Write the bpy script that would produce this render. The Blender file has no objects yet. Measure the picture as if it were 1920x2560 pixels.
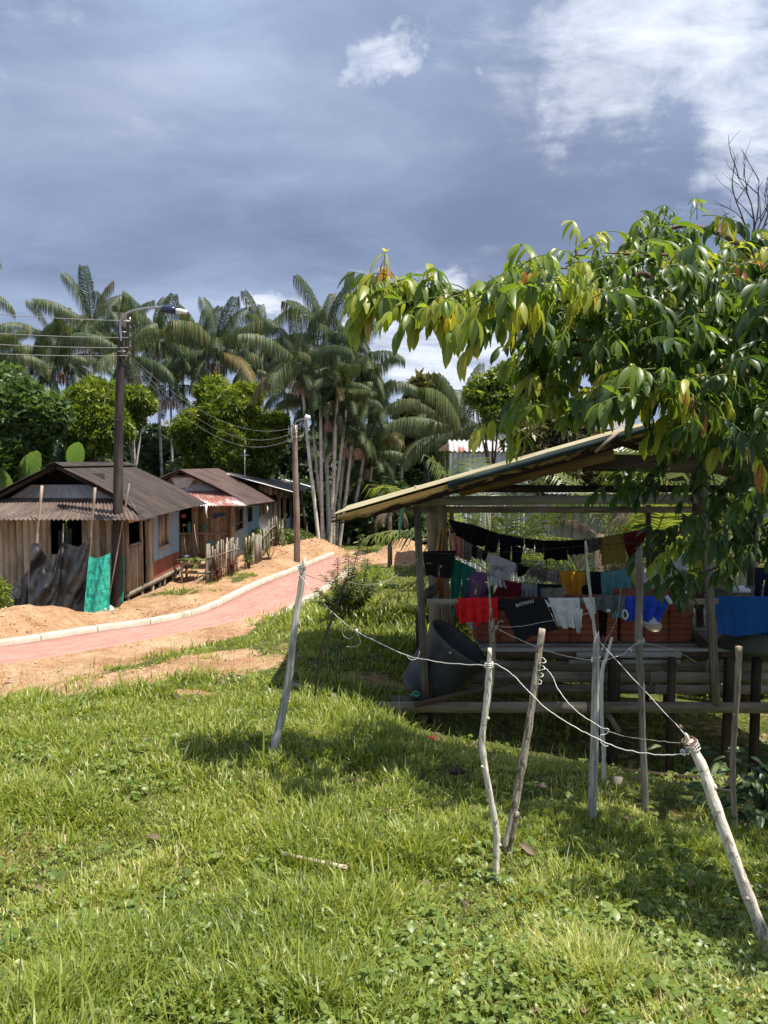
import bpy, math, random
import numpy as np
from mathutils import Vector, Matrix

R = math.radians
random.seed(7)
rng = np.random.default_rng(11)
scene = bpy.context.scene
COL = scene.collection

# ------------------------------------------------------------------ camera
F_PX = 1923.0                      # focal length in pixels of the 1920x2560 photograph
PITCH = math.atan(120 / F_PX)      # the camera looks down a little
cam_d = bpy.data.cameras.new('camera')
cam = bpy.data.objects.new('camera', cam_d)
COL.objects.link(cam)
cam_d.sensor_fit = 'VERTICAL'
cam_d.sensor_height = 36.0
cam_d.lens = 36.0 * F_PX / 2560.0
cam_d.clip_start = 0.05
cam_d.clip_end = 2000
cam.location = (0, 0, 0)
cam.rotation_euler = (math.pi / 2 - PITCH, 0, 0)
scene.camera = cam

# ------------------------------------------------------------------ light
SUN_DIR = Vector((0.40, -0.11, 1.0)).normalized()     # towards the sun
sun_d = bpy.data.lights.new('sun', 'SUN')
sun_d.energy = 5.0
sun_d.angle = R(0.53)
sun_d.color = (1.0, 0.94, 0.84)
sun = bpy.data.objects.new('sun', sun_d)
COL.objects.link(sun)
sun.rotation_euler = SUN_DIR.to_track_quat('Z', 'Y').to_euler()
sun.location = (20, 10, 50)

scene.view_settings.view_transform = 'Standard'
scene.view_settings.look = 'None'
scene.view_settings.exposure = 0.68
scene.view_settings.gamma = 1.0
scene.cycles.max_bounces = 6
scene.cycles.transparent_max_bounces = 8
scene.cycles.diffuse_bounces = 3
scene.cycles.use_denoising = True
scene.render.film_transparent = False


class NT:
    """small node-tree writer"""
    def __init__(self, nt):
        self.nt = nt
        self.x = 0

    def n(self, typ, **kw):
        nd = self.nt.nodes.new(typ)
        nd.location = (self.x, 0)
        self.x += 180
        for k, v in kw.items():
            setattr(nd, k, v)
        return nd

    def l(self, a, b):
        self.nt.links.new(a, b)

    def setin(self, sock, v):
        if hasattr(v, 'is_output') or isinstance(v, bpy.types.NodeSocket):
            self.l(v, sock)
        else:
            sock.default_value = v

    def math(self, op, a, b=None, c=None, clamp=False):
        nd = self.n('ShaderNodeMath', operation=op, use_clamp=clamp)
        self.setin(nd.inputs[0], a)
        if b is not None:
            self.setin(nd.inputs[1], b)
        if c is not None:
            self.setin(nd.inputs[2], c)
        return nd.outputs[0]

    def vmath(self, op, a, b=None):
        nd = self.n('ShaderNodeVectorMath', operation=op)
        self.setin(nd.inputs[0], a)
        if b is not None:
            self.setin(nd.inputs[1], b)
        return nd.outputs['Value'] if op in ('DOT_PRODUCT', 'LENGTH') else nd.outputs[0]

    def mix(self, fac, a, b, blend='MIX'):
        nd = self.n('ShaderNodeMix', data_type='RGBA', blend_type=blend)
        nd.clamp_factor = True
        self.setin(nd.inputs['Factor'], fac)
        ca = [s for s in nd.inputs if s.name == 'A' and s.type == 'RGBA'][0]
        cb = [s for s in nd.inputs if s.name == 'B' and s.type == 'RGBA'][0]
        self.setin(ca, a if not isinstance(a, tuple) else (*a, 1)[:4])
        self.setin(cb, b if not isinstance(b, tuple) else (*b, 1)[:4])
        return [s for s in nd.outputs if s.type == 'RGBA'][0]

    def noise(self, vec, scale, detail=4, rough=0.55, dist=0.0):
        nd = self.n('ShaderNodeTexNoise')
        if vec is not None:
            self.l(vec, nd.inputs['Vector'])
        nd.inputs['Scale'].default_value = scale
        nd.inputs['Detail'].default_value = detail
        nd.inputs['Roughness'].default_value = rough
        nd.inputs['Distortion'].default_value = dist
        return nd.outputs['Fac']

    def ramp(self, fac, stops, interp='LINEAR'):
        nd = self.n('ShaderNodeValToRGB')
        cr = nd.color_ramp
        cr.interpolation = interp
        while len(cr.elements) < len(stops):
            cr.elements.new(0.5)
        for e, (p, c) in zip(cr.elements, stops):
            e.position = p
            e.color = (*c, 1) if len(c) == 3 else c
        self.l(fac, nd.inputs['Fac'])
        return nd.outputs['Color']

    def mrange(self, v, a, b, c=0.0, d=1.0, smooth=True):
        nd = self.n('ShaderNodeMapRange')
        nd.interpolation_type = 'SMOOTHSTEP' if smooth else 'LINEAR'
        self.setin(nd.inputs['Value'], v)
        for i, x in zip((1, 2, 3, 4), (a, b, c, d)):
            nd.inputs[i].default_value = x
        return nd.outputs[0]

    def attr(self, name):
        return self.n('ShaderNodeAttribute', attribute_name=name)

    def mapping(self, vec, scale=(1, 1, 1), loc=(0, 0, 0)):
        nd = self.n('ShaderNodeMapping')
        self.l(vec, nd.inputs['Vector'])
        nd.inputs['Scale'].default_value = scale
        nd.inputs['Location'].default_value = loc
        return nd.outputs[0]

    def bump(self, h, strength=0.4, dist=0.02):
        nd = self.n('ShaderNodeBump')
        nd.inputs['Strength'].default_value = strength
        nd.inputs['Distance'].default_value = dist
        self.l(h, nd.inputs['Height'])
        return nd.outputs[0]


def at(px, py, Y):
    """the point at depth Y on the sight line through a photograph pixel"""
    dx = (px - 960) / F_PX
    v = -(py - 1280) / F_PX
    dy = math.cos(PITCH) + v * math.sin(PITCH)
    dz = -math.sin(PITCH) + v * math.cos(PITCH)
    t = Y / dy
    return Vector((dx * t, Y, dz * t))


def at_z(px, py, z):
    p = at(px, py, 1.0)
    return p * (z / p.z)


# ------------------------------------------------------------------ sky
def dir_of(px, py):
    return tuple(at(px, py, 1.0).normalized())


def make_world():
    w = bpy.data.worlds.new('World')
    scene.world = w
    w.use_nodes = True
    nt = w.node_tree
    nt.nodes.clear()
    T = NT(nt)
    tc = T.n('ShaderNodeTexCoord')
    d = tc.outputs['Generated']
    sep = T.n('ShaderNodeSeparateXYZ')
    T.l(d, sep.inputs[0])
    z = T.math('MAXIMUM', sep.outputs[2], 0.0)
    zz = T.math('ADD', z, 0.22)
    cx = T.math('DIVIDE', sep.outputs[0], zz)
    cy = T.math('DIVIDE', sep.outputs[1], zz)
    comb = T.n('ShaderNodeCombineXYZ')
    T.l(cx, comb.inputs[0])
    T.l(cy, comb.inputs[1])
    pl = comb.outputs[0]
    rot = T.n('ShaderNodeMapping')
    T.l(pl, rot.inputs['Vector'])
    rot.inputs['Rotation'].default_value = (0, 0, R(-24))
    rot.inputs['Scale'].default_value = (0.85, 1.25, 1)
    rot.inputs['Location'].default_value = (3.1, 0.6, 0)
    pv = rot.outputs[0]
    n_big = T.noise(pv, 0.95, 7, 0.52, 0.6)
    n_mid = T.noise(pv, 2.3, 9, 0.58, 0.5)
    n_fine = T.noise(T.mapping(pv, (1, 1, 1), (5, 2, 1)), 5.0, 10, 0.62, 0.4)
    shade = T.math('ADD', T.math('MULTIPLY', n_big, 0.52), T.math('ADD', T.math('MULTIPLY', n_mid, 0.34), T.math('MULTIPLY', n_fine, 0.14)))
    storm = T.ramp(shade, [(0.38, (0.145, 0.198, 0.310)), (0.46, (0.225, 0.290, 0.435)),
                           (0.54, (0.325, 0.402, 0.565)), (0.63, (0.50, 0.575, 0.72))])

    def lobe(px, py, r, soft=0.5):
        dd = T.vmath('DOT_PRODUCT', d, dir_of(px, py))
        return T.mrange(dd, math.cos(r), math.cos(r * (1 - soft)))

    # the slow darker band across the middle and the lighter floor of the cloud above it
    band = lobe(1050, 470, R(20), 0.9)
    band2 = lobe(160, 440, R(14), 0.95)
    band3 = lobe(1500, 520, R(15), 0.95)
    storm = T.mix(T.math('MULTIPLY', band, 0.55), storm, (0.150, 0.188, 0.295))
    storm = T.mix(T.math('MULTIPLY', band2, 0.60), storm, (0.170, 0.210, 0.320))
    storm = T.mix(T.math('MULTIPLY', band3, 0.52), storm, (0.150, 0.188, 0.290))
    # paler veil low over the trees
    low = T.mrange(sep.outputs[2], 0.26, 0.06)
    storm = T.mix(T.math('MULTIPLY', low, 0.45), storm, (0.33, 0.385, 0.52))
    # bright torn cloud where the light comes through; its edges are torn by warping the direction
    wn = T.n('ShaderNodeTexNoise')
    T.l(d, wn.inputs['Vector'])
    wn.inputs['Scale'].default_value = 7.0
    wn.inputs['Detail'].default_value = 9
    wn.inputs['Roughness'].default_value = 0.62
    off = T.vmath('SUBTRACT', wn.outputs['Color'], (0.5, 0.5, 0.5))
    osc = T.n('ShaderNodeVectorMath', operation='SCALE')
    T.l(off, osc.inputs[0])
    osc.inputs['Scale'].default_value = 0.34
    d = T.vmath('NORMALIZE', T.vmath('ADD', d, osc.outputs[0]))
    spots = None
    for (px, py, r, amt) in ((1620, 40, R(10), 1.0), (1900, 240, R(8), 1.0), (1010, 140, R(3.4), 0.95),
                             (925, 158, R(2.4), 0.8), (1250, 30, R(8), 0.45), (1770, 180, R(3), 0.8),
                             (1060, 905, R(7.5), 1.0), (940, 890, R(4), 0.9), (1200, 930, R(6), 0.9), (700, 775, R(2.6), 0.8),
                             (1230, 560, R(5), 0.28), (70, 15, R(4.5), 0.5), (1000, 45, R(2.5), 0.5)):
        s = T.math('MULTIPLY', lobe(px, py, r, 0.98), amt)
        spots = s if spots is None else T.math('MAXIMUM', spots, s)
    torn = T.math('ADD', T.math('MULTIPLY', T.math('SUBTRACT', n_fine, 0.5), 1.9), T.math('MULTIPLY', T.math('SUBTRACT', n_mid, 0.5), 1.0))
    bright = T.math('MULTIPLY', T.mrange(T.math('ADD', torn, T.math('MULTIPLY', spots, 0.85)), 0.22, 1.45), 0.88)
    # behind the camera and overhead the cloud is broken and brighter
    sky = T.n('ShaderNodeTexSky', sky_type='NISHITA')
    sky.sun_disc = False
    sky.sun_elevation = math.asin(SUN_DIR.z)
    sky.sun_rotation = math.atan2(SUN_DIR.x, SUN_DIR.y)
    col = T.mix(bright, storm, (0.80, 0.84, 0.90))
    bg1 = T.n('ShaderNodeBackground')
    T.l(sky.outputs[0], bg1.inputs['Color'])
    bg1.inputs['Strength'].default_value = 0.07
    bg2 = T.n('ShaderNodeBackground')
    T.l(col, bg2.inputs['Color'])
    bg2.inputs['Strength'].default_value = 0.90
    cover = T.math('ADD', T.math('MULTIPLY', T.mrange(n_mid, 0.30, 0.42), 0.04), 0.95, clamp=True)
    ms = T.n('ShaderNodeMixShader')
    T.l(cover, ms.inputs[0])
    T.l(bg1.outputs[0], ms.inputs[1])
    T.l(bg2.outputs[0], ms.inputs[2])
    out = T.n('ShaderNodeOutputWorld')
    T.l(ms.outputs[0], out.inputs['Surface'])


make_world()

# ------------------------------------------------------------------ mesh helpers
def origin_of(v):
    return Vector((float((v[:, 0].min() + v[:, 0].max()) / 2), float((v[:, 1].min() + v[:, 1].max()) / 2), float(v[:, 2].min())))


def np_mesh(name, V, Fq, mat, rnd=None, gr=None, smooth=False, uvw=None):
    """mesh from arrays; Fq (n,4) or (n,3) or list of such"""
    me = bpy.data.meshes.new(name)
    Fs = Fq if isinstance(Fq, list) else [Fq]
    Fs = [np.asarray(f, dtype=np.int32) for f in Fs if len(f)]
    V = np.asarray(V, dtype=np.float32)
    me.vertices.add(len(V))
    me.vertices.foreach_set('co', V.ravel())
    nl = sum(f.size for f in Fs)
    npoly = sum(len(f) for f in Fs)
    me.loops.add(nl)
    me.loops.foreach_set('vertex_index', np.concatenate([f.ravel() for f in Fs]))
    me.polygons.add(npoly)
    st, off = [], 0
    for f in Fs:
        k = f.shape[1]
        st.append(off + np.arange(len(f)) * k)
        off += f.size
    me.polygons.foreach_set('loop_start', np.concatenate(st).astype(np.int32))
    if smooth:
        me.polygons.foreach_set('use_smooth', np.ones(npoly, dtype=bool))
    me.update(calc_edges=True)
    if rnd is not None:
        a = me.attributes.new('rnd', 'FLOAT', 'POINT')
        a.data.foreach_set('value', np.asarray(rnd, dtype=np.float32))
    if gr is not None:
        a = me.attributes.new('gr', 'FLOAT_VECTOR', 'POINT')
        a.data.foreach_set('vector', np.asarray(gr, dtype=np.float32).ravel())
    if mat is not None:
        me.materials.append(mat)
    return me


def link(name, me, parent=None, loc=None):
    o = bpy.data.objects.new(name, me)
    COL.objects.link(o)
    if parent is not None:
        o.parent = parent
    if loc is not None:
        o.location = loc
    return o


def wpos(o):
    p = Vector((0, 0, 0))
    while o is not None:
        p = p + Vector(o.location)
        o = o.parent
    return p


def obj(name, V, F, mat, parent=None, rnd=None, gr=None, smooth=False, org=None):
    """a mesh object from world-space vertices; its origin is its own base, or its parent's"""
    V = np.asarray(V, dtype=np.float64)
    if parent is not None:
        base = wpos(parent)
        me = np_mesh(name, V - np.array(base), F, mat, rnd, gr, smooth)
        return link(name, me, parent, (0, 0, 0))
    base = Vector(org) if org is not None else origin_of(V)
    me = np_mesh(name, V - np.array(base), F, mat, rnd, gr, smooth)
    return link(name, me, None, base)


def tag(o, label, cat, group=None, kind=None):
    if label:
        o['label'] = label
    if cat:
        o['category'] = cat
    if group:
        o['group'] = group
    if kind:
        o['kind'] = kind
    return o


def thing(name, loc, label, cat, group=None):
    o = bpy.data.objects.new(name, None)
    o.empty_display_size = 0.2
    COL.objects.link(o)
    o.location = loc
    return tag(o, label, cat, group)


class MB:
    """collects boxes, planks, tubes and sheets into ONE mesh, with a grain coordinate per vertex"""
    def __init__(self):
        self.v, self.q, self.t, self.g = [], [], [], []
        self.n = 0

    def add(self, V, Q=None, T=None, G=None):
        V = np.asarray(V, dtype=np.float64)
        if Q is not None and len(Q):
            self.q.append(np.asarray(Q) + self.n)
        if T is not None and len(T):
            self.t.append(np.asarray(T) + self.n)
        self.v.append(V)
        self.g.append(np.zeros((len(V), 3)) if G is None else np.asarray(G, dtype=np.float64))
        self.n += len(V)

    def plank(self, a, b, w, t, side=(0, 0, 1), jit=0.0):
        """board from a to b; w along side, t across; ends open slightly uneven"""
        a, b = Vector(a), Vector(b)
        ax = (b - a)
        L = ax.length
        ax = ax / L
        s = Vector(side)
        s = (s - ax * s.dot(ax)).normalized()
        n = ax.cross(s).normalized()
        r = random.random() * 100
        V, G = [], []
        nseg = max(2, int(L / 0.35) + 1)
        j = [(random.uniform(-jit, jit), random.uniform(-jit, jit)) for _ in range(nseg)]
        for i in range(nseg):
            f = i / (nseg - 1)
            c = a + ax * (L * f)
            ww = w / 2 + j[i][0]
            w2 = w / 2 + j[i][1]
            for (sx, sy) in ((-1, -1), (1, -1), (1, 1), (-1, 1)):
                V.append(c + s * ((ww if sx > 0 else -w2)) + n * (sy * t / 2))
                G.append((L * f, sx * w / 2 + sy * t, r))
        Q = []
        for i in range(nseg - 1):
            for k in range(4):
                k2 = (k + 1) % 4
                Q.append((i * 4 + k, i * 4 + k2, (i + 1) * 4 + k2, (i + 1) * 4 + k))
        Q.append((3, 2, 1, 0))
        e = (nseg - 1) * 4
        Q.append((e, e + 1, e + 2, e + 3))
        self.add([tuple(p) for p in V], Q, None, G)

    def box(self, lo, hi):
        lo, hi = Vector(lo), Vector(hi)
        c = (lo + hi) / 2
        d = hi - lo
        k = max(range(3), key=lambda i: d[i])
        e = [Vector((1, 0, 0)), Vector((0, 1, 0)), Vector((0, 0, 1))]
        o2 = [i for i in range(3) if i != k]
        self.plank(c - e[k] * d[k] / 2, c + e[k] * d[k] / 2, d[o2[1]], d[o2[0]], e[o2[1]])

    def tube(self, pts, rad, seg=8, rough=0.0, caps=True, flat=1.0):
        pts = [Vector(p) for p in pts]
        if not hasattr(rad, '__len__'):
            rad = [rad] * len(pts)
        V, G, Q, T = [], [], [], []
        r0 = random.random() * 100
        up = Vector((0.13, 1, 0.07))
        Ls = 0.0
        for i, p in enumerate(pts):
            if i == 0:
                ax = pts[1] - pts[0]
            elif i == len(pts) - 1:
                ax = pts[-1] - pts[-2]
            else:
                ax = pts[i + 1] - pts[i - 1]
            ax = ax.normalized()
            if i:
                Ls += (p - pts[i - 1]).length
            if abs(ax.dot(up)) > 0.97:
                up = Vector((1, 0.1, 0.1))
            x = (up - ax * up.dot(ax)).normalized()
            y = ax.cross(x)
            for k in range(seg):
                a = 2 * math.pi * k / seg
                rr = rad[i] * (1 + (random.uniform(-rough, rough) if rough else 0))
                V.append(p + x * (math.cos(a) * rr * flat) + y * (math.sin(a) * rr))
                G.append((Ls, a * rad[i], r0))
        for i in range(len(pts) - 1):
            for k in range(seg):
                k2 = (k + 1) % seg
                Q.append((i * seg + k, i * seg + k2, (i + 1) * seg + k2, (i + 1) * seg + k))
        if caps:
            n = len(V)
            V.append(pts[0]); G.append((0, 0, r0))
            V.append(pts[-1]); G.append((Ls, 0, r0))
            e = (len(pts) - 1) * seg
            for k in range(seg):
                k2 = (k + 1) % seg
                T.append((n, k2, k))
                T.append((n + 1, e + k, e + k2))
        self.add([tuple(p) for p in V], Q, T, G)

    def sheet(self, p00, p10, p11, p01, waves, amp, per=6, rows=5, sag=0.0, jit=0.0, nrm=None):
        """corrugated sheet: waves repeat along p00->p10, run p00->p01"""
        p00, p10, p11, p01 = map(Vector, (p00, p10, p11, p01))
        nu = int(waves * per) + 1 if waves else 8
        n = (p10 - p00).cross(p01 - p00) if nrm is None else Vector(nrm)
        n.normalize()
        V, G, Q = [], [], []
        W = (p10 - p00).length
        H = (p01 - p00).length
        for j in range(rows):
            fv = j / (rows - 1)
            for i in range(nu):
                fu = i / (nu - 1)
                p = (p00 * (1 - fu) + p10 * fu) * (1 - fv) + (p01 * (1 - fu) + p11 * fu) * fv
                d = amp * math.sin(2 * math.pi * waves * fu) if waves else 0
                d += -sag * 4 * fv * (1 - fv)
                if jit:
                    d += jit * math.sin(fu * 9.1 + fv * 3) * (0.4 + fv)
                V.append(tuple(p + n * d))
                G.append((fv * H, fu * W, 0.5))
        for j in range(rows - 1):
            for i in range(nu - 1):
                a = j * nu + i
                Q.append((a, a + 1, a + nu + 1, a + nu))
        self.add(V, Q, None, G)

    def build(self, name, mat, parent=None, smooth=False, org=None):
        V = np.concatenate(self.v)
        F = []
        if self.q:
            F.append(np.concatenate([np.asarray(q) for q in self.q]))
        if self.t:
            F.append(np.concatenate([np.asarray(t) for t in self.t]))
        return obj(name, V, F, mat, parent, gr=np.concatenate(self.g), smooth=smooth, org=org)


def smooth_line(pts, n=6):
    """Catmull-Rom through points"""
    P = [Vector(p) for p in pts]
    P = [P[0] * 2 - P[1]] + P + [P[-1] * 2 - P[-2]]
    out = []
    for i in range(1, len(P) - 2):
        for k in range(n):
            t = k / n
            a, b, c, d = P[i - 1], P[i], P[i + 1], P[i + 2]
            out.append(0.5 * ((2 * b) + (c - a) * t + (2 * a - 5 * b + 4 * c - d) * t * t + (3 * b - a - 3 * c + d) * t ** 3))
    out.append(P[-2])
    return out


def scatter(T, Mx, pos, rnd_i):
    """copies of a template (verts (k,3), quads (m,4)) by matrices (n,3,3) and positions (n,3)"""
    tv, tq = T
    n, k = len(pos), len(tv)
    V = np.einsum('nij,kj->nki', Mx, tv) + pos[:, None, :]
    Fq = tq[None, :, :] + (np.arange(n) * k)[:, None, None]
    return V.reshape(-1, 3), Fq.reshape(-1, tq.shape[1]), np.repeat(rnd_i, k)


def frames(dirs, ups, scale):
    """matrices whose y axis is dirs and z axis near ups"""
    y = dirs / np.linalg.norm(dirs, axis=1, keepdims=True)
    x = np.cross(y, ups)
    x /= np.linalg.norm(x, axis=1, keepdims=True) + 1e-9
    z = np.cross(x, y)
    M = np.stack([x, y, z], axis=2)
    s = np.asarray(scale)
    if s.ndim == 1:
        s = np.repeat(s[:, None], 3, axis=1)
    return M * s[:, None, :]


# ------------------------------------------------------------------ value noise
_tab = np.random.default_rng(5).random((256, 256))


def vnoise(x, y, s=0):
    x = np.asarray(x, dtype=np.float64) + s * 17.3
    y = np.asarray(y, dtype=np.float64) + s * 9.7
    xi, yi = np.floor(x).astype(int), np.floor(y).astype(int)
    fx, fy = x - xi, y - yi
    fx = fx * fx * (3 - 2 * fx)
    fy = fy * fy * (3 - 2 * fy)
    a = _tab[xi % 256, yi % 256]
    b = _tab[(xi + 1) % 256, yi % 256]
    c = _tab[xi % 256, (yi + 1) % 256]
    d = _tab[(xi + 1) % 256, (yi + 1) % 256]
    return (a * (1 - fx) + b * fx) * (1 - fy) + (c * (1 - fx) + d * fx) * fy


def fbm(x, y, s=0, o=4):
    r, a, t = 0, 0.5, 0
    for i in range(o):
        r = r + a * vnoise(np.asarray(x) * 2 ** i, np.asarray(y) * 2 ** i, s + i)
        t += a
        a *= 0.55
    return r / t


def sstep(a, b, x):
    t = np.clip((np.asarray(x, dtype=np.float64) - a) / (b - a), 0, 1)
    return t * t * (3 - 2 * t)
# ------------------------------------------------------------------ materials
def new_mat(name):
    m = bpy.data.materials.new(name)
    m.use_nodes = True
    m.node_tree.nodes.clear()
    return m, NT(m.node_tree)


def finish(T, col, rough=0.7, spec=0.3, normal=None, metal=0.0, trans=0.0, tcol=None, coat=0.0):
    p = T.n('ShaderNodeBsdfPrincipled')
    T.setin(p.inputs['Base Color'], col if not isinstance(col, tuple) else (*col, 1)[:4])
    T.setin(p.inputs['Roughness'], rough)
    T.setin(p.inputs['Specular IOR Level'], spec)
    T.setin(p.inputs['Metallic'], metal)
    if normal is not None:
        T.l(normal, p.inputs['Normal'])
    sh = p.outputs[0]
    if trans:
        tr = T.n('ShaderNodeBsdfTranslucent')
        c = tcol if tcol is not None else col
        T.setin(tr.inputs['Color'], c if not isinstance(c, tuple) else (*c, 1)[:4])
        ms = T.n('ShaderNodeMixShader')
        ms.inputs[0].default_value = trans
        T.l(sh, ms.inputs[1])
        T.l(tr.outputs[0], ms.inputs[2])
        sh = ms.outputs[0]
    o = T.n('ShaderNodeOutputMaterial')
    T.l(sh, o.inputs['Surface'])


def wood(name, dark, mid, light, grain=95.0, rough=0.85, stain=0.5, stain_col=None, along=2.2, vary=0.6):
    m, T = new_mat(name)
    g = T.attr('gr').outputs['Vector']
    v = T.mapping(g, (along, grain, 1.7))
    n1 = T.noise(v, 1.0, 6, 0.65, 0.4)
    n2 = T.noise(T.mapping(g, (1.3, 3.0, 5.1)), 1.0, 4, 0.6)
    sp = T.n('ShaderNodeSeparateXYZ')
    T.l(g, sp.inputs[0])
    wn = T.n('ShaderNodeTexWhiteNoise', noise_dimensions='1D')
    T.l(sp.outputs[2], wn.inputs['W'])
    f = T.math('ADD', T.math('MULTIPLY_ADD', n1, 0.55, 0.10), T.math('MULTIPLY', T.math('SUBTRACT', wn.outputs['Value'], 0.5), 0.45 * vary))
    f = T.math('ADD', f, T.math('MULTIPLY', T.math('SUBTRACT', n2, 0.5), 0.55))
    c = T.ramp(f, [(0.22, dark), (0.37, mid), (0.56, light)])
    if stain:
        n3 = T.noise(T.mapping(g, (0.9, 6.0, 3.3), (4, 4, 4)), 1.4, 5, 0.7)
        c = T.mix(T.math('MULTIPLY', T.mrange(n3, 0.56, 0.74), stain), c, stain_col or tuple(x * 0.5 for x in dark))
    finish(T, c, rough, 0.25, T.bump(n1, 0.45, 0.005))
    return m


def plain(name, col, rough=0.6, metal=0.0, var=0.18, scale=9.0, spec=0.4, bump=0.0):
    m, T = new_mat(name)
    tc = T.n('ShaderNodeTexCoord').outputs['Object']
    n = T.noise(tc, scale, 5, 0.6)
    c = T.ramp(n, [(0.25, tuple(x * (1 - var) for x in col)), (0.75, tuple(min(1, x * (1 + var)) for x in col))])
    finish(T, c, rough, spec, T.bump(n, bump, 0.01) if bump else None, metal)
    return m


def metal_sheet(name, base, light, rust, rust_lo=0.5, rust_hi=0.7, rough=0.6, streak=5.0, metal=0.0, scale=1.0):
    m, T = new_mat(name)
    g = T.attr('gr').outputs['Vector']
    n1 = T.noise(T.mapping(g, (0.6 * scale, streak * scale, 1)), 1.2, 6, 0.7, 0.3)
    n2 = T.noise(T.mapping(g, (1.0 * scale, 1.4 * scale, 1), (3, 7, 0)), 1.1, 5, 0.6)
    n3 = T.noise(T.mapping(g, (3 * scale, 14 * scale, 1)), 2.0, 5, 0.7)
    c = T.mix(T.mrange(n1, 0.35, 0.68), base, light)
    c = T.mix(T.mrange(T.math('ADD', T.math('MULTIPLY', n2, 0.6), T.math('MULTIPLY', n1, 0.4)), rust_lo, rust_hi), c, rust)
    c = T.mix(T.math('MULTIPLY', T.mrange(n3, 0.58, 0.75), 0.6), c, tuple(x * 0.45 for x in base))
    finish(T, c, rough, 0.35, T.bump(n3, 0.15, 0.004), metal)
    return m


def leaf(name, stops, trans=0.4, rough=0.42, spec=0.45, tgain=1.5, tint=(1.0, 1.0, 0.45)):
    """foliage: colour by each leaf's own tone value"""
    m, T = new_mat(name)
    r = T.attr('rnd').outputs['Fac']
    c = T.ramp(r, stops)
    tcol = T.mix(1.0, c, tuple(tgain * x for x in tint), 'MULTIPLY')
    finish(T, c, rough, spec, None, 0, trans, tcol)
    return m


def cloth(name, col, var=0.12, rough=0.9, pat=None, trans=0.12, wear=0.25):
    m, T = new_mat(name)
    tc = T.n('ShaderNodeTexCoord').outputs['Object']
    n = T.noise(tc, 14.0, 5, 0.65)
    weave = T.noise(T.mapping(tc, (400, 400, 400)), 1.0, 2, 0.5)
    c = T.ramp(n, [(0.3, tuple(x * (1 - var) for x in col)), (0.72, tuple(min(1, x * (1 + var)) for x in col))])
    if pat is not None:
        pc, ps, lo = pat
        vor = T.n('ShaderNodeTexVoronoi')
        T.l(tc, vor.inputs['Vector'])
        vor.inputs['Scale'].default_value = ps
        c = T.mix(T.mrange(vor.outputs['Distance'], lo, lo * 0.7), c, pc)
    finish(T, c, rough, 0.15, T.bump(T.math('ADD', n, T.math('MULTIPLY', weave, 0.25)), 0.25, 0.008), 0, trans)
    return m


W_GREY = wood('weathered_grey_wood', (0.09, 0.075, 0.06), (0.22, 0.19, 0.15), (0.37, 0.33, 0.27))
W_SILVER = wood('silver_weathered_wood', (0.13, 0.115, 0.095), (0.54, 0.51, 0.44), (0.74, 0.71, 0.64), grain=46, stain=0.75, stain_col=(0.08, 0.06, 0.05))
W_BROWN = wood('brown_plank_wood', (0.15, 0.117, 0.083), (0.42, 0.345, 0.25), (0.58, 0.50, 0.38))
W_WARM = wood('warm_plank_wood', (0.15, 0.105, 0.078), (0.40, 0.31, 0.235), (0.54, 0.44, 0.35))
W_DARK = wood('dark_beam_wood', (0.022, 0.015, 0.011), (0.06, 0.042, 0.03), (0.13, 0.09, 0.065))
W_POLE = wood('utility_pole_wood', (0.022, 0.019, 0.017), (0.058, 0.049, 0.043), (0.13, 0.112, 0.098), grain=26, along=0.7)
W_POLE2 = wood('red_brown_pole_wood', (0.09, 0.055, 0.04), (0.24, 0.175, 0.135), (0.42, 0.33, 0.27), grain=26, along=0.7)
W_PALE = wood('pale_stake_wood', (0.18, 0.14, 0.09), (0.42, 0.34, 0.24), (0.62, 0.54, 0.42), grain=20, stain=0.6, stain_col=(0.10, 0.07, 0.05), vary=1.0)
def mottled(name, dark, mid, light, scale=1.0, thr=0.54):
    """peeling bark: pale wood, brown patches, dark knots and cracks"""
    m, T = new_mat(name)
    tc = T.n('ShaderNodeTexCoord').outputs['Object']
    g = T.attr('gr').outputs['Vector']
    n1 = T.noise(T.mapping(tc, (34 * scale, 34 * scale, 13 * scale)), 1.0, 7, 0.65, 0.6)
    n2 = T.noise(T.mapping(tc, (90, 90, 30)), 1.0, 5, 0.6)
    n3 = T.noise(T.mapping(g, (3.0, 70.0, 1)), 1.0, 6, 0.65, 0.3)
    c = T.mix(T.mrange(n3, 0.38, 0.62), mid, light)
    c = T.mix(T.math('MULTIPLY', T.mrange(n1, thr, thr + 0.07), 0.85), c, dark)
    c = T.mix(T.math('MULTIPLY', T.mrange(n2, 0.60, 0.68), 0.7), c, tuple(x * 0.5 for x in dark))
    finish(T, c, 0.85, 0.2, T.bump(T.math('ADD', n1, T.math('MULTIPLY', n3, 0.6)), 0.8, 0.012))
    return m


W_LOG = mottled('cream_peeled_wood', (0.22, 0.15, 0.10), (0.55, 0.48, 0.38), (0.78, 0.72, 0.61), 1.0, 0.55)
W_BARK = mottled('mottled_bark_wood', (0.09, 0.068, 0.045), (0.25, 0.20, 0.135), (0.50, 0.45, 0.36), 0.8, 0.50)
W_YELLOW = wood('yellow_painted_board', (0.06, 0.03, 0.014), (0.33, 0.195, 0.06), (0.44, 0.28, 0.10), grain=14, along=3.0, stain=1.0, stain_col=(0.030, 0.016, 0.010))
W_RUST = wood('rust_brown_board', (0.06, 0.03, 0.014), (0.24, 0.13, 0.05), (0.36, 0.21, 0.09), stain=0.7)
W_GREENB = wood('dark_green_board', (0.012, 0.022, 0.022), (0.026, 0.045, 0.045), (0.05, 0.075, 0.07), stain=0.6)
W_ROT = wood('rotten_dark_wood', (0.012, 0.008, 0.006), (0.045, 0.028, 0.018), (0.12, 0.075, 0.045))
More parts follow.
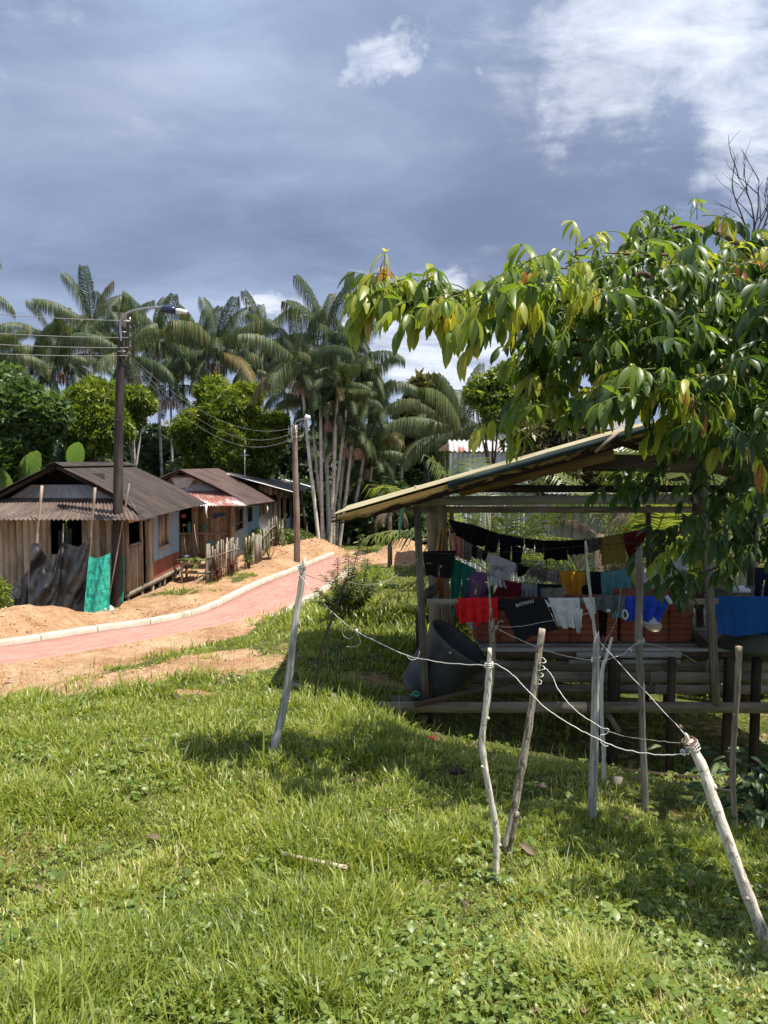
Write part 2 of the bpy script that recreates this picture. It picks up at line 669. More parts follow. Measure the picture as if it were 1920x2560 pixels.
W_FLOOR = wood('grey_floor_board', (0.14, 0.13, 0.12), (0.34, 0.32, 0.30), (0.50, 0.48, 0.45))
M_ROOF1 = metal_sheet('dark_rust_roof', (0.026, 0.019, 0.016), (0.066, 0.050, 0.043), (0.085, 0.052, 0.040), 0.52, 0.68, 0.8)
M_ROOF2 = metal_sheet('brown_rust_roof', (0.062, 0.038, 0.031), (0.125, 0.083, 0.070), (0.045, 0.030, 0.026), 0.48, 0.64, 0.8)
M_SKIRT1 = metal_sheet('rusty_skirt_sheet', (0.085, 0.058, 0.046), (0.17, 0.125, 0.103), (0.055, 0.034, 0.027), 0.5, 0.68, 0.7)
M_SKIRT2 = metal_sheet('red_rust_skirt_sheet', (0.24, 0.095, 0.07), (0.38, 0.22, 0.19), (0.14, 0.06, 0.045), 0.5, 0.64, 0.65)
M_ZINC = metal_sheet('grey_zinc_sheet', (0.30, 0.32, 0.34), (0.46, 0.48, 0.50), (0.20, 0.15, 0.12), 0.62, 0.75, 0.45, metal=0.25)
M_ZINCW = metal_sheet('white_zinc_sheet', (0.62, 0.63, 0.64), (0.80, 0.80, 0.80), (0.45, 0.28, 0.24), 0.64, 0.78, 0.45)
M_BLUE = metal_sheet('pale_blue_sheet', (0.24, 0.34, 0.46), (0.34, 0.44, 0.55), (0.30, 0.27, 0.25), 0.64, 0.8, 0.55)
M_BLUE2 = metal_sheet('faded_blue_sheet', (0.20, 0.31, 0.40), (0.30, 0.43, 0.52), (0.30, 0.36, 0.40), 0.55, 0.7, 0.6)
M_REDBAND = metal_sheet('rust_red_sheet', (0.27, 0.085, 0.055), (0.36, 0.14, 0.10), (0.16, 0.06, 0.04), 0.55, 0.7, 0.7)
M_TAN = metal_sheet('pale_tan_roof_sheet', (0.30, 0.255, 0.145), (0.46, 0.41, 0.25), (0.15, 0.125, 0.075), 0.50, 0.68, 0.7)
M_WHITEW = metal_sheet('white_house_sheet', (0.72, 0.73, 0.74), (0.84, 0.84, 0.84), (0.60, 0.56, 0.52), 0.62, 0.78, 0.6)
M_DARKIN = plain('interior_shade', (0.02, 0.017, 0.014), 0.9)  # near-black colour stands in for shade inside openings and the gable
M_CURTAIN = plain('grey_green_curtain', (0.10, 0.15, 0.14), 0.9, scale=4)
M_BLACKP = plain('black_plastic', (0.016, 0.017, 0.019), 0.42, var=0.35, scale=5, spec=0.5, bump=0.15)
M_WHITE = plain('white_plastic', (0.78, 0.78, 0.76), 0.5)
M_STEEL = plain('grey_steel', (0.42, 0.43, 0.44), 0.4, 0.6)
M_WIRE = plain('galvanised_wire', (0.50, 0.48, 0.43), 0.5, 0.25, var=0.3, scale=30)
M_WIREW = plain('white_wire', (0.68, 0.66, 0.60), 0.6, 0.0, var=0.2, scale=30)
M_WIRED = plain('dark_wire', (0.06, 0.055, 0.05), 0.6, 0.0)
M_CABLE = plain('pale_cable', (0.22, 0.22, 0.22), 0.5, 0.0)
M_CERAM = plain('brown_insulator', (0.10, 0.06, 0.045), 0.3)
M_DISH = plain('dark_grey_dish', (0.04, 0.039, 0.037), 0.6)
M_CONC = plain('pale_concrete', (0.60, 0.55, 0.46), 0.9, var=0.22, scale=3.0, bump=0.3)
M_STONE = plain('pale_stone', (0.55, 0.50, 0.44), 0.9, var=0.25, scale=8)
M_PANEL = plain('dark_solar_panel', (0.02, 0.03, 0.06), 0.25)
M_TRUNK = wood('palm_trunk_bark', (0.22, 0.19, 0.16), (0.50, 0.45, 0.39), (0.68, 0.63, 0.57), grain=3, along=6, rough=0.9)
M_TRUNKD = wood('dark_trunk_bark', (0.05, 0.04, 0.03), (0.15, 0.12, 0.09), (0.27, 0.23, 0.18), grain=6, along=5, rough=0.9)
M_TWIG = wood('brown_branch_bark', (0.06, 0.035, 0.022), (0.17, 0.10, 0.065), (0.30, 0.20, 0.14), grain=8, along=6)
M_DEADW = wood('dead_grey_twig', (0.035, 0.03, 0.028), (0.08, 0.07, 0.062), (0.16, 0.14, 0.12), grain=8, along=6)

L_PALM = leaf('palm_frond_leaf', [(0.0, (0.045, 0.072, 0.036)), (0.5, (0.082, 0.116, 0.052)), (0.85, (0.140, 0.170, 0.070)), (0.93, (0.22, 0.20, 0.08)), (1.0, (0.33, 0.22, 0.12))], 0.30, 0.5, 0.3, 1.2)
L_COCO = leaf('coconut_frond_leaf', [(0.0, (0.05, 0.075, 0.022)), (0.5, (0.105, 0.145, 0.034)), (1.0, (0.30, 0.31, 0.09))], 0.45, 0.4, 0.5, 1.7)
L_DEADF = leaf('dead_frond_leaf', [(0.0, (0.10, 0.07, 0.05)), (1.0, (0.27, 0.20, 0.14))], 0.2, 0.7, 0.2, 1.0, (1, 1, 1))
L_INGA = leaf('glossy_compound_leaf', [(0.0, (0.024, 0.050, 0.016)), (0.50, (0.060, 0.108, 0.026)), (0.78, (0.16, 0.225, 0.036)), (0.9, (0.29, 0.33, 0.05)), (0.972, (0.42, 0.40, 0.075)), (0.985, (0.36, 0.15, 0.045)), (1.0, (0.30, 0.11, 0.035))], 0.40, 0.40, 0.45, 2.2, (1.0, 1.0, 0.35))
L_MANGO = leaf('bushy_tree_leaf', [(0.0, (0.060, 0.095, 0.014)), (0.5, (0.135, 0.190, 0.024)), (0.85, (0.23, 0.29, 0.036)), (1.0, (0.36, 0.38, 0.065))], 0.40, 0.42, 0.45, 1.6)
L_BIG = leaf('broad_tree_leaf', [(0.0, (0.035, 0.070, 0.022)), (0.5, (0.075, 0.130, 0.036)), (0.85, (0.15, 0.22, 0.065)), (1.0, (0.22, 0.30, 0.09))], 0.35, 0.36, 0.5, 1.6)
L_FOREST = leaf('forest_leaf', [(0.0, (0.022, 0.040, 0.018)), (0.5, (0.045, 0.073, 0.028)), (1.0, (0.10, 0.135, 0.050))], 0.25, 0.5, 0.35, 1.3)
L_BUSH = leaf('roadside_bush_leaf', [(0.0, (0.05, 0.085, 0.025)), (0.5, (0.11, 0.16, 0.042)), (1.0, (0.27, 0.30, 0.11))], 0.35, 0.4, 0.5, 1.5)
L_YELLOWG = leaf('yellow_green_leaf', [(0.0, (0.07, 0.12, 0.02)), (0.5, (0.15, 0.21, 0.03)), (1.0, (0.32, 0.36, 0.07))], 0.38, 0.45, 0.4, 1.6)
L_BANANA = leaf('banana_leaf', [(0.0, (0.10, 0.18, 0.05)), (1.0, (0.22, 0.33, 0.11))], 0.45, 0.4, 0.4, 1.5)
L_RED = leaf('red_leaf', [(0.0, (0.10, 0.02, 0.02)), (1.0, (0.24, 0.05, 0.045))], 0.3, 0.45, 0.4, 1.2, (1, 0.7, 0.6))
L_BROWNT = leaf('brown_green_leaf', [(0.0, (0.045, 0.045, 0.020)), (0.5, (0.10, 0.095, 0.036)), (1.0, (0.24, 0.22, 0.09))], 0.3, 0.45, 0.4, 1.4)
L_VARIE = leaf('variegated_leaf', [(0.0, (0.02, 0.05, 0.016)), (0.6, (0.04, 0.085, 0.026)), (0.8, (0.22, 0.28, 0.11)), (1.0, (0.38, 0.42, 0.20))], 0.25, 0.4, 0.4, 1.3)
L_GRASS = leaf('grass_blade', [(0.0, (0.090, 0.130, 0.020)), (0.3, (0.175, 0.228, 0.030)), (0.62, (0.295, 0.340, 0.055)), (0.86, (0.41, 0.42, 0.105)), (0.95, (0.42, 0.39, 0.16)), (1.0, (0.52, 0.46, 0.26))], 0.38, 0.42, 0.5, 1.5, (1.0, 1.0, 0.4))
L_CLOVER = leaf('ground_cover_leaf', [(0.0, (0.085, 0.14, 0.026)), (0.5, (0.165, 0.235, 0.045)), (0.9, (0.27, 0.32, 0.08)), (1.0, (0.36, 0.38, 0.15))], 0.35, 0.42, 0.5, 1.4, (1, 1, 0.5))
L_SEED = leaf('palm_seed_strand', [(0.0, (0.30, 0.15, 0.10)), (1.0, (0.58, 0.38, 0.29))], 0.1, 0.8, 0.2, 1.0, (1, 1, 1))


def tarp_mat(name, col, rough, var):
    m, T = new_mat(name)
    tc = T.n('ShaderNodeTexCoord').outputs['Object']
    n = T.noise(T.mapping(tc, (5, 5, 7)), 1.0, 6, 0.6, 0.8)
    n2 = T.noise(T.mapping(tc, (24, 24, 10)), 1.0, 4, 0.6, 0.3)
    c = T.ramp(n, [(0.3, tuple(x * (1 - var) for x in col)), (0.7, tuple(min(1, x * (1 + var)) for x in col))])
    finish(T, c, rough, 0.5, T.bump(T.math('ADD', n, T.math('MULTIPLY', n2, 0.3)), 0.6, 0.05))
    return m


M_TARPB = tarp_mat('black_tarp', (0.035, 0.035, 0.037), 0.36, 0.25)
M_TARPG = tarp_mat('green_tarp', (0.035, 0.40, 0.30), 0.45, 0.18)


def brick_path():
    m, T = new_mat('red_paver_path')
    g = T.attr('gr').outputs['Vector']
    br = T.n('ShaderNodeTexBrick')
    T.l(g, br.inputs['Vector'])
    br.inputs['Scale'].default_value = 1.0
    br.inputs['Brick Width'].default_value = 0.21
    br.inputs['Row Height'].default_value = 0.105
    br.inputs['Mortar Size'].default_value = 0.006
    br.inputs['Color1'].default_value = (0.40, 0.185, 0.145, 1)
    br.inputs['Color2'].default_value = (0.48, 0.255, 0.205, 1)
    br.inputs['Mortar'].default_value = (0.34, 0.19, 0.155, 1)
    n = T.noise(g, 1.4, 5, 0.6)
    c = T.mix(T.math('MULTIPLY', T.mrange(n, 0.42, 0.75), 0.5), br.outputs['Color'], (0.50, 0.27, 0.21))
    n2 = T.noise(T.mapping(g, (1, 1, 1), (9, 4, 0)), 3.0, 6, 0.7)
    n4 = T.noise(T.mapping(g, (0.5, 1.1, 1), (2, 8, 0)), 1.3, 6, 0.65)
    c = T.mix(T.math('MULTIPLY', T.mrange(n4, 0.50, 0.66), 0.42), c, (0.30, 0.155, 0.115))
    c = T.mix(T.math('MULTIPLY', T.mrange(n2, 0.58, 0.78), 0.32), c, (0.52, 0.34, 0.22))
    finish(T, c, 0.9, 0.2, T.bump(br.outputs['Fac'], -0.3, 0.01))
    return m


def ground_mat():
    m, T = new_mat('ground_soil_and_turf')
    tc = T.n('ShaderNodeTexCoord').outputs['Object']
    dirt = T.attr('rnd').outputs['Fac']
    n1 = T.noise(tc, 1.1, 6, 0.6)
    n2 = T.noise(tc, 7.0, 7, 0.65)
    n3 = T.noise(tc, 30.0, 5, 0.6)
    soil = T.ramp(T.math('ADD', T.math('MULTIPLY', n1, 0.55), T.math('MULTIPLY', n2, 0.45)),
                  [(0.34, (0.29, 0.145, 0.072)), (0.46, (0.45, 0.265, 0.145)), (0.57, (0.56, 0.375, 0.225)), (0.70, (0.64, 0.48, 0.325))])
    soil = T.mix(T.math('MULTIPLY', T.mrange(n3, 0.50, 0.66), 0.55), soil, (0.22, 0.115, 0.06))
    turf = T.ramp(n2, [(0.3, (0.050, 0.062, 0.018)), (0.55, (0.105, 0.125, 0.032)), (0.75, (0.18, 0.165, 0.070))])
    turf = T.mix(T.math('MULTIPLY', T.mrange(n3, 0.5, 0.72), 0.5), turf, (0.13, 0.095, 0.045))
    c = T.mix(T.mrange(T.math('ADD', dirt, T.math('MULTIPLY', T.math('SUBTRACT', n2, 0.5), 0.6)), 0.38, 0.62), turf, soil)
    h = T.math('ADD', n2, T.math('MULTIPLY', n3, 0.5))
    finish(T, c, 0.95, 0.1, T.bump(h, 1.0, 0.09))
    return m


M_PATH = brick_path()
M_GROUND = ground_mat()
def kerb_mat():
    m, T = new_mat('pale_kerb_concrete')
    g = T.attr('gr').outputs['Vector']
    sp = T.n('ShaderNodeSeparateXYZ')
    T.l(g, sp.inputs[0])
    n = T.noise(T.n('ShaderNodeTexCoord').outputs['Object'], 3.0, 7, 0.65)
    c = T.ramp(n, [(0.30, (0.34, 0.28, 0.20)), (0.48, (0.47, 0.43, 0.35)), (0.70, (0.55, 0.51, 0.43))])
    j = T.math('LESS_THAN', T.math('FRACT', T.math('MULTIPLY', sp.outputs[0], 0.9)), 0.022)
    c = T.mix(T.math('MULTIPLY', j, 0.7), c, (0.12, 0.10, 0.08))
    finish(T, c, 0.92, 0.2, T.bump(n, 0.3, 0.01))
    return m


M_KERB = kerb_mat()
M_SOIL_O = plain('orange_soil', (0.60, 0.31, 0.15), 0.95, var=0.38, scale=4.0, bump=0.9)

def rake_mat():
    m, T = new_mat('peeling_rake_board')
    g = T.attr('gr').outputs['Vector']
    sp = T.n('ShaderNodeSeparateXYZ')
    T.l(g, sp.inputs[0])
    e = T.math('MULTIPLY', sp.outputs[1], -5.3)
    n = T.noise(T.mapping(g, (5.0, 9.0, 1)), 1.0, 7, 0.65, 0.3)
    n2 = T.noise(T.mapping(g, (1.6, 20.0, 1)), 1.0, 5, 0.6)
    c = T.ramp(n2, [(0.3, (0.27, 0.155, 0.045)), (0.7, (0.43, 0.275, 0.095))])
    c = T.mix(T.mrange(T.math('ADD', T.math('MULTIPLY', e, 0.55), n), 0.80, 0.90), c, (0.038, 0.020, 0.012))
    finish(T, c, 0.85, 0.2, T.bump(n, 0.4, 0.006))
    return m


M_RAKE = rake_mat()

# ------------------------------------------------------------------ the lie of the land
CTRL = [at(*p) for p in (
    (0, 2560, 2.45), (960, 2560, 2.4), (1920, 2560, 2.35), (-1500, 2560, 2.6), (3400, 2560, 2.3),
    (1243, 2217, 3.9), (1263, 2122, 4.3), (1481, 2051, 4.9), (1613, 2034, 5.2), (1935, 2405, 3.05), (1842, 2094, 5.0),
    (689, 1849, 6.1), (300, 1850, 6.3), (0, 1900, 5.8), (0, 2200, 3.9), (600, 2200, 3.9), (785, 1770, 7.9),
    (1010, 1745, 9.6), (950, 1800, 8.6), (1070, 1850, 8.6), (1540, 1925, 9.2), (1300, 1885, 8.6), (1880, 1950, 8.6),
    (831, 1606, 11.8), (650, 1724, 8.6), (900, 1610, 12.0), (1700, 1712, 14), (1509, 1937, 6.0), (1200, 1900, 6.6),
    (950, 1445, 21), (400, 1655, 11.8), (250, 1700, 10.4), (0, 1750, 10), (560, 1600, 14.6), (880, 1530, 14.2), (760, 1560, 14.5),
    (311, 1512, 20), (287, 1530, 19.2), (515, 1463, 23.5), (620, 1415, 28), (710, 1380, 32), (820, 1372, 36), (60, 1520, 20), (446, 1442, 25.2),
    (1250, 1520, 18), (1600, 1530, 18), (1980, 1530, 18), (1000, 1400, 28))]
CTRL += [Vector(p) for p in ((0, -8, -1.5), (-14, -6, -1.6), (14, -6, -1.6), (0, 0, -1.62), (-8, 2, -1.85), (8, 2, -1.7), (-14, 9, -3.0), (-18, 20, -3.7), (-20, 34, -4.0),
    (14, 8, -3.2), (18, 16, -4.0), (10, 30, -4.2), (0, 45, -4.2), (25, 40, -4.2), (-30, 45, -4.2), (0, 70, -4.2), (50, 70, -4.2), (-50, 70, -4.2), (45, 10, -3.6), (-45, 10, -3.4))]


def tps_fit(P):
    X = np.array([[p.x, p.y] for p in P])
    z = np.array([p.z for p in P])
    n = len(X)
    d = np.linalg.norm(X[:, None] - X[None], axis=2)
    K = np.where(d > 0, d * d * np.log(d + 1e-12), 0) + np.eye(n) * 0.15
    A = np.zeros((n + 3, n + 3))
    A[:n, :n] = K
    A[:n, n] = 1
    A[:n, n + 1:] = X
    A[n:, :n] = A[:n, n:].T
    s = np.linalg.solve(A, np.concatenate([z, [0, 0, 0]]))
    return X, s


_TX, _TS = tps_fit(CTRL)

PATH_Z = -3.42
FAR_E = [at_z(px, py, PATH_Z) for px, py in ((-900, 1735), (-400, 1668), (0, 1617), (130, 1597), (260, 1577), (380, 1560), (474, 1541), (537, 1519), (600, 1487), (662, 1458), (734, 1430), (790, 1406), (835, 1388))]
NEAR_E = [at_z(px, py, PATH_Z) for px, py in ((-900, 1800), (-400, 1724), (0, 1668), (130, 1648), (260, 1625), (400, 1597), (480, 1581), (560, 1563), (640, 1543), (706, 1526), (756, 1503), (800, 1478), (905, 1402))]


def resample(P, n):
    P = np.array([tuple(p) for p in smooth_line(P, 8)])
    d = np.concatenate([[0], np.cumsum(np.linalg.norm(np.diff(P, axis=0), axis=1))])
    t = np.linspace(0, d[-1], n)
    return np.stack([np.interp(t, d, P[:, k]) for k in range(3)], axis=1)


NP_ = 160
FE, NE = resample(FAR_E, NP_), resample(NEAR_E, NP_)
PMID = (FE + NE) / 2
PWID = np.linalg.norm(FE - NE, axis=1) / 2


def path_dist(x, y):
    """distance outside the path's edge (negative on it) and which side (+1 beyond)"""
    x, y = np.atleast_1d(x), np.atleast_1d(y)
    out = np.full(x.shape, 1e9)
    side = np.zeros(x.shape)
    near = (y > 4) & (y < 45) & (x > -22) & (x < 8)
    if near.any():
        xs, ys = x[near], y[near]
        D = np.hypot(xs[:, None] - PMID[None, :, 0], ys[:, None] - PMID[None, :, 1])
        i = D.argmin(axis=1)
        ax = FE[i, :2] - NE[i, :2]
        ax /= np.linalg.norm(ax, axis=1, keepdims=True)
        off = (xs - PMID[i, 0]) * ax[:, 0] + (ys - PMID[i, 1]) * ax[:, 1]
        out[near] = np.maximum(np.abs(off), D[np.arange(len(i)), i] * 0.995) - PWID[i]
        side[near] = np.sign(off)
    return out, side


def H0(x, y):
    x, y = np.atleast_1d(np.asarray(x, float)), np.atleast_1d(np.asarray(y, float))
    xc, yc = np.clip(x, -45, 45), np.clip(y, -8, 75)
    d = np.hypot(xc[:, None] - _TX[None, :, 0], yc[:, None] - _TX[None, :, 1])
    K = d * d * np.log(d + 1e-12)
    n = len(_TX)
    z = K @ _TS[:n] + _TS[n] + _TS[n + 1] * xc + _TS[n + 2] * yc
    far = sstep(40, 60, np.hypot(x, y))
    return z * (1 - far) - 4.2 * far


def bump(x, y, cx, cy, rx, ry, h, p=1.0):
    return h * np.exp(-(((x - cx) / rx) ** 2 + ((y - cy) / ry) ** 2) ** p)


M1, M2, M3 = at(1000, 1400, 28), at(800, 1385, 33), at(930, 1410, 25)


def H(x, y):
    sh = np.shape(x)
    x, y = np.atleast_1d(np.asarray(x, float)).ravel(), np.atleast_1d(np.asarray(y, float)).ravel()
    z = H0(x, y)
    pd, side = path_dist(x, y)
    beyond = side > 0
    # cut bank on the house side of the path, left part
    left = sstep(-5.2, -6.2, x) * sstep(-14, -11, x)
    bank = np.where(beyond, left * sstep(0.22, 0.55, pd) * (1 - sstep(1.9, 3.3, pd)), 0)
    z = np.where(pd < 6, z, z)
    # flatten to the path
    k = 1 - sstep(0.0, 0.9, pd)
    z = z * (1 - k) + (PATH_Z - 0.03) * k
    z += bank * (0.14 + 0.05 * np.sin(x * 2.3 + 1.0) + 0.52 * sstep(-5.9, -7.9, x))
    z += np.where(~beyond & (x < -2.75), 0.085 * sstep(-0.25, 0.05, pd) * (1 - sstep(0.4, 1.2, pd)), 0)
    spoil = np.where(beyond, sstep(-6, -5, x) * sstep(0.3, 1.0, pd) * (1 - sstep(1.0, 2.4, pd)), 0)
    z += spoil * (0.12 + 0.22 * fbm(x * 0.9, y * 0.9, 3))
    # heaps of fresh red earth at the end of the path
    lump = 0.75 + 0.5 * fbm(x * 1.6, y * 1.6, 9)
    z += (bump(x, y, 0.78, 27.5, 0.95, 1.3, 0.85) + bump(x, y, -0.3, 25.5, 0.8, 1.0, 0.30) + bump(x, y, -2.95, 32.5, 1.1, 1.0, 0.55) + bump(x, y, -4.3, 30.5, 0.9, 1.2, 0.4)) * lump
    # roughness of the ground
    rough = 0.10 * (fbm(x * 0.8, y * 0.8, 1) - 0.5) + 0.05 * (fbm(x * 3.1, y * 3.1, 2) - 0.5)
    z += rough * sstep(0.05, 0.5, pd)
    # grassy hummocks on the near side of the path
    z += bump(x, y, -3.9, 9.6, 0.85, 0.38, 0.05) + bump(x, y, -2.9, 9.3, 0.5, 0.35, 0.05) + bump(x, y, -2.35, 8.75, 0.35, 0.3, 0.05)
    z += bump(x, y, -1.9, 5.6, 0.8, 0.6, 0.06)
    return z.reshape(sh) if sh else float(z[0])


def dirt_mask(x, y):
    """1 where the soil is bare"""
    sh = np.shape(x)
    x, y = np.atleast_1d(np.asarray(x, float)).ravel(), np.atleast_1d(np.asarray(y, float)).ravel()
    pd, side = path_dist(x, y)
    n = fbm(x * 0.7, y * 0.7, 5) - 0.5
    n2 = fbm(x * 2.3, y * 2.3, 6) - 0.5
    dm = np.where(side > 0, 1 - sstep(4.5, 7.0, pd + n * 3), 0) * (y > 8) * (x > -16)
    dm = dm * (1 - 0.75 * np.where(side > 0, sstep(0.02, 0.14, n + 0.45 * n2) * sstep(0.4, 0.8, pd) * sstep(-7.6, -5.8, x), 0))
    # spilled soil on the near side
    nearside = np.where(side <= 0, (1 - sstep(1.5, 3.0, pd + n * 2.6 + n2 * 1.2)), 0) * sstep(-2.1, -3.2, x) * (y > 8)
    nearside = np.maximum(nearside, np.where(side <= 0, (1 - sstep(0.05, 0.3, pd + n2 * 0.4)), 0) * (y > 8) * (x > -8) * 0.6)
    nearside = np.maximum(nearside, bump(x, y, -3.3, 10.4, 1.9, 1.55, 1.35, 2) * (0.85 + n2))
    nearside = np.maximum(nearside, bump(x, y, -5.7, 10.7, 1.4, 0.8, 1.2, 2) * (0.8 + n2))
    dm = np.maximum(dm, nearside)
    heap = np.maximum(bump(x, y, 0.6, 26.8, 1.7, 2.6, 1.3, 2), bump(x, y, -3.2, 31.5, 2.2, 2.5, 1.2, 2))
    dm = np.maximum(dm, heap)
    # bare trodden earth by and beneath the shed, and beneath the tree
    dm = np.maximum(dm, bump(x, y, -0.1, 10.1, 0.95, 0.7, 0.62, 1) * (1.0 + n2))
    dm = np.maximum(dm, sstep(8.3, 9.1, y) * sstep(13.6, 12.8, y) * sstep(0.2, 1.0, x) * sstep(12, 10, x) * 0.40)
    dm = np.maximum(dm, bump(x, y, 3.1, 6.2, 1.0, 0.9, 0.5, 1) * (0.9 + n2))
    # small worn spots
    dm = np.maximum(dm, bump(x, y, -2.15, 8.25, 0.36, 0.16, 0.9, 1))
    dm = np.maximum(dm, bump(x, y, -1.45, 2.85, 0.2, 0.12, 0.8, 1))
    dm = np.maximum(dm, 0.46 * sstep(0.655, 0.72, fbm(x * 1.9, y * 1.9, 71, 3)) * (y < 12))
    return np.clip(dm, 0, 1).reshape(sh) if sh else float(np.clip(dm, 0, 1)[0])


def make_ground():
    ys = np.concatenate([np.linspace(-14, 1.5, 22), 1.5 + (np.geomspace(1, 60, 400) - 1) * 1.0 + 0.02])
    ys = np.concatenate([ys, np.geomspace(ys[-1] * 1.06, 700, 30)])
    u = np.linspace(-1, 1, 321)
    u = np.sign(u) * np.abs(u) ** 1.25
    half = 7 + 1.1 * np.maximum(ys, 0)
    X = u[None, :] * half[:, None]
    Yg = np.repeat(ys[:, None], len(u), axis=1)
    Z = H(X, Yg)
    D = dirt_mask(X, Yg)
    # clods on bare soil
    PD = path_dist(X.ravel(), Yg.ravel())[0].reshape(X.shape)
    Z = Z + sstep(0.0, 0.6, PD) * D * (0.16 * (fbm(X * 3.4, Yg * 3.4, 12, 5) - 0.5) + 0.16 * (fbm(X * 1.3, Yg * 1.3, 14) - 0.5)) * (Yg < 40)
    nr, nc = X.shape
    V = np.stack([X.ravel(), Yg.ravel(), Z.ravel()], axis=1)
    i = np.arange((nr - 1) * nc).reshape(nr - 1, nc)[:, :-1].ravel()
    Fq = np.stack([i, i + 1, i + nc + 1, i + nc], axis=1)
    me = np_mesh('ground', V, Fq, M_GROUND, rnd=D.ravel(), smooth=True)
    tag(link('ground', me), 'grassy slope with bare orange soil beside the path', 'ground', kind='structure')


make_ground()


def make_path():
    V, G = [], []
    L = np.concatenate([[0], np.cumsum(np.linalg.norm(np.diff(PMID, axis=0), axis=1))])
    nc = 9
    for i in range(NP_):
        for k in range(nc):
            f = min(1, max(0, (k - 1) / (nc - 3)))
            p = NE[i] * (1 - f) + FE[i] * f
            V.append((p[0], p[1], PATH_Z + 0.012 * math.sin(f * math.pi) - (0.2 if k in (0, nc - 1) else 0)))
            G.append((L[i], f * PWID[i] * 2, 0))
    Q = [(i * nc + k, (i + 1) * nc + k, (i + 1) * nc + k + 1, i * nc + k + 1) for i in range(NP_ - 1) for k in range(nc - 1)]
    tag(obj('path', V, np.array(Q)[:, ::-1], M_PATH, gr=G), 'winding footpath of red pavers with pale concrete kerbs', 'path', kind='structure')
    for (E, O, w, i0, nm) in ((FE, NE, 0.23, 0, 'far'), (NE, FE, 0.15, 0, 'near')):
        m = MB()
        V, Q, G = [], [], []
        i_0 = 0 if nm == 'far' else int(np.argmin(np.abs(E[:, 0] + 2.75)))
        for i in range(i_0, NP_):
            d = E[i] - O[i]
            d = d / np.linalg.norm(d)
            a, b = E[i], E[i] + d * w
            h = 0.10
            for p, z in ((a, -0.06), (a, h - 0.012), (a + d * 0.015, h), (b - d * 0.015, h), (b, h - 0.012), (b, -0.12)):
                V.append((p[0], p[1], PATH_Z + z - (0.14 * max(0.0, 1 - (i - i_0) / 14) if i_0 else 0)))
                G.append((L[i], z, 0))
        k = 6
        for i in range(NP_ - 1 - i_0):
            for j in range(k - 1):
                Q.append((i * k + j, i * k + j + 1, (i + 1) * k + j + 1, (i + 1) * k + j))
        m.add(V, Q, None, G)
        o = m.build('kerb', M_KERB)
        tag(o, 'pale concrete kerb along the house side of the red path' if nm == 'far' else 'pale concrete kerb along the grass side of the red path', 'kerb', kind='structure')


make_path()
# ------------------------------------------------------------------ houses beyond the path
def plank_wall(m, a, b, z0, z1, pw, t=0.025, holes=(), gap=0.006, jit=0.03):
    """upright boards from a to b (xy), leaving holes (s0, s1, za, zb) measured along the wall"""
    a, b = Vector((a[0], a[1], 0)), Vector((b[0], b[1], 0))
    L = (b - a).length
    ax = (b - a) / L
    s = 0.0
    nrm = Vector((ax.y, -ax.x, 0))
    while s < L - 0.01:
        w = min(pw * random.uniform(0.8, 1.25), L - s)
        segs = [(z0 - random.uniform(0, jit), z1)]
        for (s0, s1, za, zb) in holes:
            if s + w > s0 + 0.01 and s < s1 - 0.01:
                if s < s0 < s + w and s0 - s > 0.04:
                    w = s0 - s
                    continue
                new = []
                for (p, q) in segs:
                    if za > p and za < q:
                        new.append((p, za))
                    if zb < q and zb > p:
                        new.append((zb, q))
                    if zb <= p or za >= q:
                        new.append((p, q))
                segs = new
        c = a + ax * (s + w / 2) + nrm * random.uniform(0, 0.012)
        for (p, q) in segs:
            if q - p > 0.02:
                m.plank(c + Vector((0, 0, p)), c + Vector((0, 0, q)), w - gap, t, ax)
        s += w


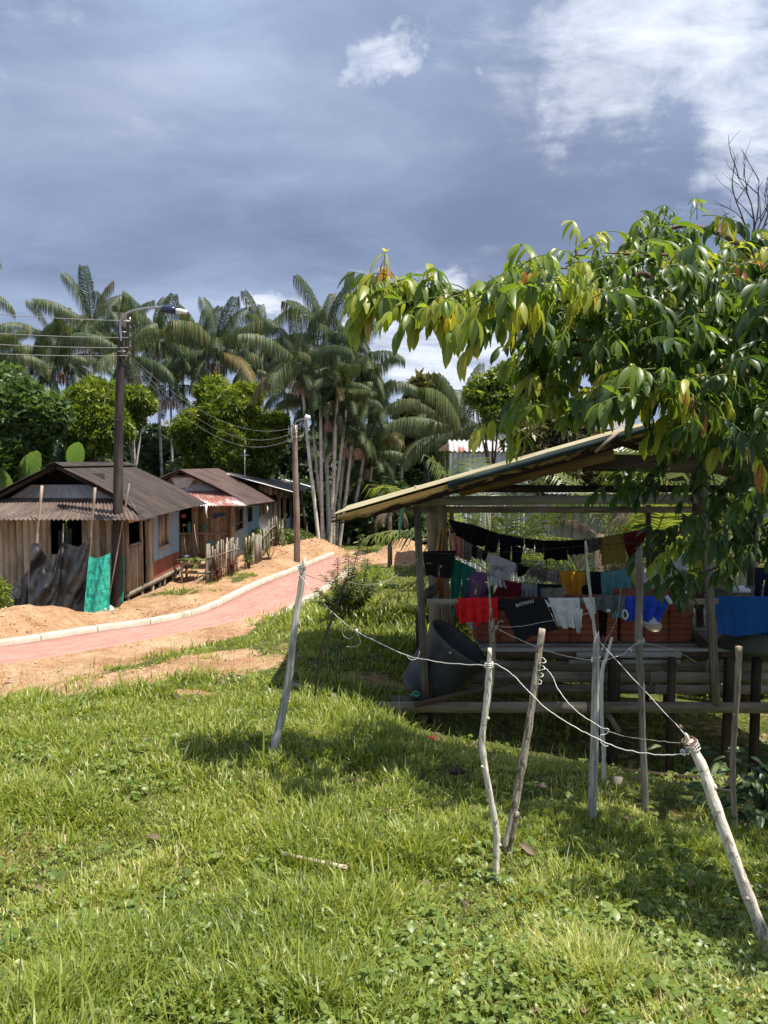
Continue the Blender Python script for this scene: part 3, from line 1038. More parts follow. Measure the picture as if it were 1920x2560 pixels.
def house_near():
    zf = -3.37
    t = thing('wooden_house', (-8.5, 22.5, H(-8.5, 22.5)), 'nearest plank house with a dark rusty gable roof behind the tarps', 'house', 'stilt houses along the path')
    m = MB()
    plank_wall(m, (-10.45, 20.0), (-6.77, 20.0), zf, -1.16, 0.17, holes=[(1.76, 2.40, -2.35, -1.42)])
    m.build('front_wall', W_BROWN, t)
    m = MB()
    plank_wall(m, (-6.75, 20.03), (-6.75, 21.22), zf, -0.98, 0.14, holes=[(0.06, 1.08, -2.15, -1.56)])
    m.build('side_wall', W_WARM, t)
    m = MB()
    m.plank((-6.70, 20.0, -2.14), (-6.70, 21.22, -2.14), 0.05, 0.10, (0, 0, 1))
    m.plank((-6.72, 21.2, zf), (-6.72, 21.2, -1.0), 0.08, 0.07, (0, 1, 0))
    m.plank((-6.72, 20.02, zf), (-6.72, 20.02, -1.0), 0.09, 0.08, (0, 1, 0))
    m.build('corner_post', W_WARM, t)
    m = MB()
    plank_wall(m, (-6.74, 21.62), (-6.74, 22.34), zf, -1.0, 0.2)
    d = m.build('door', W_WARM, t)
    m = MB()
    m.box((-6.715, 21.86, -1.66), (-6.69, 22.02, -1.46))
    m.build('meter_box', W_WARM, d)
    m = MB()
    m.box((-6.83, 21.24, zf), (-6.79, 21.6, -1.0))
    m.build('doorway_dark_panel', M_DARKIN, t)  # dark sheet across the door gap, painted as the unlit room
    # blue corrugated side
    m = MB()
    m.sheet((-6.74, 22.36, zf + 0.52), (-6.74, 22.92, zf + 0.52), (-6.74, 22.92, -0.98), (-6.74, 22.36, -0.98), 7, 0.012)
    m.sheet((-6.74, 22.92, zf + 0.52), (-6.74, 23.82, zf + 0.52), (-6.74, 23.82, -2.46), (-6.74, 22.92, -2.46), 12, 0.012)
    m.sheet((-6.74, 22.92, -1.5), (-6.74, 23.82, -1.5), (-6.74, 23.82, -0.98), (-6.74, 22.92, -0.98), 12, 0.012)
    m.sheet((-6.74, 23.82, zf + 0.52), (-6.74, 25.2, zf + 0.52), (-6.74, 25.2, -0.98), (-6.74, 23.82, -0.98), 18, 0.012)
    m.build('metal_wall', M_BLUE, t, smooth=True)
    m = MB()
    m.sheet((-6.735, 22.36, zf), (-6.735, 25.2, zf), (-6.735, 25.2, zf + 0.52), (-6.735, 22.36, zf + 0.52), 38, 0.012)
    m.build('lower_metal_band', M_REDBAND, t, smooth=True)
    # window with board shutter
    m = MB()
    for (a, b) in (((-6.72, 22.94, -2.5), (-6.72, 22.94, -1.47)), ((-6.72, 23.80, -2.5), (-6.72, 23.80, -1.47))):
        m.plank(a, b, 0.09, 0.10, (0, 1, 0))
    m.plank((-6.70, 22.88, -2.5), (-6.70, 23.86, -2.5), 0.07, 0.16, (0, 0, 1))
    m.plank((-6.72, 22.98, -1.48), (-6.72, 23.76, -1.48), 0.07, 0.10, (0, 0, 1))
    w = m.build('window', W_WARM, t)
    m = MB()
    plank_wall(m, (-6.78, 22.99), (-6.78, 23.75), -2.46, -1.5, 0.13)
    m.build('shutter', W_WARM, w)
    # insides: floor, back wall, far wall, a curtain in the front opening
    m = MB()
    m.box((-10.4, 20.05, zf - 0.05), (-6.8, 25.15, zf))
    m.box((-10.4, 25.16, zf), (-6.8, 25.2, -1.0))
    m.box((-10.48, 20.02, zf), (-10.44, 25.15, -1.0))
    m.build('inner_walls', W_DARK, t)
    m = MB()
    m.sheet((-8.66, 20.35, -2.5), (-8.36, 20.4, -2.45), (-8.3, 20.4, -1.7), (-8.66, 20.35, -1.78), 3, 0.03, per=6)
    m.build('curtain', M_CURTAIN, t, smooth=True)
    m = MB()
    m.plank((-6.74, 19.95, zf - 0.07), (-6.74, 25.25, zf - 0.07), 0.12, 0.08, (0, 0, 1))
    m.plank((-10.5, 20.0, zf - 0.07), (-6.79, 20.0, zf - 0.07), 0.12, 0.08, (0, 0, 1))
    m.build('floor_beam', W_GREY, t)
    for (x, y) in ((-6.78, 20.15), (-6.78, 21.3), (-6.78, 22.3), (-6.78, 23.0), (-6.78, 23.5), (-6.78, 24.5), (-6.78, 25.15), (-8.2, 20.1), (-9.6, 20.1)):
        m = MB()
        m.tube([(x, y, H(x, y) - 0.15), (x + 0.01, y, zf - 0.13)], [0.06, 0.055], 7, 0.08)
        m.build('stilt', W_GREY, t)
    # roof
    rz, rx = -0.01, -8.5
    ez, ex = -1.35, -5.95
    m = MB()
    m.sheet((rx, 19.85, rz), (rx, 25.6, rz), (ex, 25.75, ez + 0.02), (ex, 19.8, ez), 60, 0.013, per=4, rows=9, sag=0.05)
    m.sheet((rx, 25.6, rz), (rx, 19.85, rz), (-11.12, 19.8, ez), (-11.12, 25.75, ez), 60, 0.013, per=4, rows=7, sag=0.04)
    m.sheet((-6.74, 19.8, -0.905), (-5.88, 19.8, -1.352), (-5.84, 18.75, -1.358), (-6.72, 19.78, -0.91), 0, 0, rows=4, nrm=(0.4, -0.2, 0.9))
    m.build('roof', M_ROOF1, t, smooth=True)
    m = MB()
    m.plank((rx - 0.13, 19.82, rz + 0.0), (rx - 0.13, 25.62, rz + 0.02), 0.27, 0.012, (1, 0, 0.42))
    m.plank((rx + 0.13, 19.82, rz + 0.0), (rx + 0.13, 25.62, rz + 0.02), 0.27, 0.012, (1, 0, -0.45))
    m.build('ridge_cap', M_ROOF1, t)
    m = MB()
    m.sheet((-10.3, 20.25, -0.90), (-6.66, 20.25, -0.90), (-5.84, 18.75, -1.36), (-11.16, 18.75, -1.36), 46, 0.020, per=6, rows=6, nrm=(0, -0.3, 1))
    m.build('skirt_roof', M_SKIRT1, t, smooth=True)
    m = MB()
    m.sheet((-10.1, 20.45, -0.98), (-6.9, 20.45, -0.98), (-7.62, 20.45, -0.55), (-9.38, 20.45, -0.55), 40, 0.012, per=5)
    m.build('gable_sheet', M_ZINC, t, smooth=True)
    m = MB()
    m.box((-9.4, 20.9, -1.0), (-7.6, 20.95, -0.25))
    m.build('gable_wall', M_DARKIN, t)
    for s in (-1, 1):
        for (y, d, L) in ((19.95, 0.06, 2.0), (22.5, 0.09, 2.45)):
            m = MB()
            m.plank((rx + s * 0.03, y, rz - d), (rx + s * L, y, rz - d - L * 0.522), 0.09, 0.05, (0, 0, 1))
            m.build('rafter', W_DARK, t)
    m = MB()
    m.tube([(-6.55, 20.9, -1.24), (-6.55, 20.9, -1.32)], [0.03, 0.06], 10)
    m.build('wall_lamp', M_WHITE, t, smooth=True)
    m = MB()
    m.tube([(-5.9, 25.5, -1.36), (-5.92, 25.48, -1.6), (-5.86, 25.5, -1.8)], [0.05, 0.035, 0.01], 6, 0.3)
    m.build('hanging_rag', M_WHITE, t)


house_near()


def mural_shape(pts, n=26, jit=0.06):
    """a flat painted patch with a wobbly edge"""
    P = smooth_line(list(pts) + [pts[0]], 5)
    return [(p + Vector((0, 0, random.uniform(-1, 1) * jit * 0.1))) for p in P[:-1]]


def house_middle():
    zf = -3.62
    t = thing('wooden_house', (-7.4, 32, H(-7.4, 32)), 'house with painted front boards and faded blue side behind the picket fence', 'house', 'stilt houses along the path')
    m = MB()
    plank_wall(m, (-9.6, 29.0), (-5.86, 29.0), zf, -1.1, 0.22, t=0.03, holes=[(1.9, 2.18, -2.6, -1.35)])
    m.build('front_wall', wood('brown_mural_planks', (0.10, 0.07, 0.05), (0.33, 0.245, 0.17), (0.46, 0.36, 0.26)), t)
    m = MB()
    m.plank((-9.6, 28.96, -2.62), (-5.9, 28.96, -2.62), 0.05, 0.03, (0, 0, 1))
    m.build('wall_rail', W_BROWN, t)
    m = MB()
    m.tube([(-5.72, 28.9, zf - 0.1), (-5.72, 28.92, -1.5), (-5.7, 28.95, -1.15)], [0.115, 0.105, 0.10], 9, 0.05)
    m.build('corner_post', W_WARM, t)
    # painted patches on the boards (plain shapes)
    def patch(px, py, rx, ry, col, seed):
        c = at(px, py, 28.945)
        rr = random.Random(seed)
        k = 14
        V = [tuple(c)]
        for i in range(k):
            a = 2 * math.pi * i / k
            f = rr.uniform(0.75, 1.2)
            V.append((c.x + math.cos(a) * rx * f, c.y, c.z + math.sin(a) * ry * f))
        F = [(0, i + 1, (i + 1) % k + 1) for i in range(k)]
        obj('painted_patch', V, np.array(F), plain('wall_paint', col, 0.8, var=0.3, scale=12), t)
    patch(550, 1287, 0.26, 0.07, (0.04, 0.10, 0.26), 1)
    patch(538, 1293, 0.12, 0.06, (0.04, 0.10, 0.26), 8)
    patch(513, 1318, 0.10, 0.12, (0.08, 0.26, 0.24), 2)
    patch(473, 1318, 0.08, 0.22, (0.08, 0.24, 0.26), 3)
    patch(460, 1290, 0.10, 0.10, (0.42, 0.10, 0.09), 4)
    patch(461, 1313, 0.08, 0.05, (0.48, 0.38, 0.08), 5)
    patch(553, 1310, 0.06, 0.16, (0.38, 0.24, 0.20), 6)
    patch(530, 1358, 0.20, 0.10, (0.10, 0.34, 0.30), 7)
    patch(485, 1276, 0.09, 0.05, (0.45, 0.09, 0.08), 9)
    # blue side
    X = -5.75
    m = MB()
    holes = [(29.55, 31.15, -2.62, -1.72), (32.0, 33.4, -2.5, -1.72)]
    y = 29.05
    for (ya, yb, za, zb) in holes:
        m.sheet((X, y, zf), (X, ya, zf), (X, ya, -1.35), (X, y, -1.35), (ya - y) * 9, 0.012, per=5)
        m.sheet((X, ya, zf), (X, yb, zf), (X, yb, za), (X, ya, za), (yb - ya) * 9, 0.012, per=5)
        m.sheet((X, ya, zb), (X, yb, zb), (X, yb, -1.35), (X, ya, -1.35), (yb - ya) * 9, 0.012, per=5)
        y = yb
    m.sheet((X, y, zf), (X, 35.4, zf), (X, 35.4, -1.35), (X, y, -1.35), (35.4 - y) * 9, 0.012, per=5)
    m.build('side_wall', M_BLUE2, t, smooth=True)
    for k, (ya, yb, za, zb) in enumerate(holes):
        m = MB()
        m.plank((X + 0.02, ya + 0.03, za), (X + 0.02, ya + 0.03, zb), 0.08, 0.07, (0, 1, 0))
        m.plank((X + 0.02, yb - 0.03, za), (X + 0.02, yb - 0.03, zb), 0.08, 0.07, (0, 1, 0))
        m.plank((X + 0.02, ya + 0.08, zb - 0.03), (X + 0.02, yb - 0.08, zb - 0.03), 0.06, 0.06, (0, 0, 1))
        m.plank((X + 0.02, ya + 0.08, za + 0.02), (X + 0.02, yb - 0.08, za + 0.02), 0.06, 0.08, (0, 0, 1))
        if k == 0:
            m.plank((X + 0.02, ya + 0.08, -2.32), (X + 0.02, yb - 0.08, -2.32), 0.04, 0.05, (0, 0, 1))
        w = m.build('window', W_GREY if k == 0 else M_BLUE2, t)
        m = MB()
        m.box((X - 0.10, ya + 0.05, za), (X - 0.06, yb - 0.05, zb))
        m.build('window_dark_panel', M_DARKIN if k else W_DARK, w)  # dark panel behind the opening, indoor shade put into its colour
    m = MB()
    m.box((-9.6, 29.1, zf - 0.05), (-5.8, 35.3, zf))
    m.box((-9.6, 35.3, zf), (-5.8, 35.36, -1.0))
    m.box((-9.66, 29.1, zf), (-9.61, 35.3, -1.0))
    m.build('inner_walls', W_DARK, t)
    rx, rz, ex, ez = -7.54, -0.2, -4.88, -1.47
    m = MB()
    m.sheet((rx, 28.4, rz), (rx, 35.0, rz), (ex - 0.02, 35.9, ez - 0.24), (ex, 27.9, ez), 60, 0.013, per=4, rows=8, sag=0.03)
    m.sheet((rx, 35.0, rz), (rx, 28.4, rz), (-10.2, 27.9, ez), (-10.2, 35.9, ez), 60, 0.013, per=4, rows=7, sag=0.03)
    m.sheet((-5.84, 28.4, -1.0), (-4.9, 28.3, -1.458), (-4.86, 27.25, -1.475), (-5.84, 28.38, -1.01), 0, 0, rows=4, nrm=(0.4, -0.2, 0.9))
    m.build('roof', M_ROOF2, t, smooth=True)
    m = MB()
    m.sheet((-9.3, 28.6, -0.99), (-5.8, 28.6, -0.99), (-5.35, 27.85, -1.26), (-9.75, 27.85, -1.26), 44, 0.02, per=6, rows=4, nrm=(0, -0.3, 1))
    m.build('skirt_roof', M_SKIRT2, t, smooth=True)
    m = MB()
    m.sheet((-9.75, 27.9, -1.235), (-5.37, 27.9, -1.235), (-4.86, 27.2, -1.475), (-10.2, 27.2, -1.475), 50, 0.02, per=6, rows=4, nrm=(0, -0.3, 1))
    m.build('skirt_edge_sheet', metal_sheet('half_rusted_white_sheet', (0.50, 0.47, 0.45), (0.66, 0.63, 0.61), (0.36, 0.14, 0.10), 0.46, 0.56, 0.5, streak=2.5), t, smooth=True)
    m = MB()
    m.sheet((-9.2, 28.75, -1.06), (-5.95, 28.75, -1.06), (-6.7, 28.75, -0.75), (-8.5, 28.75, -0.75), 36, 0.012, per=5)
    m.build('gable_sheet', M_ZINC, t, smooth=True)
    m = MB()
    m.sheet((-8.5, 29.05, -0.85), (-6.7, 29.05, -0.85), (-7.2, 29.05, -0.42), (-7.9, 29.05, -0.42), 0, 0)
    m.sheet((-7.75, 28.72, -0.92), (-7.3, 28.72, -0.86), (-7.05, 28.72, -0.5), (-7.95, 28.72, -0.52), 2, 0.03)
    m.build('gable_cloth', M_CONC, t)
    for s in (-1, 1):
        m = MB()
        m.plank((rx + s * 0.03, 28.5, rz - 0.06), (rx + s * 2.1, 28.5, rz - 0.06 - 2.1 * 0.477), 0.09, 0.05, (0, 0, 1))
        m.build('rafter', W_DARK, t)
    m = MB()
    m.plank((-5.0, 28.0, -1.55), (-5.0, 35.6, -1.72), 0.07, 0.05, (0, 0, 1))
    m.build('eave_plate', W_DARK, t)
    m = MB()
    p = at(666, 1262, 32.8)
    m.tube([p, p + Vector((0.05, 0, -0.2)), p + Vector((0.02, 0, -0.42))], [0.05, 0.03, 0.008], 6, 0.3)
    m.build('hanging_rag', M_WHITE, t)
    for (x, y) in ((-5.8, 29.2), (-5.8, 31.5), (-5.8, 34.5), (-8, 29.1)):
        m = MB()
        m.tube([(x, y, H(x, y) - 0.1), (x, y, zf)], 0.07, 7, 0.06)
        m.build('stilt', W_GREY, t)


house_middle()


def house_far():
    zf = -3.7
    t = thing('wooden_house', (-5.9, 38, H(-5.9, 38)), 'farthest plank house with a low dark roof edged in white metal', 'house', 'stilt houses along the path')
    m = MB()
    plank_wall(m, (-8.0, 35.9), (-4.97, 35.9), zf, -0.98, 0.2, holes=[(1.7, 2.9, -1.75, -1.45)])
    m.build('front_wall', W_WARM, t)
    X = -4.95
    m = MB()
    plank_wall(m, (X, 35.95), (X, 42.4), zf, -1.12, 0.2, holes=[(0.5, 1.6, -2.7, -1.6), (2.6, 4.0, -3.2, -1.75), (4.8, 5.8, -2.9, -1.75)])
    m.build('side_wall', W_WARM, t)
    m = MB()
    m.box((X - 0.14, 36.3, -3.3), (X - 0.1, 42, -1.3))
    m.build('window_dark_panel', M_DARKIN, t)  # one dark sheet behind all three openings, painted as indoor shade
    for y in (35.92, 37.9, 40.3, 42.4):
        m = MB()
        m.plank((X + 0.06, y, zf - 0.25), (X + 0.06, y, -1.2), 0.14, 0.1, (0, 1, 0))
        m.build('post', W_PALE, t)
    m = MB()
    m.box((X + 0.03, 38.0, zf), (X + 0.055, 40.2, -2.75))
    m.build('pale_blue_panel', plain('pale_blue_paint', (0.34, 0.50, 0.66), 0.7, var=0.25, scale=5), t)
    m = MB()
    m.sheet((-7.3, 34.7, -0.40), (-7.3, 42.6, -0.40), (-3.95, 42.8, -1.33), (-4.1, 34.6, -1.27), 70, 0.012, per=4)
    m.build('roof', metal_sheet('far_roof_sheet', (0.09, 0.075, 0.07), (0.17, 0.145, 0.135), (0.30, 0.27, 0.26), 0.6, 0.75), t, smooth=True)
    m = MB()
    m.plank((-7.3, 34.6, -0.38), (-4.1, 34.5, -1.245), 0.30, 0.012, (0, 1, 0))
    m.build('roof_edge', M_ZINCW, t)
    m = MB()
    m.plank((-7.3, 42.3, -0.34), (-3.9, 42.5, -1.29), 1.1, 0.012, (0, 1, 0))
    m.build('roof_edge', M_ZINCW, t)
    m = MB()
    m.box((-7.9, 42.4, zf), (-5.1, 42.45, -1.2))
    m.box((-8.0, 36.0, zf - 0.05), (-5.05, 42.3, zf))
    m.build('inner_walls', W_DARK, t)


house_far()

# antenna mast above the middle house
m = MB()
m.tube([at(612, 1262, 36.2), at(612, 1122, 36.2)], 0.022, 6)
p = at(612, 1138, 36.2)
m.tube([p + Vector((-0.25, 0, 0)), p + Vector((0.25, 0, 0))], 0.012, 5)
tag(m.build('antenna_mast', M_STEEL), 'thin grey antenna mast standing behind the roof of the painted house', 'antenna')

# satellite dish behind the fence
dish = thing('satellite_dish', (at(672, 1372, 31.0).x, 31.0, H(at(672, 1372, 31.0).x, 31.0)), 'dark grey satellite dish on a pole behind the picket fence', 'dish')
c = at(672, 1308, 31.0)
V, Q = [], []
nr, ns = 7, 24
nrm = Vector((0.28, -1, 0.42)).normalized()
ux = nrm.cross(Vector((0, 0, 1))).normalized()
uy = ux.cross(nrm).normalized()
for i in range(nr):
    r = 0.43 * i / (nr - 1)
    for k in range(ns):
        a = 2 * math.pi * k / ns
        V.append(tuple(c + ux * math.cos(a) * r + uy * math.sin(a) * r * 0.95 + nrm * (0.55 * r * r)))
for i in range(nr - 1):
    for k in range(ns):
        Q.append((i * ns + k, i * ns + (k + 1) % ns, (i + 1) * ns + (k + 1) % ns, (i + 1) * ns + k))
obj('reflector', V, np.array(Q), M_DISH, dish, smooth=True)
m = MB()
m.tube([c + Vector((0, 0.05, 0)), Vector((c.x, 31.1, dish.location.z))], 0.03, 7)
m.build('pole', M_STEEL, dish)
m = MB()
m.tube([c - uy * 0.42, c + nrm * 0.45 + ux * 0.02], 0.014, 5)
m.build('feed_arm', M_STEEL, dish)


# ------------------------------------------------------------------ utility poles and cables
def pole_near():
    Y = 19.2
    b = at(287, 1536, Y)
    t = thing('utility_pole', b, 'tall dark utility pole with solar street lamp beside the green tarp', 'utility pole', 'wooden poles along the path')
    m = MB()
    top = at(306, 783, Y)
    pts = [b + Vector((0, 0, -0.3))] + [b.lerp(top, f) + Vector((0.015 * math.sin(f * 7), 0, 0)) for f in np.linspace(0, 1, 14)]
    m.tube(pts, list(np.linspace(0.135, 0.098, len(pts))), 10, 0.03)
    m.build('shaft', W_POLE, t)
    # spool rack
    m = MB()
    m.tube([at(325, 793, Y), at(325, 908, Y)], 0.018, 6)
    for py in (800, 843, 868, 889):
        m.tube([at(309, py, Y), at(325, py, Y)], 0.012, 5)
    m.tube([at(296, 803, Y - 0.12), at(326, 803, Y - 0.12)], 0.015, 5)
    m.tube([at(296, 830, Y - 0.12), at(316, 830, Y - 0.12)], 0.012, 5)
    m.tube([at(293, 878, Y - 0.12), at(314, 878, Y - 0.12)], 0.012, 5)
    rack = m.build('wire_rack', M_STEEL, t)
    for py in (803, 822, 844, 869, 889):
        m = MB()
        c = at(325, py, Y - 0.03)
        m.tube([c + Vector((0, 0, z)) for z in (-0.045, -0.02, 0, 0.02, 0.045)], [0.045, 0.045, 0.03, 0.045, 0.045], 10)
        m.build('insulator', M_CERAM, rack, smooth=True)
    m = MB()
    arm = smooth_line([at(303, 853, Y - 0.14), at(301, 810, Y - 0.14), at(308, 790, Y - 0.16), at(330, 778, Y - 0.3), at(370, 770, Y - 0.5), at(415, 767, Y - 0.7)], 5)
    m.tube(arm, 0.027, 8)
    a = m.build('lamp_arm', M_STEEL, t, smooth=True)
    l = MB()
    e0, e1 = at(412, 768, Y - 0.7), at(462, 780, Y - 0.9)
    l.plank(e0, e1, 0.20, 0.09, (0.2, 1, 0.2))
    lamp = l.build('lamp_head', M_WHITE, a)
    l = MB()
    l.plank(at(413, 769, Y - 0.78), at(441, 776, Y - 0.9), 0.26, 0.13, (0.2, 1, 0.5))
    l.build('lamp_housing', M_PANEL, a)
    m = MB()
    for py in (1050, 1395):
        q = at(291, py, Y)
        m.tube([q + Vector((0.14 * math.cos(k), 0.14 * math.sin(k), 0)) for k in np.linspace(0, 6.28, 13)], 0.008, 4, caps=False)
    m.build('strap', M_WIRED, t)


pole_near()


def pole_far():
    Y = 27.0
    b = at(742, 1418, Y)
    t = thing('utility_pole', b, 'shorter reddish utility pole with a small lamp before the palm clump', 'utility pole', 'wooden poles along the path')
    m = MB()
    top = at(738, 1062, Y)
    pts = [b + Vector((0, 0, -0.3))] + [b.lerp(top, f) + Vector((0.02 * math.sin(f * 6), 0, 0)) for f in np.linspace(0, 1, 12)]
    m.tube(pts, list(np.linspace(0.125, 0.085, len(pts))), 9, 0.04)
    m.build('shaft', W_POLE2, t)
    m = MB()
    arm = smooth_line([at(737, 1075, Y - 0.1), at(738, 1056, Y - 0.15), at(748, 1050, Y - 0.3), at(763, 1046, Y - 0.5)], 4)
    m.tube(arm, 0.025, 6)
    a = m.build('lamp_arm', M_STEEL, t)
    m = MB()
    m.tube([at(762, 1046, Y - 0.5), at(768, 1044, Y - 0.5), at(776, 1043, Y - 0.5)], [0.06, 0.11, 0.05], 8)
    m.build('lamp_head', M_WHITE, a, smooth=True)
    m = MB()
    m.box(at(761, 1041, Y - 0.5), at(768, 1037, Y - 0.3))
    m.build('lamp_housing', M_PANEL, a)
    m = MB()
    m.tube([at(738.5, 1064, Y - 0.11), at(738.5, 1096, Y - 0.11)], 0.015, 5)
    for py in (1068, 1080, 1092):
        m.tube([at(733, py, Y - 0.1), at(744, py, Y - 0.1)], 0.02, 5)
    m.build('wire_rack', M_STEEL, t)


pole_far()


def sag(a, b, s, n=20):
    a, b = Vector(a), Vector(b)
    return [a.lerp(b, i / n) - Vector((0, 0, 4 * s * (i / n) * (1 - i / n))) for i in range(n + 1)]


for k, (ly, pyy, ord_) in enumerate(((752, 802, 'top'), (806, 844, 'second'), (836, 869, 'third'), (864, 889, 'lowest'))):
    m = MB()
    e = at(-40, ly, 17.6)
    far = e + (e - at(325, pyy, 19.15)) * 2.2
    far.z = e.z + 0.3
    m.tube(sag(far, at(325, pyy, 19.15), 0.30, 30), 0.009, 5)
    tag(m.build('power_cable', M_CABLE), {'top': 'topmost of the four power cables tied to the tall utility pole', 'second': 'second cable from the top at the tall utility pole', 'third': 'third cable from the top at the tall utility pole', 'lowest': 'lowest of the four power cables tied to the tall utility pole'}[ord_], 'cable', 'cables arriving at the tall pole')
for k, (py0, py1, s, lab) in enumerate(((890, 1068, 0.75, 'upper'), (896, 1080, 0.95, 'middle'), (905, 1092, 1.05, 'lower'))):
    m = MB()
    m.tube(sag(at(326, py0, 19.25), at(736, py1, 26.9), s, 30), 0.005, 5)
    tag(m.build('power_cable', M_CABLE), lab + ' of the three thin cables strung between the two utility poles', 'cable', 'cables between the poles')


# ------------------------------------------------------------------ tarps and their stakes in front of the nearest house
def tarp(name, top, bot, Y, mat, label, folds, nx=60, nz=26, amp=0.05, group=None):
    """hanging sheet between a top line and a bottom line (pixels at depth Y, given as x,y pairs)"""
    def line(P, u):
        xs = np.array([p[0] for p in P], float)
        ys = np.array([p[1] for p in P], float)
        d = np.concatenate([[0], np.cumsum(np.hypot(np.diff(xs), np.diff(ys)))])
        d /= d[-1]
        return np.interp(u, d, xs), np.interp(u, d, ys)
    V, Q = [], []
    for j in range(nz):
        v = j / (nz - 1)
        for i in range(nx):
            u = i / (nx - 1)
            tx, ty = line(top, u)
            bx, by = line(bot, u)
            px, py = tx * (1 - v) + bx * v, ty * (1 - v) + by * v
            d = 0
            for (fq, ph, sl, am) in folds:
                d += am * math.sin(fq * (u + sl * (v - 0.5)) * 2 * math.pi + ph)
            d += amp * 0.8 * (fbm(u * 6, v * 6, 4) - 0.5) + amp * 0.5 * (fbm(u * 17, v * 13, 8) - 0.5)
            V.append(tuple(at(px, py, Y - 0.25 * v + d * (0.25 + 0.75 * math.sin(math.pi * (0.12 + 0.8 * v))))))
    for j in range(nz - 1):
        for i in range(nx - 1):
            a = j * nx + i
            Q.append((a, a + 1, a + nx + 1, a + nx))
    return tag(obj(name, V, np.array(Q), mat, smooth=True), label, 'tarp', group)


tarp('black_tarp', [(78, 1359), (93, 1357), (104, 1374), (116, 1391), (135, 1407), (146, 1378), (157, 1355), (176, 1362), (196, 1367), (214, 1354), (228, 1341)],
     [(70, 1512), (110, 1528), (160, 1536), (207, 1548)], 18.7, M_TARPB, 'large crumpled black plastic tarp hung between stakes before the nearest house',
     [(2.2, 0.4, 0.35, 0.16), (5.0, 1.0, 0.5, 0.06), (9, 2, 0.2, 0.02)], amp=0.10, group='tarps hung before the nearest house')
tarp('black_tarp', [(8, 1478), (30, 1464), (52, 1448), (70, 1425)], [(8, 1530), (30, 1530), (50, 1530), (70, 1528)], 18.9, M_TARPB,
     'low black tarp corner sagging toward the ground beside the big crumpled one', [(2, 0, 0.2, 0.05)], 24, 14, 0.05, 'tarps hung before the nearest house')
tarp('green_tarp', [(222, 1389), (238, 1396), (256, 1391), (276, 1382)], [(208, 1552), (230, 1552), (250, 1550), (274, 1548)], 18.65, M_TARPG,
     'bright green plastic tarp hanging beside the tall utility pole', [(1.2, 0.5, 0.3, 0.06), (3.1, 1, 0.6, 0.025)], 40, 40, 0.07, 'tarps hung before the nearest house')
tarp('green_tarp', [(300, 1390), (311, 1394)], [(300, 1500), (308, 1508)], 19.5, M_TARPG,
     'narrow strip of green tarp showing behind the tall utility pole', [(0.8, 0.2, 0, 0.03)], 10, 20, 0.03, 'tarps hung before the nearest house')
for (a, b, r, lab) in (((105, 1214), (88, 1400), 0.045, 'tall thin stake at the edge of the black tarp under the skirt roof'),
                       ((238, 1219), (222, 1400), 0.042, 'tall thin stake between the black tarp and the green tarp'),
                       ((159, 1308), (156, 1380), 0.024, 'short stake holding up the middle of the black tarp'),
                       ((324, 1208), (302, 1330), 0.024, 'slender pole leaning on the tall utility pole')):
    m = MB()
    A, B = at(a[0], a[1], 18.8), at(b[0], b[1], 18.8)
    d = (B - A)
    g = A + d * ((H(B.x, 18.8) - A.z) / d.z)
    m.plank(A, g, r * 1.25, r * 0.8, (1, 0, 0), 0.002)
    tag(m.build('stake', W_WARM), lab, 'stake', 'stakes before the nearest house')

# ------------------------------------------------------------------ picket fence
A, B = at(515, 1463, 23.5), at(708, 1378, 32.0)
fence = thing('picket_fence', (A.x, A.y, H(A.x, A.y)), 'rough grey picket fence of split stakes beside the red path', 'fence')
npk = 62
for i in range(npk):
    f = i / (npk - 1)
    if 0.36 < f < 0.42:
        continue
    x, y = A.x + (B.x - A.x) * f, A.y + (B.y - A.y) * f
    x += random.uniform(-0.03, 0.03)
    z0 = H(x, y)
    hgt = random.uniform(0.95, 1.22) * (1.05 if f < 0.3 else 1.0)
    m = MB()
    lean = random.uniform(-0.05, 0.05)
    thick = random.choice((0.020, 0.024, 0.030, 0.034, 0.055))
    m.plank((x, y, z0 - 0.12), (x + lean, y + lean, z0 + hgt), thick * 1.5, thick, (0.45, 0.9, 0), 0.004)
    m.build('picket', random.choice((W_PALE, W_GREY, W_GREY)), fence)
m = MB()
for dz in (0.35, 0.8):
    m.tube([(A.x + (B.x - A.x) * f + 0.03, A.y + (B.y - A.y) * f, H(A.x + (B.x - A.x) * f, A.y + (B.y - A.y) * f) + dz) for f in np.linspace(0, 1, 14)], 0.018, 5)
m.build('rail', W_GREY, fence)
for f, s in ((0.555, 1.0), (0.60, 0.9)):
    x, y = A.x + (B.x - A.x) * f + 0.06, A.y + (B.y - A.y) * f
    m = MB()
    m.tube([(x, y, H(x, y) - 0.1), (x + 0.02, y, H(x, y) + 1.12 * s)], [0.09, 0.08], 8, 0.05)
    m.build('fence_post', W_GREY, fence)

# plant bench by the gap between the two houses
bx = at(452, 1440, 24.3).x
bench = thing('plant_bench', (bx + 0.4, 24.6, H(bx + 0.4, 24.6)), 'rough timber plant bench between the nearest house and the picket fence', 'bench')
m = MB()
z1 = at(450, 1408, 24.3).z
m.plank((bx, 24.3, z1), (bx + 0.85, 24.3, z1), 0.12, 0.03, (0, 0, 1))
m.plank((bx, 24.65, z1 + 0.05), (bx + 0.85, 24.65, z1 + 0.05), 0.5, 0.03, (0, 1, 0))
m.build('bench_top', W_BROWN, bench)
m = MB()
m.plank((bx, 24.27, z1 - 0.28), (bx + 0.85, 24.27, z1 - 0.30), 0.10, 0.03, (0, 0, 1))
m.plank((bx + 0.4, 24.25, z1 - 0.62), (bx + 0.85, 24.25, z1 - 0.42), 0.12, 0.03, (0, 0, 1))
m.build('cross_board', W_BROWN, bench)
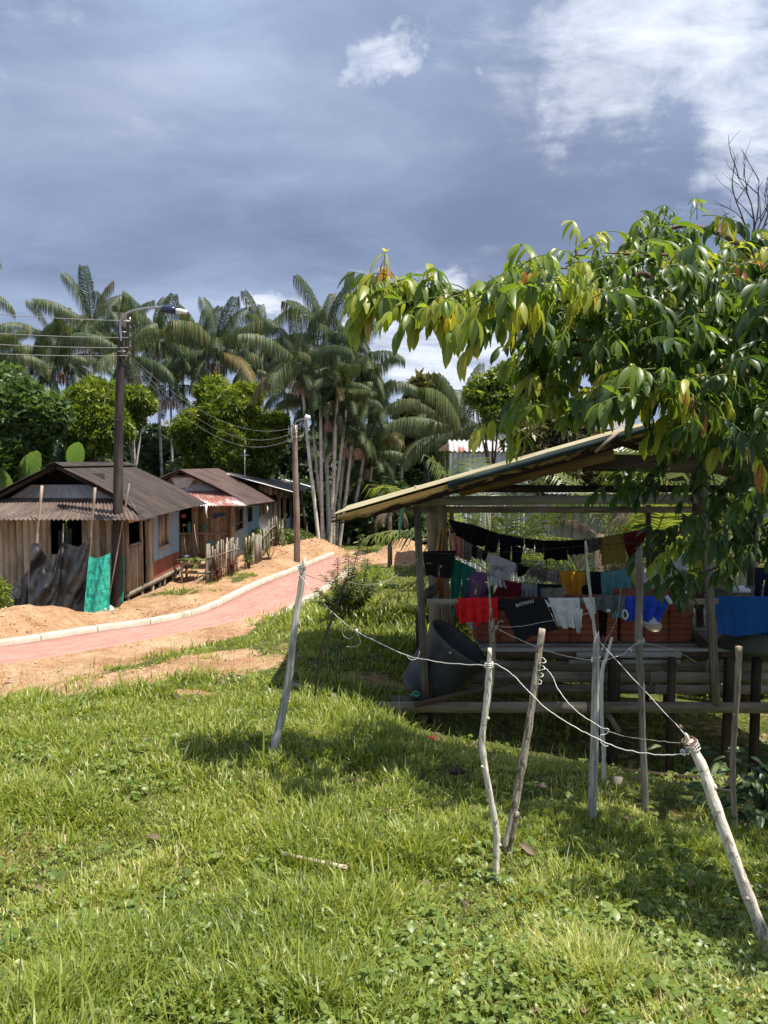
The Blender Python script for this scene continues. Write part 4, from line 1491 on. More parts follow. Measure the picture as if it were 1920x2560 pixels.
for dx in (0.03, 0.82):
    for dy in (24.33, 24.9):
        m = MB()
        m.plank((bx + dx, dy, H(bx + dx, dy) - 0.05), (bx + dx, dy, z1 + 0.02), 0.07, 0.06, (1, 0, 0))
        m.build('leg', W_BROWN, bench)
for (px, py0, py1, lab) in ((470, 1405, 1320, 'bare pale stick leaning up from the plant bench, the shorter of two'), (497, 1380, 1310, 'bare pale stick rising out of the strappy plant on the bench')):
    m = MB()
    m.tube([at(px, py0, 24.4), at(px - 8, (py0 + py1) / 2, 24.4), at(px - 12, py1, 24.4)], [0.018, 0.015, 0.01], 5)
    tag(m.build('stick', W_PALE), lab, 'stick')
m = MB()
c = at(462, 1400, 24.5)
m.tube([c + Vector((0, 0, -0.12)), c + Vector((0, 0, 0.0)), c + Vector((0, 0, 0.16))], [0.13, 0.17, 0.2], 14)
tag(m.build('plant_tub', M_BLACKP, smooth=True), 'round black tub standing on the plant bench', 'tub')
for (px, py, Y, s, mt, lab) in ((430, 1440, 25.0, 0.16, M_STONE, 'pale stone lying under the edge of the nearest house'), (270, 1532, 18.6, 0.13, M_STONE, 'pale stone at the foot of the tall utility pole'), (118, 1530, 18.2, 0.08, M_STONE, 'small pale stone below the black tarp')):
    p = at(px, py, Y)
    m = MB()
    p.z = H(p.x, p.y)
    m.tube([p + Vector((0, 0, -0.04)), p + Vector((0.01, 0, s * 0.4)), p + Vector((0, 0, s * 0.8))], [s * 1.2, s * 1.1, s * 0.5], 8, 0.18)
    tag(m.build('stone', mt, smooth=True), lab, 'stone')
# ------------------------------------------------------------------ shed with the washing
def shed():
    Yf, Yb = 9.0, 12.2
    s = 0.285                                     # slope of the roof
    ex, ez, peak = -0.545, -0.555, 3.42
    t = thing('open_shed', (2.2, 10.5, H(2.2, 10.5)), 'open timber shed on stilts with a low tan metal roof, full of hanging washing', 'shed')

    def rz(x):
        return ez + s * (x - ex) if x < peak else ez + s * (peak - ex) - s * (x - peak)
    # roof sheets, two slopes; the far edge of the eave is drawn in
    m = MB()
    m.sheet((ex, 8.55, ez), (ex - 0.02, 12.4, ez - 0.12), (peak, 12.4, rz(peak) - 0.12), (peak, 8.55, rz(peak)), 34, 0.012, per=5, rows=16, jit=0.012, nrm=(-0.27, 0, 1))
    m.sheet((peak, 12.4, rz(peak) - 0.12), (peak, 8.55, rz(peak)), (6.6, 8.55, rz(6.6)), (6.6, 12.4, rz(6.6) - 0.12), 34, 0.012, per=5, rows=5, nrm=(0.27, 0, 1))
    m.build('roof_sheet', M_TAN, t, smooth=True)
    # rotten, twice-painted rake board: yellow below, dark green above
    m = MB()
    n = 70
    V, Q, G = [], [], []
    for i in range(n):
        f = i / (n - 1)
        x = ex + 0.02 + (peak - ex - 0.02) * f
        zt = rz(x) - 0.025
        hh = 0.125 * min(1, 0.45 + f * 6) * (1 + 0.10 * (fbm(np.array([f * 40.0]), np.array([0.3]), 3)[0] - 0.5)) + (0.05 * (fbm(np.array([f * 90.0]), np.array([0.7]), 4)[0] - 0.5) if f < 0.55 else 0.01)
        for (dz, dy) in ((0, 0), (-hh * 0.5, 0), (-hh, 0.004), (-hh, 0.03), (0, 0.03)):
            V.append((x, 8.53 + dy, zt + dz))
            G.append((x * 1.05, dz * 1.5, 3.3))
    for i in range(n - 1):
        for k in range(4):
            a = i * 5 + k
            Q.append((a, a + 5, a + 6, a + 1))
    m.add(V, Q, None, G)
    m.build('rake_board', M_RAKE, t)
    m = MB()
    m.plank((ex + 1.25, 8.515, rz(ex + 1.25) - 0.03), (peak, 8.515, rz(peak) - 0.035), 0.075, 0.02, (0, 0, 1), 0.004)
    m.build('green_trim_board', W_GREENB, t)
    m = MB()
    for k in range(9):
        x0 = ex + random.uniform(0.0, 0.25)
        z = rz(x0) - random.uniform(0.03, 0.09)
        m.plank((x0 - random.uniform(0, 0.12), 8.55 + 0.006 * k, z - 0.035), (x0 + random.uniform(0.3, 0.7), 8.55 + 0.006 * k, z + 0.12), random.uniform(0.012, 0.04), 0.006, (0, 0, 1), 0.006)
    m.build('rotten_board_end', W_ROT, t)
    # lower, warm rafter under the rake on the right half and the collar beam
    m = MB()
    m.plank((0.85, 8.72, rz(0.85) - 0.155), (2.6, 8.72, rz(2.6) - 0.235), 0.12, 0.04, (0, 0, 1), 0.004)
    m.build('rafter', W_RUST, t)
    m = MB()
    for y in (9.25, 10.6, 12.0):
        m.plank((ex + 0.1, y, rz(ex + 0.1) - 0.07 - (y - 8.55) * 0.031), (peak, y, rz(peak) - 0.07 - (y - 8.55) * 0.031), 0.09, 0.05, (0, 0, 1))
        m.plank((peak, y, rz(peak) - 0.07 - (y - 8.55) * 0.031), (6.4, y, rz(6.4) - 0.07 - (y - 8.55) * 0.031), 0.09, 0.05, (0, 0, 1))
    m.build('rafter', W_DARK, t)
    m = MB()
    m.plank((2.3, 8.9, 0.02), (6.2, 8.9, -0.06), 0.20, 0.05, (0, 0, 1), 0.005)
    m.build('collar_beam', W_DARK, t)
    m = MB()
    m.plank(at(1548, 1078, 8.50), at(1488, 1130, 8.50), 0.035, 0.03, (1, 0, 0), 0.003)
    m.build('brace', W_WARM, t)
    # tie beams
    zb = at(1040, 1252, Yf).z
    m = MB()
    m.plank((0.32, Yf - 0.03, zb), (3.75, Yf - 0.03, zb + 0.02), 0.105, 0.05, (0, 0, 1), 0.004)
    m.build('front_beam', W_GREY, t)
    m = MB()
    m.plank((0.95, Yf + 0.35, zb + 0.13), (6.0, Yf + 0.35, zb + 0.13), 0.09, 0.06, (0, 0, 1), 0.003)
    m.plank((0.4, Yf + 0.32, zb + 0.10), (0.95, Yf + 0.32, zb + 0.10), 0.05, 0.04, (0, 0, 1))
    m.build('second_beam', W_DARK, t)
    m = MB()
    m.plank((-0.2, 12.1, rz(-0.2) - 0.26), (6.2, 12.1, rz(-0.2) - 0.26), 0.10, 0.06, (0, 0, 1))
    m.plank((0.42, 8.9, zb + 0.09), (0.50, 12.1, zb + 0.05), 0.09, 0.06, (0, 0, 1))
    m.build('eave_beam', W_BROWN, t)
    # posts
    def post(px0, py0, px1, py1, Y, w, th, mt, name='post'):
        mm = MB()
        a, b = at(px0, py0, Y), at(px1, py1, Y)
        mm.plank(b, a, w, th, (1, 0, 0), 0.002)
        return mm.build(name, mt, t)
    post(1042, 1262, 1064, 1768, Yf, 0.085, 0.07, W_GREY)
    post(1752, 1090, 1790, 1762, Yf - 0.05, 0.085, 0.07, W_GREY)
    post(1741, 1110, 1748, 1520, Yf + 0.4, 0.10, 0.09, W_DARK)
    post(1080, 1262, 1090, 1690, Yb, 0.17, 0.12, W_BROWN)
    post(1105, 1262, 1120, 1690, Yb - 0.5, 0.13, 0.10, W_WARM)
    post(1128, 1262, 1136, 1700, Yb + 0.3, 0.07, 0.07, W_WARM)
    post(1620, 1262, 1624, 1520, Yb, 0.07, 0.06, W_DARK)
    post(1748, 1508, 1756, 1740, Yf + 1.6, 0.085, 0.07, W_GREY)
    post(1758, 1240, 1768, 1480, Yf + 1.0, 0.10, 0.09, W_BROWN)
    # rail on the front
    zr = at(1060, 1503, Yf).z
    m = MB()
    m.plank((0.50, Yf - 0.055, zr), (3.92, Yf - 0.055, zr + 0.01), 0.07, 0.035, (0, 0, 1), 0.003)
    m.plank((3.98, Yf + 0.12, zr - 0.01), (6.2, Yf + 0.12, zr - 0.01), 0.07, 0.035, (0, 0, 1))
    m.build('front_rail', W_GREY, t)
    m = MB()
    m.plank(at(1062, 1492, Yf + 0.2), at(1092, 1470, Yf + 1.8), 0.16, 0.03, (0, 0, 1))
    m.build('side_board', W_GREY, t)
    # floor
    zfl = at(1300, 1640, Yf).z
    m = MB()
    for k in range(16):
        y = Yf + 0.38 + k * 0.19
        m.plank((1.2, y, zfl - 0.012 * random.random()), (6.2, y, zfl), 0.192, 0.03, (0, 1, 0), 0.002)
    m.build('floor', W_FLOOR, t)
    m = MB()
    m.plank((2.35, Yf + 0.25, zfl - 0.05), (3.62, Yf + 0.25, zfl - 0.05), 0.07, 0.03, (0, 0, 1))
    m.plank((2.25, Yf + 0.22, zfl - 0.13), (3.6, Yf + 0.22, zfl - 0.125), 0.05, 0.03, (0, 0, 1))
    m.build('floor_edge_board', W_FLOOR, t)
    # horizontal skirt boards
    rows = ((1222, 1640, 1664, -0.3, W_DARK), (1208, 1668, 1694, -0.3, W_GREY), (1192, 1695, 1722, -0.3, W_GREY), (1186, 1728, 1752, -0.3, W_GREY))
    for (px, y0, y1, dy, mt) in rows:
        m = MB()
        z = (at(px, y0, Yf).z + at(px, y1, Yf).z) / 2
        w = abs(at(px, y0, Yf).z - at(px, y1, Yf).z)
        x0 = at(px, y0, Yf).x
        brk = random.uniform(2.0, 3.6)
        m.plank((x0, Yf - dy, z), (x0 + brk, Yf - dy, z - 0.005), w, 0.028, (0, 0, 1), 0.003)
        m.plank((x0 + brk + 0.006, Yf - dy, z - 0.008), (6.3, Yf - dy, z - 0.012), w, 0.028, (0, 0, 1), 0.003)
        m.build('skirt_board', mt, t)
    m = MB()
    z = at(1400, 1772, Yf - 0.12).z
    m.plank((at(920, 1775, 8.95).x, 8.945, z), (2.4, 8.945, z + 0.0), 0.125, 0.035, (0, 0, 1), 0.003)
    m.plank((2.41, 8.945, z - 0.002), (6.4, 8.945, z - 0.012), 0.125, 0.035, (0, 0, 1), 0.003)
    m.build('lowest_board', W_GREY, t)
    # stilts
    for (px, w) in ((1075, 0.09), (1545, 0.12), (1835, 0.095), (1905, 0.09), (1690, 0.08)):
        for Y in (9.12, 12.0):
            x = (px - 960) / F_PX * 9.12
            mm = MB()
            mm.plank((x, Y, H(x, Y) - 0.2), (x, Y, zfl - 0.05), w, w * 0.9, (1, 0, 0), 0.004)
            mm.build('stilt', W_DARK, t)
    m = MB()
    m.plank(at(1520, 1785, 8.98), at(1548, 1830, 8.98), 0.06, 0.05, (0, 0, 1))
    m.build('stilt_brace', W_GREY, t)
    m = MB()
    m.plank(at(1062, 1788, 8.98), at(1048, 1846, 8.96), 0.08, 0.05, (1, 0, 0), 0.01)
    m.build('prop', W_DARK, t)
    return t, zfl, zr


SHED, ZFL, ZRAIL = shed()

# loose plank lying on the lowest board
m = MB()
m.plank(at(1036, 1764, 8.88), at(1270, 1706, 8.90), 0.055, 0.045, (0, 0, 1), 0.006)
tag(m.build('loose_plank', W_DARK), 'dark rough plank leaning against the shed under the black barrel', 'plank')

# ------------------------------------------------------------------ the barrel
ba, bb = at(1052, 1728, 9.46), at(1148, 1606, 9.34)
barrel = thing('plastic_barrel', ba, 'big black open plastic barrel tipped on its side against the shed post', 'barrel')
ax = (bb - ba).normalized()
ux = ax.cross(Vector((0, 1, 0))).normalized()
uy = ax.cross(ux).normalized()
BL = (bb - ba).length / 0.70
prof = [(0.0, 0.02), (0.0, 0.285), (0.025, 0.305), (0.30, 0.345), (0.62, 0.385), (0.64, 0.41), (0.70, 0.415), (0.715, 0.405), (0.70, 0.385), (0.62, 0.37), (0.3, 0.32), (0.03, 0.26), (0.02, 0.02)]
V, Q = [], []
ns = 40
for (h, r) in prof:
    for k in range(ns):
        a = 2 * math.pi * k / ns
        V.append(tuple(ba + ax * (h * BL) + ux * math.cos(a) * r + uy * math.sin(a) * r))
for i in range(len(prof) - 1):
    for k in range(ns):
        Q.append((i * ns + k, i * ns + (k + 1) % ns, (i + 1) * ns + (k + 1) % ns, (i + 1) * ns + k))


def barrel_mat():
    mt, T = new_mat('scuffed_black_plastic')
    tc = T.n('ShaderNodeTexCoord').outputs['Object']
    n = T.noise(tc, 5, 6, 0.65)
    sc = T.noise(T.mapping(tc, (30, 4, 12)), 1, 5, 0.7)
    c = T.ramp(n, [(0.3, (0.035, 0.038, 0.043)), (0.7, (0.075, 0.080, 0.088))])
    c = T.mix(T.math('MULTIPLY', T.mrange(sc, 0.55, 0.75), 0.5), c, (0.14, 0.135, 0.13))
    sp = T.n('ShaderNodeSeparateXYZ')
    T.l(tc, sp.inputs[0])
    dust = T.math('SUBTRACT', T.math('ADD', n, 0.1), T.math('MULTIPLY', T.math('ADD', sp.outputs[0], sp.outputs[2]), 2.2))
    c = T.mix(T.math('MULTIPLY', T.mrange(dust, 0.45, 1.1), 0.75), c, (0.30, 0.24, 0.19))
    finish(T, c, 0.55, 0.4)
    return mt


obj('shell', V, np.array(Q), barrel_mat(), barrel, smooth=True)
m = MB()
q = ba + ax * 0.665 - uy * 0.0
for sgn in (1,):
    c = ba + ax * 0.66 * BL + ux * 0.10 * sgn + uy * 0.41
    m.tube([c, c + uy * 0.02], 0.018, 8)
m.build('rim_bolt', M_STEEL, barrel)
m = MB()
b0 = at(1012, 1742, 9.4)
m.plank((b0.x - 0.18, 9.4, b0.z - 0.05), (b0.x + 0.2, 9.4, b0.z - 0.06), 0.13, 0.06, (0, 0, 1))
tag(m.build('timber_block', W_GREY), 'short grey timber block wedged under the black barrel', 'block')
m = MB()
c = at(1040, 1735, 8.95)
m.tube([c + Vector((0.035 * math.cos(a), 0.0, 0.03 * math.sin(a))) for a in np.linspace(0, 6.3, 12)] + [c + Vector((0.05, 0, -0.01)), c + Vector((-0.08, 0.01, -0.015))], 0.010, 6)
tag(m.build('plastic_strap', plain('teal_plastic', (0.06, 0.26, 0.22), 0.5)), 'small twist of teal plastic strap by the foot of the barrel', 'strap')

# ------------------------------------------------------------------ the stack of hollow bricks on the shed floor
BRW, BRH, BRD = 0.295, 0.078, 0.20
M_BRICK = plain('terracotta_brick', (0.33, 0.105, 0.052), 0.9, var=0.25, scale=7, bump=0.4)


def brick_proto():
    m = MB()
    w, d, h = BRW - 0.006, BRD - 0.01, BRH - 0.004
    V, Q = [], []
    for i, z in enumerate((0, 0.004, h - 0.004, h)):
        e = 0.004 if i in (0, 3) else 0.0
        V += [(-w / 2 + e, -d / 2 + e, z), (w / 2 - e, -d / 2 + e, z), (w / 2 - e, d / 2 - e, z), (-w / 2 + e, d / 2 - e, z)]
    for i in range(3):
        for k in range(4):
            Q.append((i * 4 + k, i * 4 + (k + 1) % 4, (i + 1) * 4 + (k + 1) % 4, (i + 1) * 4 + k))
    Q += [(3, 2, 1, 0), (12, 13, 14, 15)]
    m.add(V, Q)
    # shallow grooves: thin raised ribs on the long faces
    for k in range(3):
        z = h * (0.22 + 0.28 * k)
        m.box((-w / 2 + 0.01, -d / 2 - 0.0025, z - 0.006), (w / 2 - 0.01, -d / 2 + 0.001, z + 0.006))
    o = m.build('brick', M_BRICK, org=(0, 0, 0))
    return tag(o, 'dull red hollow clay brick in the stack on the shed floor', 'brick', 'bricks stacked on the shed floor')


bp = brick_proto()
x0, y0 = at(1188, 1630, 9.75).x, 9.75
first = True
for row in range(2):
    for c in range(9):
        nh = [7, 7, 7, 6, 7, 7, 8, 8, 8][c]
        for k in range(nh):
            if (c, k) in ((3, 5), (1, 5)):
                continue
            if first:
                o = bp
                first = False
            else:
                o = bp.copy()
                COL.objects.link(o)
            gap = 0.012 if c >= 6 else 0.004
            o.location = (x0 + BRW / 2 + c * (BRW + gap) + random.uniform(-0.008, 0.008), y0 + row * (BRD + 0.02) + random.uniform(-0.012, 0.012), ZFL + 0.018 + k * BRH)
            o.rotation_euler = (0, 0, random.uniform(-0.02, 0.02))

# ------------------------------------------------------------------ washing
CLOTHES_GROUP = 'washing hung in the shed'


def garment(name, quad, Y, col, label, cat, kind='towel', mat=None, folds=3.0, amp=0.034, back=0.55, nx=22, nz=22):
    """a hung piece. quad = top-left, top-right, bottom-right, bottom-left (pixels) at depth Y; folded over its line"""
    tl, tr, br, bl = [at(p[0], p[1], Y) for p in quad]
    if kind != 'top':            # cloth is wider than its pegged edge and hangs a little below
        for (p, q) in ((tl, tr), (bl, br)):
            e = (q - p) * 0.05
            p -= e
            q += e
        bl += (bl - tl) * 0.09
        br += (br - tr) * 0.09
    ph = random.uniform(0, 6)
    rr = random.uniform(0.8, 1.3)
    Vs, Qs = [], []

    def patch(uL, uR, v0, v1, nxx, nzz, dy, drop=1.0):
        base = len(Vs)
        for j in range(nzz):
            v = v0 + (v1 - v0) * j / (nzz - 1)
            a, b = uL(v), uR(v)
            for i in range(nxx):
                u = a + (b - a) * i / (nxx - 1)
                vv = v * drop
                ed = vv + (0.025 * math.sin(u * 7 + ph) + 0.02 * math.sin(u * 15 + ph * 2)) * (j / (nzz - 1))
                p = tl.lerp(tr, u).lerp(bl.lerp(br, u), min(ed, 1.2))
                f = amp * (0.25 + 0.85 * v) * (math.sin(folds * rr * 6.28 * u + ph + v * 0.8) + 0.5 * math.sin(folds * 2.3 * 6.28 * u + ph * 3 - v * 1.5))
                f += amp * 1.2 * (fbm(np.array([u * 5 + ph]), np.array([v * 6]), 2)[0] - 0.5)
                top = max(0, 1 - v / 0.06)
                p = p + Vector((0, dy * (1 - top * 0.8) + f, 0))
                Vs.append(tuple(p))
        for j in range(nzz - 1):
            for i in range(nxx - 1):
                a = base + j * nxx + i
                Qs.append((a, a + 1, a + nxx + 1, a + nxx))
    one = lambda v: 1.0
    zero = lambda v: 0.0
    if kind == 'towel':
        patch(zero, one, 0, 1, nx, nz, -0.012)
        patch(zero, one, 0, 1, nx, nz // 2, 0.02, back)
    elif kind == 'shirt':          # folded over the line: sleeves flare at the upper half, body below
        L = lambda v: 0.0 + 0.16 * float(sstep(0.42, 0.52, v))
        Rr = lambda v: 1.0 - 0.14 * float(sstep(0.45, 0.54, v))
        patch(L, Rr, 0, 1, nx, nz + 6, -0.012)
        patch(lambda v: 0.04, lambda v: 0.96, 0, 0.9, nx, nz // 2, 0.02, back)
    elif kind == 'shirt_down':     # hung by its hem: body above, sleeves below
        L = lambda v: 0.10 - 0.12 * float(sstep(0.55, 0.68, v)) + 0.30 * float(sstep(0.84, 1.0, v))
        Rr = lambda v: 0.90 + 0.12 * float(sstep(0.55, 0.68, v)) - 0.30 * float(sstep(0.84, 1.0, v))
        patch(L, Rr, 0, 1, nx, nz + 6, -0.012)
        patch(L, Rr, 0, 0.92, nx, nz // 2, 0.02, 0.97)
    elif kind in ('pants', 'shorts'):
        cr = 0.34 if kind == 'pants' else 0.5
        patch(zero, one, 0, cr, nx, 9, -0.012)
        patch(lambda v: 0.0 + 0.03 * v, lambda v: 0.49 - 0.07 * (v - cr), cr, 1.0, nx // 2, nz, -0.012)
        patch(lambda v: 0.51 + 0.07 * (v - cr), lambda v: 1.0 - 0.03 * v, cr, 0.97, nx // 2, nz, -0.012)
        patch(lambda v: 0.03, lambda v: 0.97, 0, cr, nx, 6, 0.02)
    elif kind == 'top':            # narrow straps below
        patch(zero, one, 0, 0.62, nx, nz, -0.012)
        patch(lambda v: 0.06, lambda v: 0.13, 0.62, 1.0, 4, 8, -0.012)
        patch(lambda v: 0.80, lambda v: 0.87, 0.62, 1.0, 4, 8, -0.012)
        patch(lambda v: 0.02, lambda v: 0.98, 0, 0.5, nx, 8, 0.02)
    o = obj(name, Vs, np.array(Qs), mat or cloth(name + '_cloth', tuple(min(0.78, c * (1.65 if max(col) > 0.06 else 1.15)) for c in col)), smooth=True)
    return tag(o, label, cat, CLOTHES_GROUP)


def c1(x, y):      # zoomed coordinates of the two washing close-ups, turned into photograph pixels
    return (1000 + x * 0.3014, 1250 + y * 0.3014)


def c2(x, y):
    return (1420 + x * 0.3014, 1250 + y * 0.3014)


def q1(x0, y0, x1, y1, x2, y2, x3, y3):
    return [c1(x0, y0), c1(x1, y1), c1(x2, y2), c1(x3, y3)]


def q2(x0, y0, x1, y1, x2, y2, x3, y3):
    return [c2(x0, y0), c2(x1, y1), c2(x2, y2), c2(x3, y3)]


BLK = (0.020, 0.020, 0.022)
NAV = (0.012, 0.016, 0.026)
# upper line, deepest in the shed
YA = 11.4
garment('towel', q1(405, 162, 612, 205, 600, 372, 470, 300), YA, BLK, 'black towel at the high end of the upper clothesline by the shed posts', 'towel', folds=2)
garment('legwear', q1(612, 205, 735, 248, 715, 372, 605, 368), YA, (0.014, 0.014, 0.016), 'black cloth hung between the high black towel and the spotted blouse', 'clothing', folds=2)
garment('blouse', q1(730, 247, 828, 284, 800, 415, 700, 425), YA - 0.05, (0.03, 0.025, 0.03), 'dark spotted blouse on the upper clothesline', 'blouse', mat=cloth('dark_spotted_cloth', (0.03, 0.025, 0.03), pat=((0.25, 0.06, 0.06), 34, 0.22)))
garment('jeans', q1(832, 285, 1020, 318, 1005, 520, 830, 505), YA, NAV, 'dark navy trousers with hanging legs on the upper clothesline', 'trousers', 'pants')
garment('sock', q1(1038, 320, 1112, 328, 1108, 400, 1042, 392), YA, BLK, 'small black garment pegged right after the navy trousers', 'clothing')
garment('cloth', q1(1120, 328, 1195, 336, 1190, 432, 1128, 425), YA, (0.06, 0.05, 0.045), 'dark brown rag pegged before the black strappy top', 'cloth')
garment('tank_top', q1(1195, 338, 1392, 340, 1385, 590, 1190, 590), YA - 0.1, (0.008, 0.010, 0.012), 'black top with two hanging straps on the upper clothesline', 'top', 'top')
garment('shorts', q1(1392, 336, 1537, 330, 1530, 440, 1398, 445), YA, (0.010, 0.013, 0.016), 'black shorts beside the strappy top, by the spotted pole', 'shorts')
garment('cloth', q2(165, 332, 275, 312, 272, 400, 180, 430), YA, (0.12, 0.10, 0.09), 'grey brown cloth pegged next to the mustard towel', 'cloth')
garment('towel', q2(275, 315, 450, 280, 468, 490, 288, 522), YA, (0.20, 0.145, 0.035), 'mustard olive towel on the upper clothesline', 'towel', folds=1.5, amp=0.012)
garment('blouse', q2(448, 282, 662, 232, 600, 400, 515, 510), YA, (0.115, 0.018, 0.020), 'dark red ruffled blouse at the far end of the upper clothesline', 'blouse', folds=5)
# middle line
YB = 10.6
garment('towel', q1(420, 272, 526, 322, 518, 475, 440, 440), YB, (0.42, 0.20, 0.165), 'faded coral pink towel at the high end of the middle clothesline', 'towel', folds=2)
garment('dress', q1(526, 335, 604, 378, 580, 495, 520, 480), YB, (0.42, 0.33, 0.35), 'pale child dress with red blossoms, next to the coral towel', 'dress', mat=cloth('blossom_cloth', (0.42, 0.33, 0.35), pat=((0.35, 0.05, 0.09), 26, 0.30)))
garment('shorts', q1(602, 378, 642, 392, 630, 480, 592, 462), YB, BLK, 'tiny black shorts between the two blossom printed pieces', 'shorts')
garment('blouse', q1(642, 396, 690, 420, 668, 495, 632, 470), YB, (0.36, 0.27, 0.33), 'little mauve printed blouse before the white lettered shirt', 'blouse', mat=cloth('mauve_print_cloth', (0.36, 0.27, 0.33), pat=((0.22, 0.05, 0.10), 30, 0.25)))
garment('shorts', q1(688, 420, 740, 440, 722, 500, 678, 492), YB, BLK, 'small black shorts tucked behind the shoulder of the white lettered shirt', 'shorts')
TEE = garment('t_shirt', q1(742, 440, 950, 520, 940, 680, 690, 590), YB - 0.05, (0.56, 0.51, 0.53), 'dusty white t-shirt with faded grey lettering on the middle clothesline', 'shirt', 'shirt')
garment('cloth', q1(948, 520, 972, 528, 968, 600, 946, 590), YB, (0.30, 0.28, 0.27), 'narrow grey strip of cloth beside the white lettered shirt', 'cloth', nx=8)
garment('shorts', q1(972, 528, 1070, 555, 1040, 605, 975, 640), YB, BLK, 'black shorts between the white lettered shirt and the grey rags', 'shorts')
garment('cloth', q1(1070, 555, 1152, 572, 1140, 632, 1085, 628), YB, (0.17, 0.17, 0.155), 'first of the grey rags on the middle clothesline, darkest of them', 'cloth', folds=4)
garment('cloth', q1(1150, 572, 1216, 584, 1205, 672, 1135, 650), YB, (0.22, 0.17, 0.15), 'brownish rag between the two grey ones on the middle clothesline', 'cloth', folds=4)
garment('blouse', q1(1214, 584, 1338, 592, 1330, 690, 1205, 660), YB, (0.27, 0.255, 0.25), 'grey blouse next to the orange shirt', 'blouse', folds=4)
garment('t_shirt', q1(1335, 588, 1528, 600, 1515, 812, 1352, 812), YB - 0.1, (0.56, 0.235, 0.025), 'bright orange t-shirt on the middle clothesline', 'shirt', 'shirt')
garment('skirt', q2(102, 605, 160, 605, 158, 695, 112, 700), YB, (0.38, 0.32, 0.36), 'pale lilac cloth behind the spotted pole', 'cloth')
garment('skirt', q2(112, 700, 182, 700, 180, 806, 125, 808), YB, BLK, 'black cloth below the pale lilac one behind the spotted pole', 'cloth')
garment('skirt', q2(182, 600, 286, 598, 284, 805, 186, 806), YB, (0.028, 0.030, 0.032), 'black skirt between the spotted pole and the teal towel', 'skirt')
garment('towel', q2(285, 598, 496, 578, 522, 800, 288, 805), YB - 0.05, (0.105, 0.27, 0.285), 'teal towel on the middle clothesline', 'towel', folds=3)
garment('cloth', q2(420, 580, 560, 490, 555, 560, 492, 585), YB + 0.4, (0.40, 0.37, 0.38), 'thin grey sheet behind the teal towel', 'cloth')
garment('cloth', q2(500, 640, 562, 640, 558, 790, 515, 770), YB + 0.2, (0.26, 0.25, 0.25), 'grey cloth hanging between the teal towel and the tall plank post', 'cloth')
garment('cloth', q2(492, 572, 640, 545, 600, 660, 555, 708), YB, (0.50, 0.43, 0.17), 'pale yellow cloth hung by its corner beside the teal towel', 'cloth')
garment('sheet', q2(640, 600, 960, 440, 975, 740, 640, 800), YB + 0.9, (0.52, 0.50, 0.49), 'large pale grey sheet hung behind the tree leaves', 'sheet')
# lower line
YC = 9.9
garment('shorts', q1(200, 425, 452, 418, 425, 640, 215, 610), YC - 0.3, (0.018, 0.018, 0.020), 'black shorts hung beside the front post of the shed', 'shorts', 'shorts', folds=2)
m_tag = MB()
m_tag.plank(at(*c1(340, 540), YC - 0.36), at(*c1(343, 562), YC - 0.36), 0.012, 0.004, (1, 0, 0))
tag(m_tag.build('sewn_label', M_WHITE, bpy.data.objects[[o.name for o in COL.objects if o.name.startswith('shorts')][-1]]), None, None)
garment('trousers', q1(430, 480, 622, 570, 545, 815, 428, 930), YC, (0.018, 0.125, 0.095), 'dark green trousers hung near the front post of the shed', 'trousers', 'pants')
garment('leggings', q1(600, 582, 735, 612, 690, 815, 540, 812), YC, (0.155, 0.075, 0.165), 'purple leggings on the lower clothesline', 'leggings', 'pants')
garment('cloth', q1(750, 625, 852, 655, 872, 722, 745, 690), YC, (0.40, 0.42, 0.44), 'pale grey cloth under the white lettered shirt', 'cloth')
garment('cloth', q1(690, 720, 770, 715, 765, 812, 680, 812), YC + 0.1, (0.03, 0.12, 0.06), 'green cloth half hidden behind the thin bare branch', 'cloth')
garment('blouse', q1(855, 665, 1010, 690, 1035, 832, 765, 812), YC, (0.105, 0.012, 0.022), 'dark crimson blouse on the lower clothesline', 'blouse', folds=5)
garment('cloth', q1(1012, 700, 1140, 700, 1140, 815, 1015, 812), YC, (0.20, 0.22, 0.23), 'blue grey cloth next to the dark crimson blouse', 'cloth')
garment('cloth', q1(1140, 700, 1172, 700, 1170, 815, 1142, 815), YC, (0.015, 0.03, 0.16), 'narrow dark blue cloth beside the beige printed one', 'cloth', nx=8)
garment('cloth', q1(1150, 695, 1330, 700, 1330, 725, 1152, 718), YC - 0.05, BLK, 'narrow black band of cloth over the beige printed cloth', 'cloth', nz=8)
garment('shirt', q1(1172, 712, 1352, 718, 1350, 815, 1172, 815), YC, (0.36, 0.34, 0.29), 'beige printed cloth on the lower clothesline', 'cloth', mat=cloth('beige_print_cloth', (0.36, 0.34, 0.29), pat=((0.10, 0.09, 0.07), 14, 0.25)))
# over the front rail
YD = 8.90
garment('t_shirt', q1(495, 812, 795, 812, 790, 985, 505, 1005), YD - 0.02, (0.62, 0.014, 0.018), 'bright red shirt folded over the front rail of the shed', 'shirt', folds=4)
garment('sleeve', q1(460, 862, 510, 862, 520, 960, 466, 958), YD + 0.0, (0.55, 0.014, 0.018), 'red sleeve showing beside the bright red shirt on the rail', 'clothing', nx=10)
garment('cloth', q1(640, 940, 815, 905, 812, 950, 635, 1035), YD + 0.03, (0.42, 0.012, 0.02), 'darker red hem hanging below the bright red shirt', 'cloth')
garment('cloth', q1(795, 815, 845, 815, 830, 905, 800, 900), YD, (0.07, 0.014, 0.02), 'maroon cloth bunched between the red and the black shirts on the rail', 'cloth', nx=10)
BT = garment('t_shirt', q1(838, 818, 1208, 812, 1292, 1048, 978, 1148), YD - 0.03, (0.017, 0.017, 0.018), 'black t-shirt with white block lettering slung over the rail', 'shirt', folds=1.2, amp=0.010)
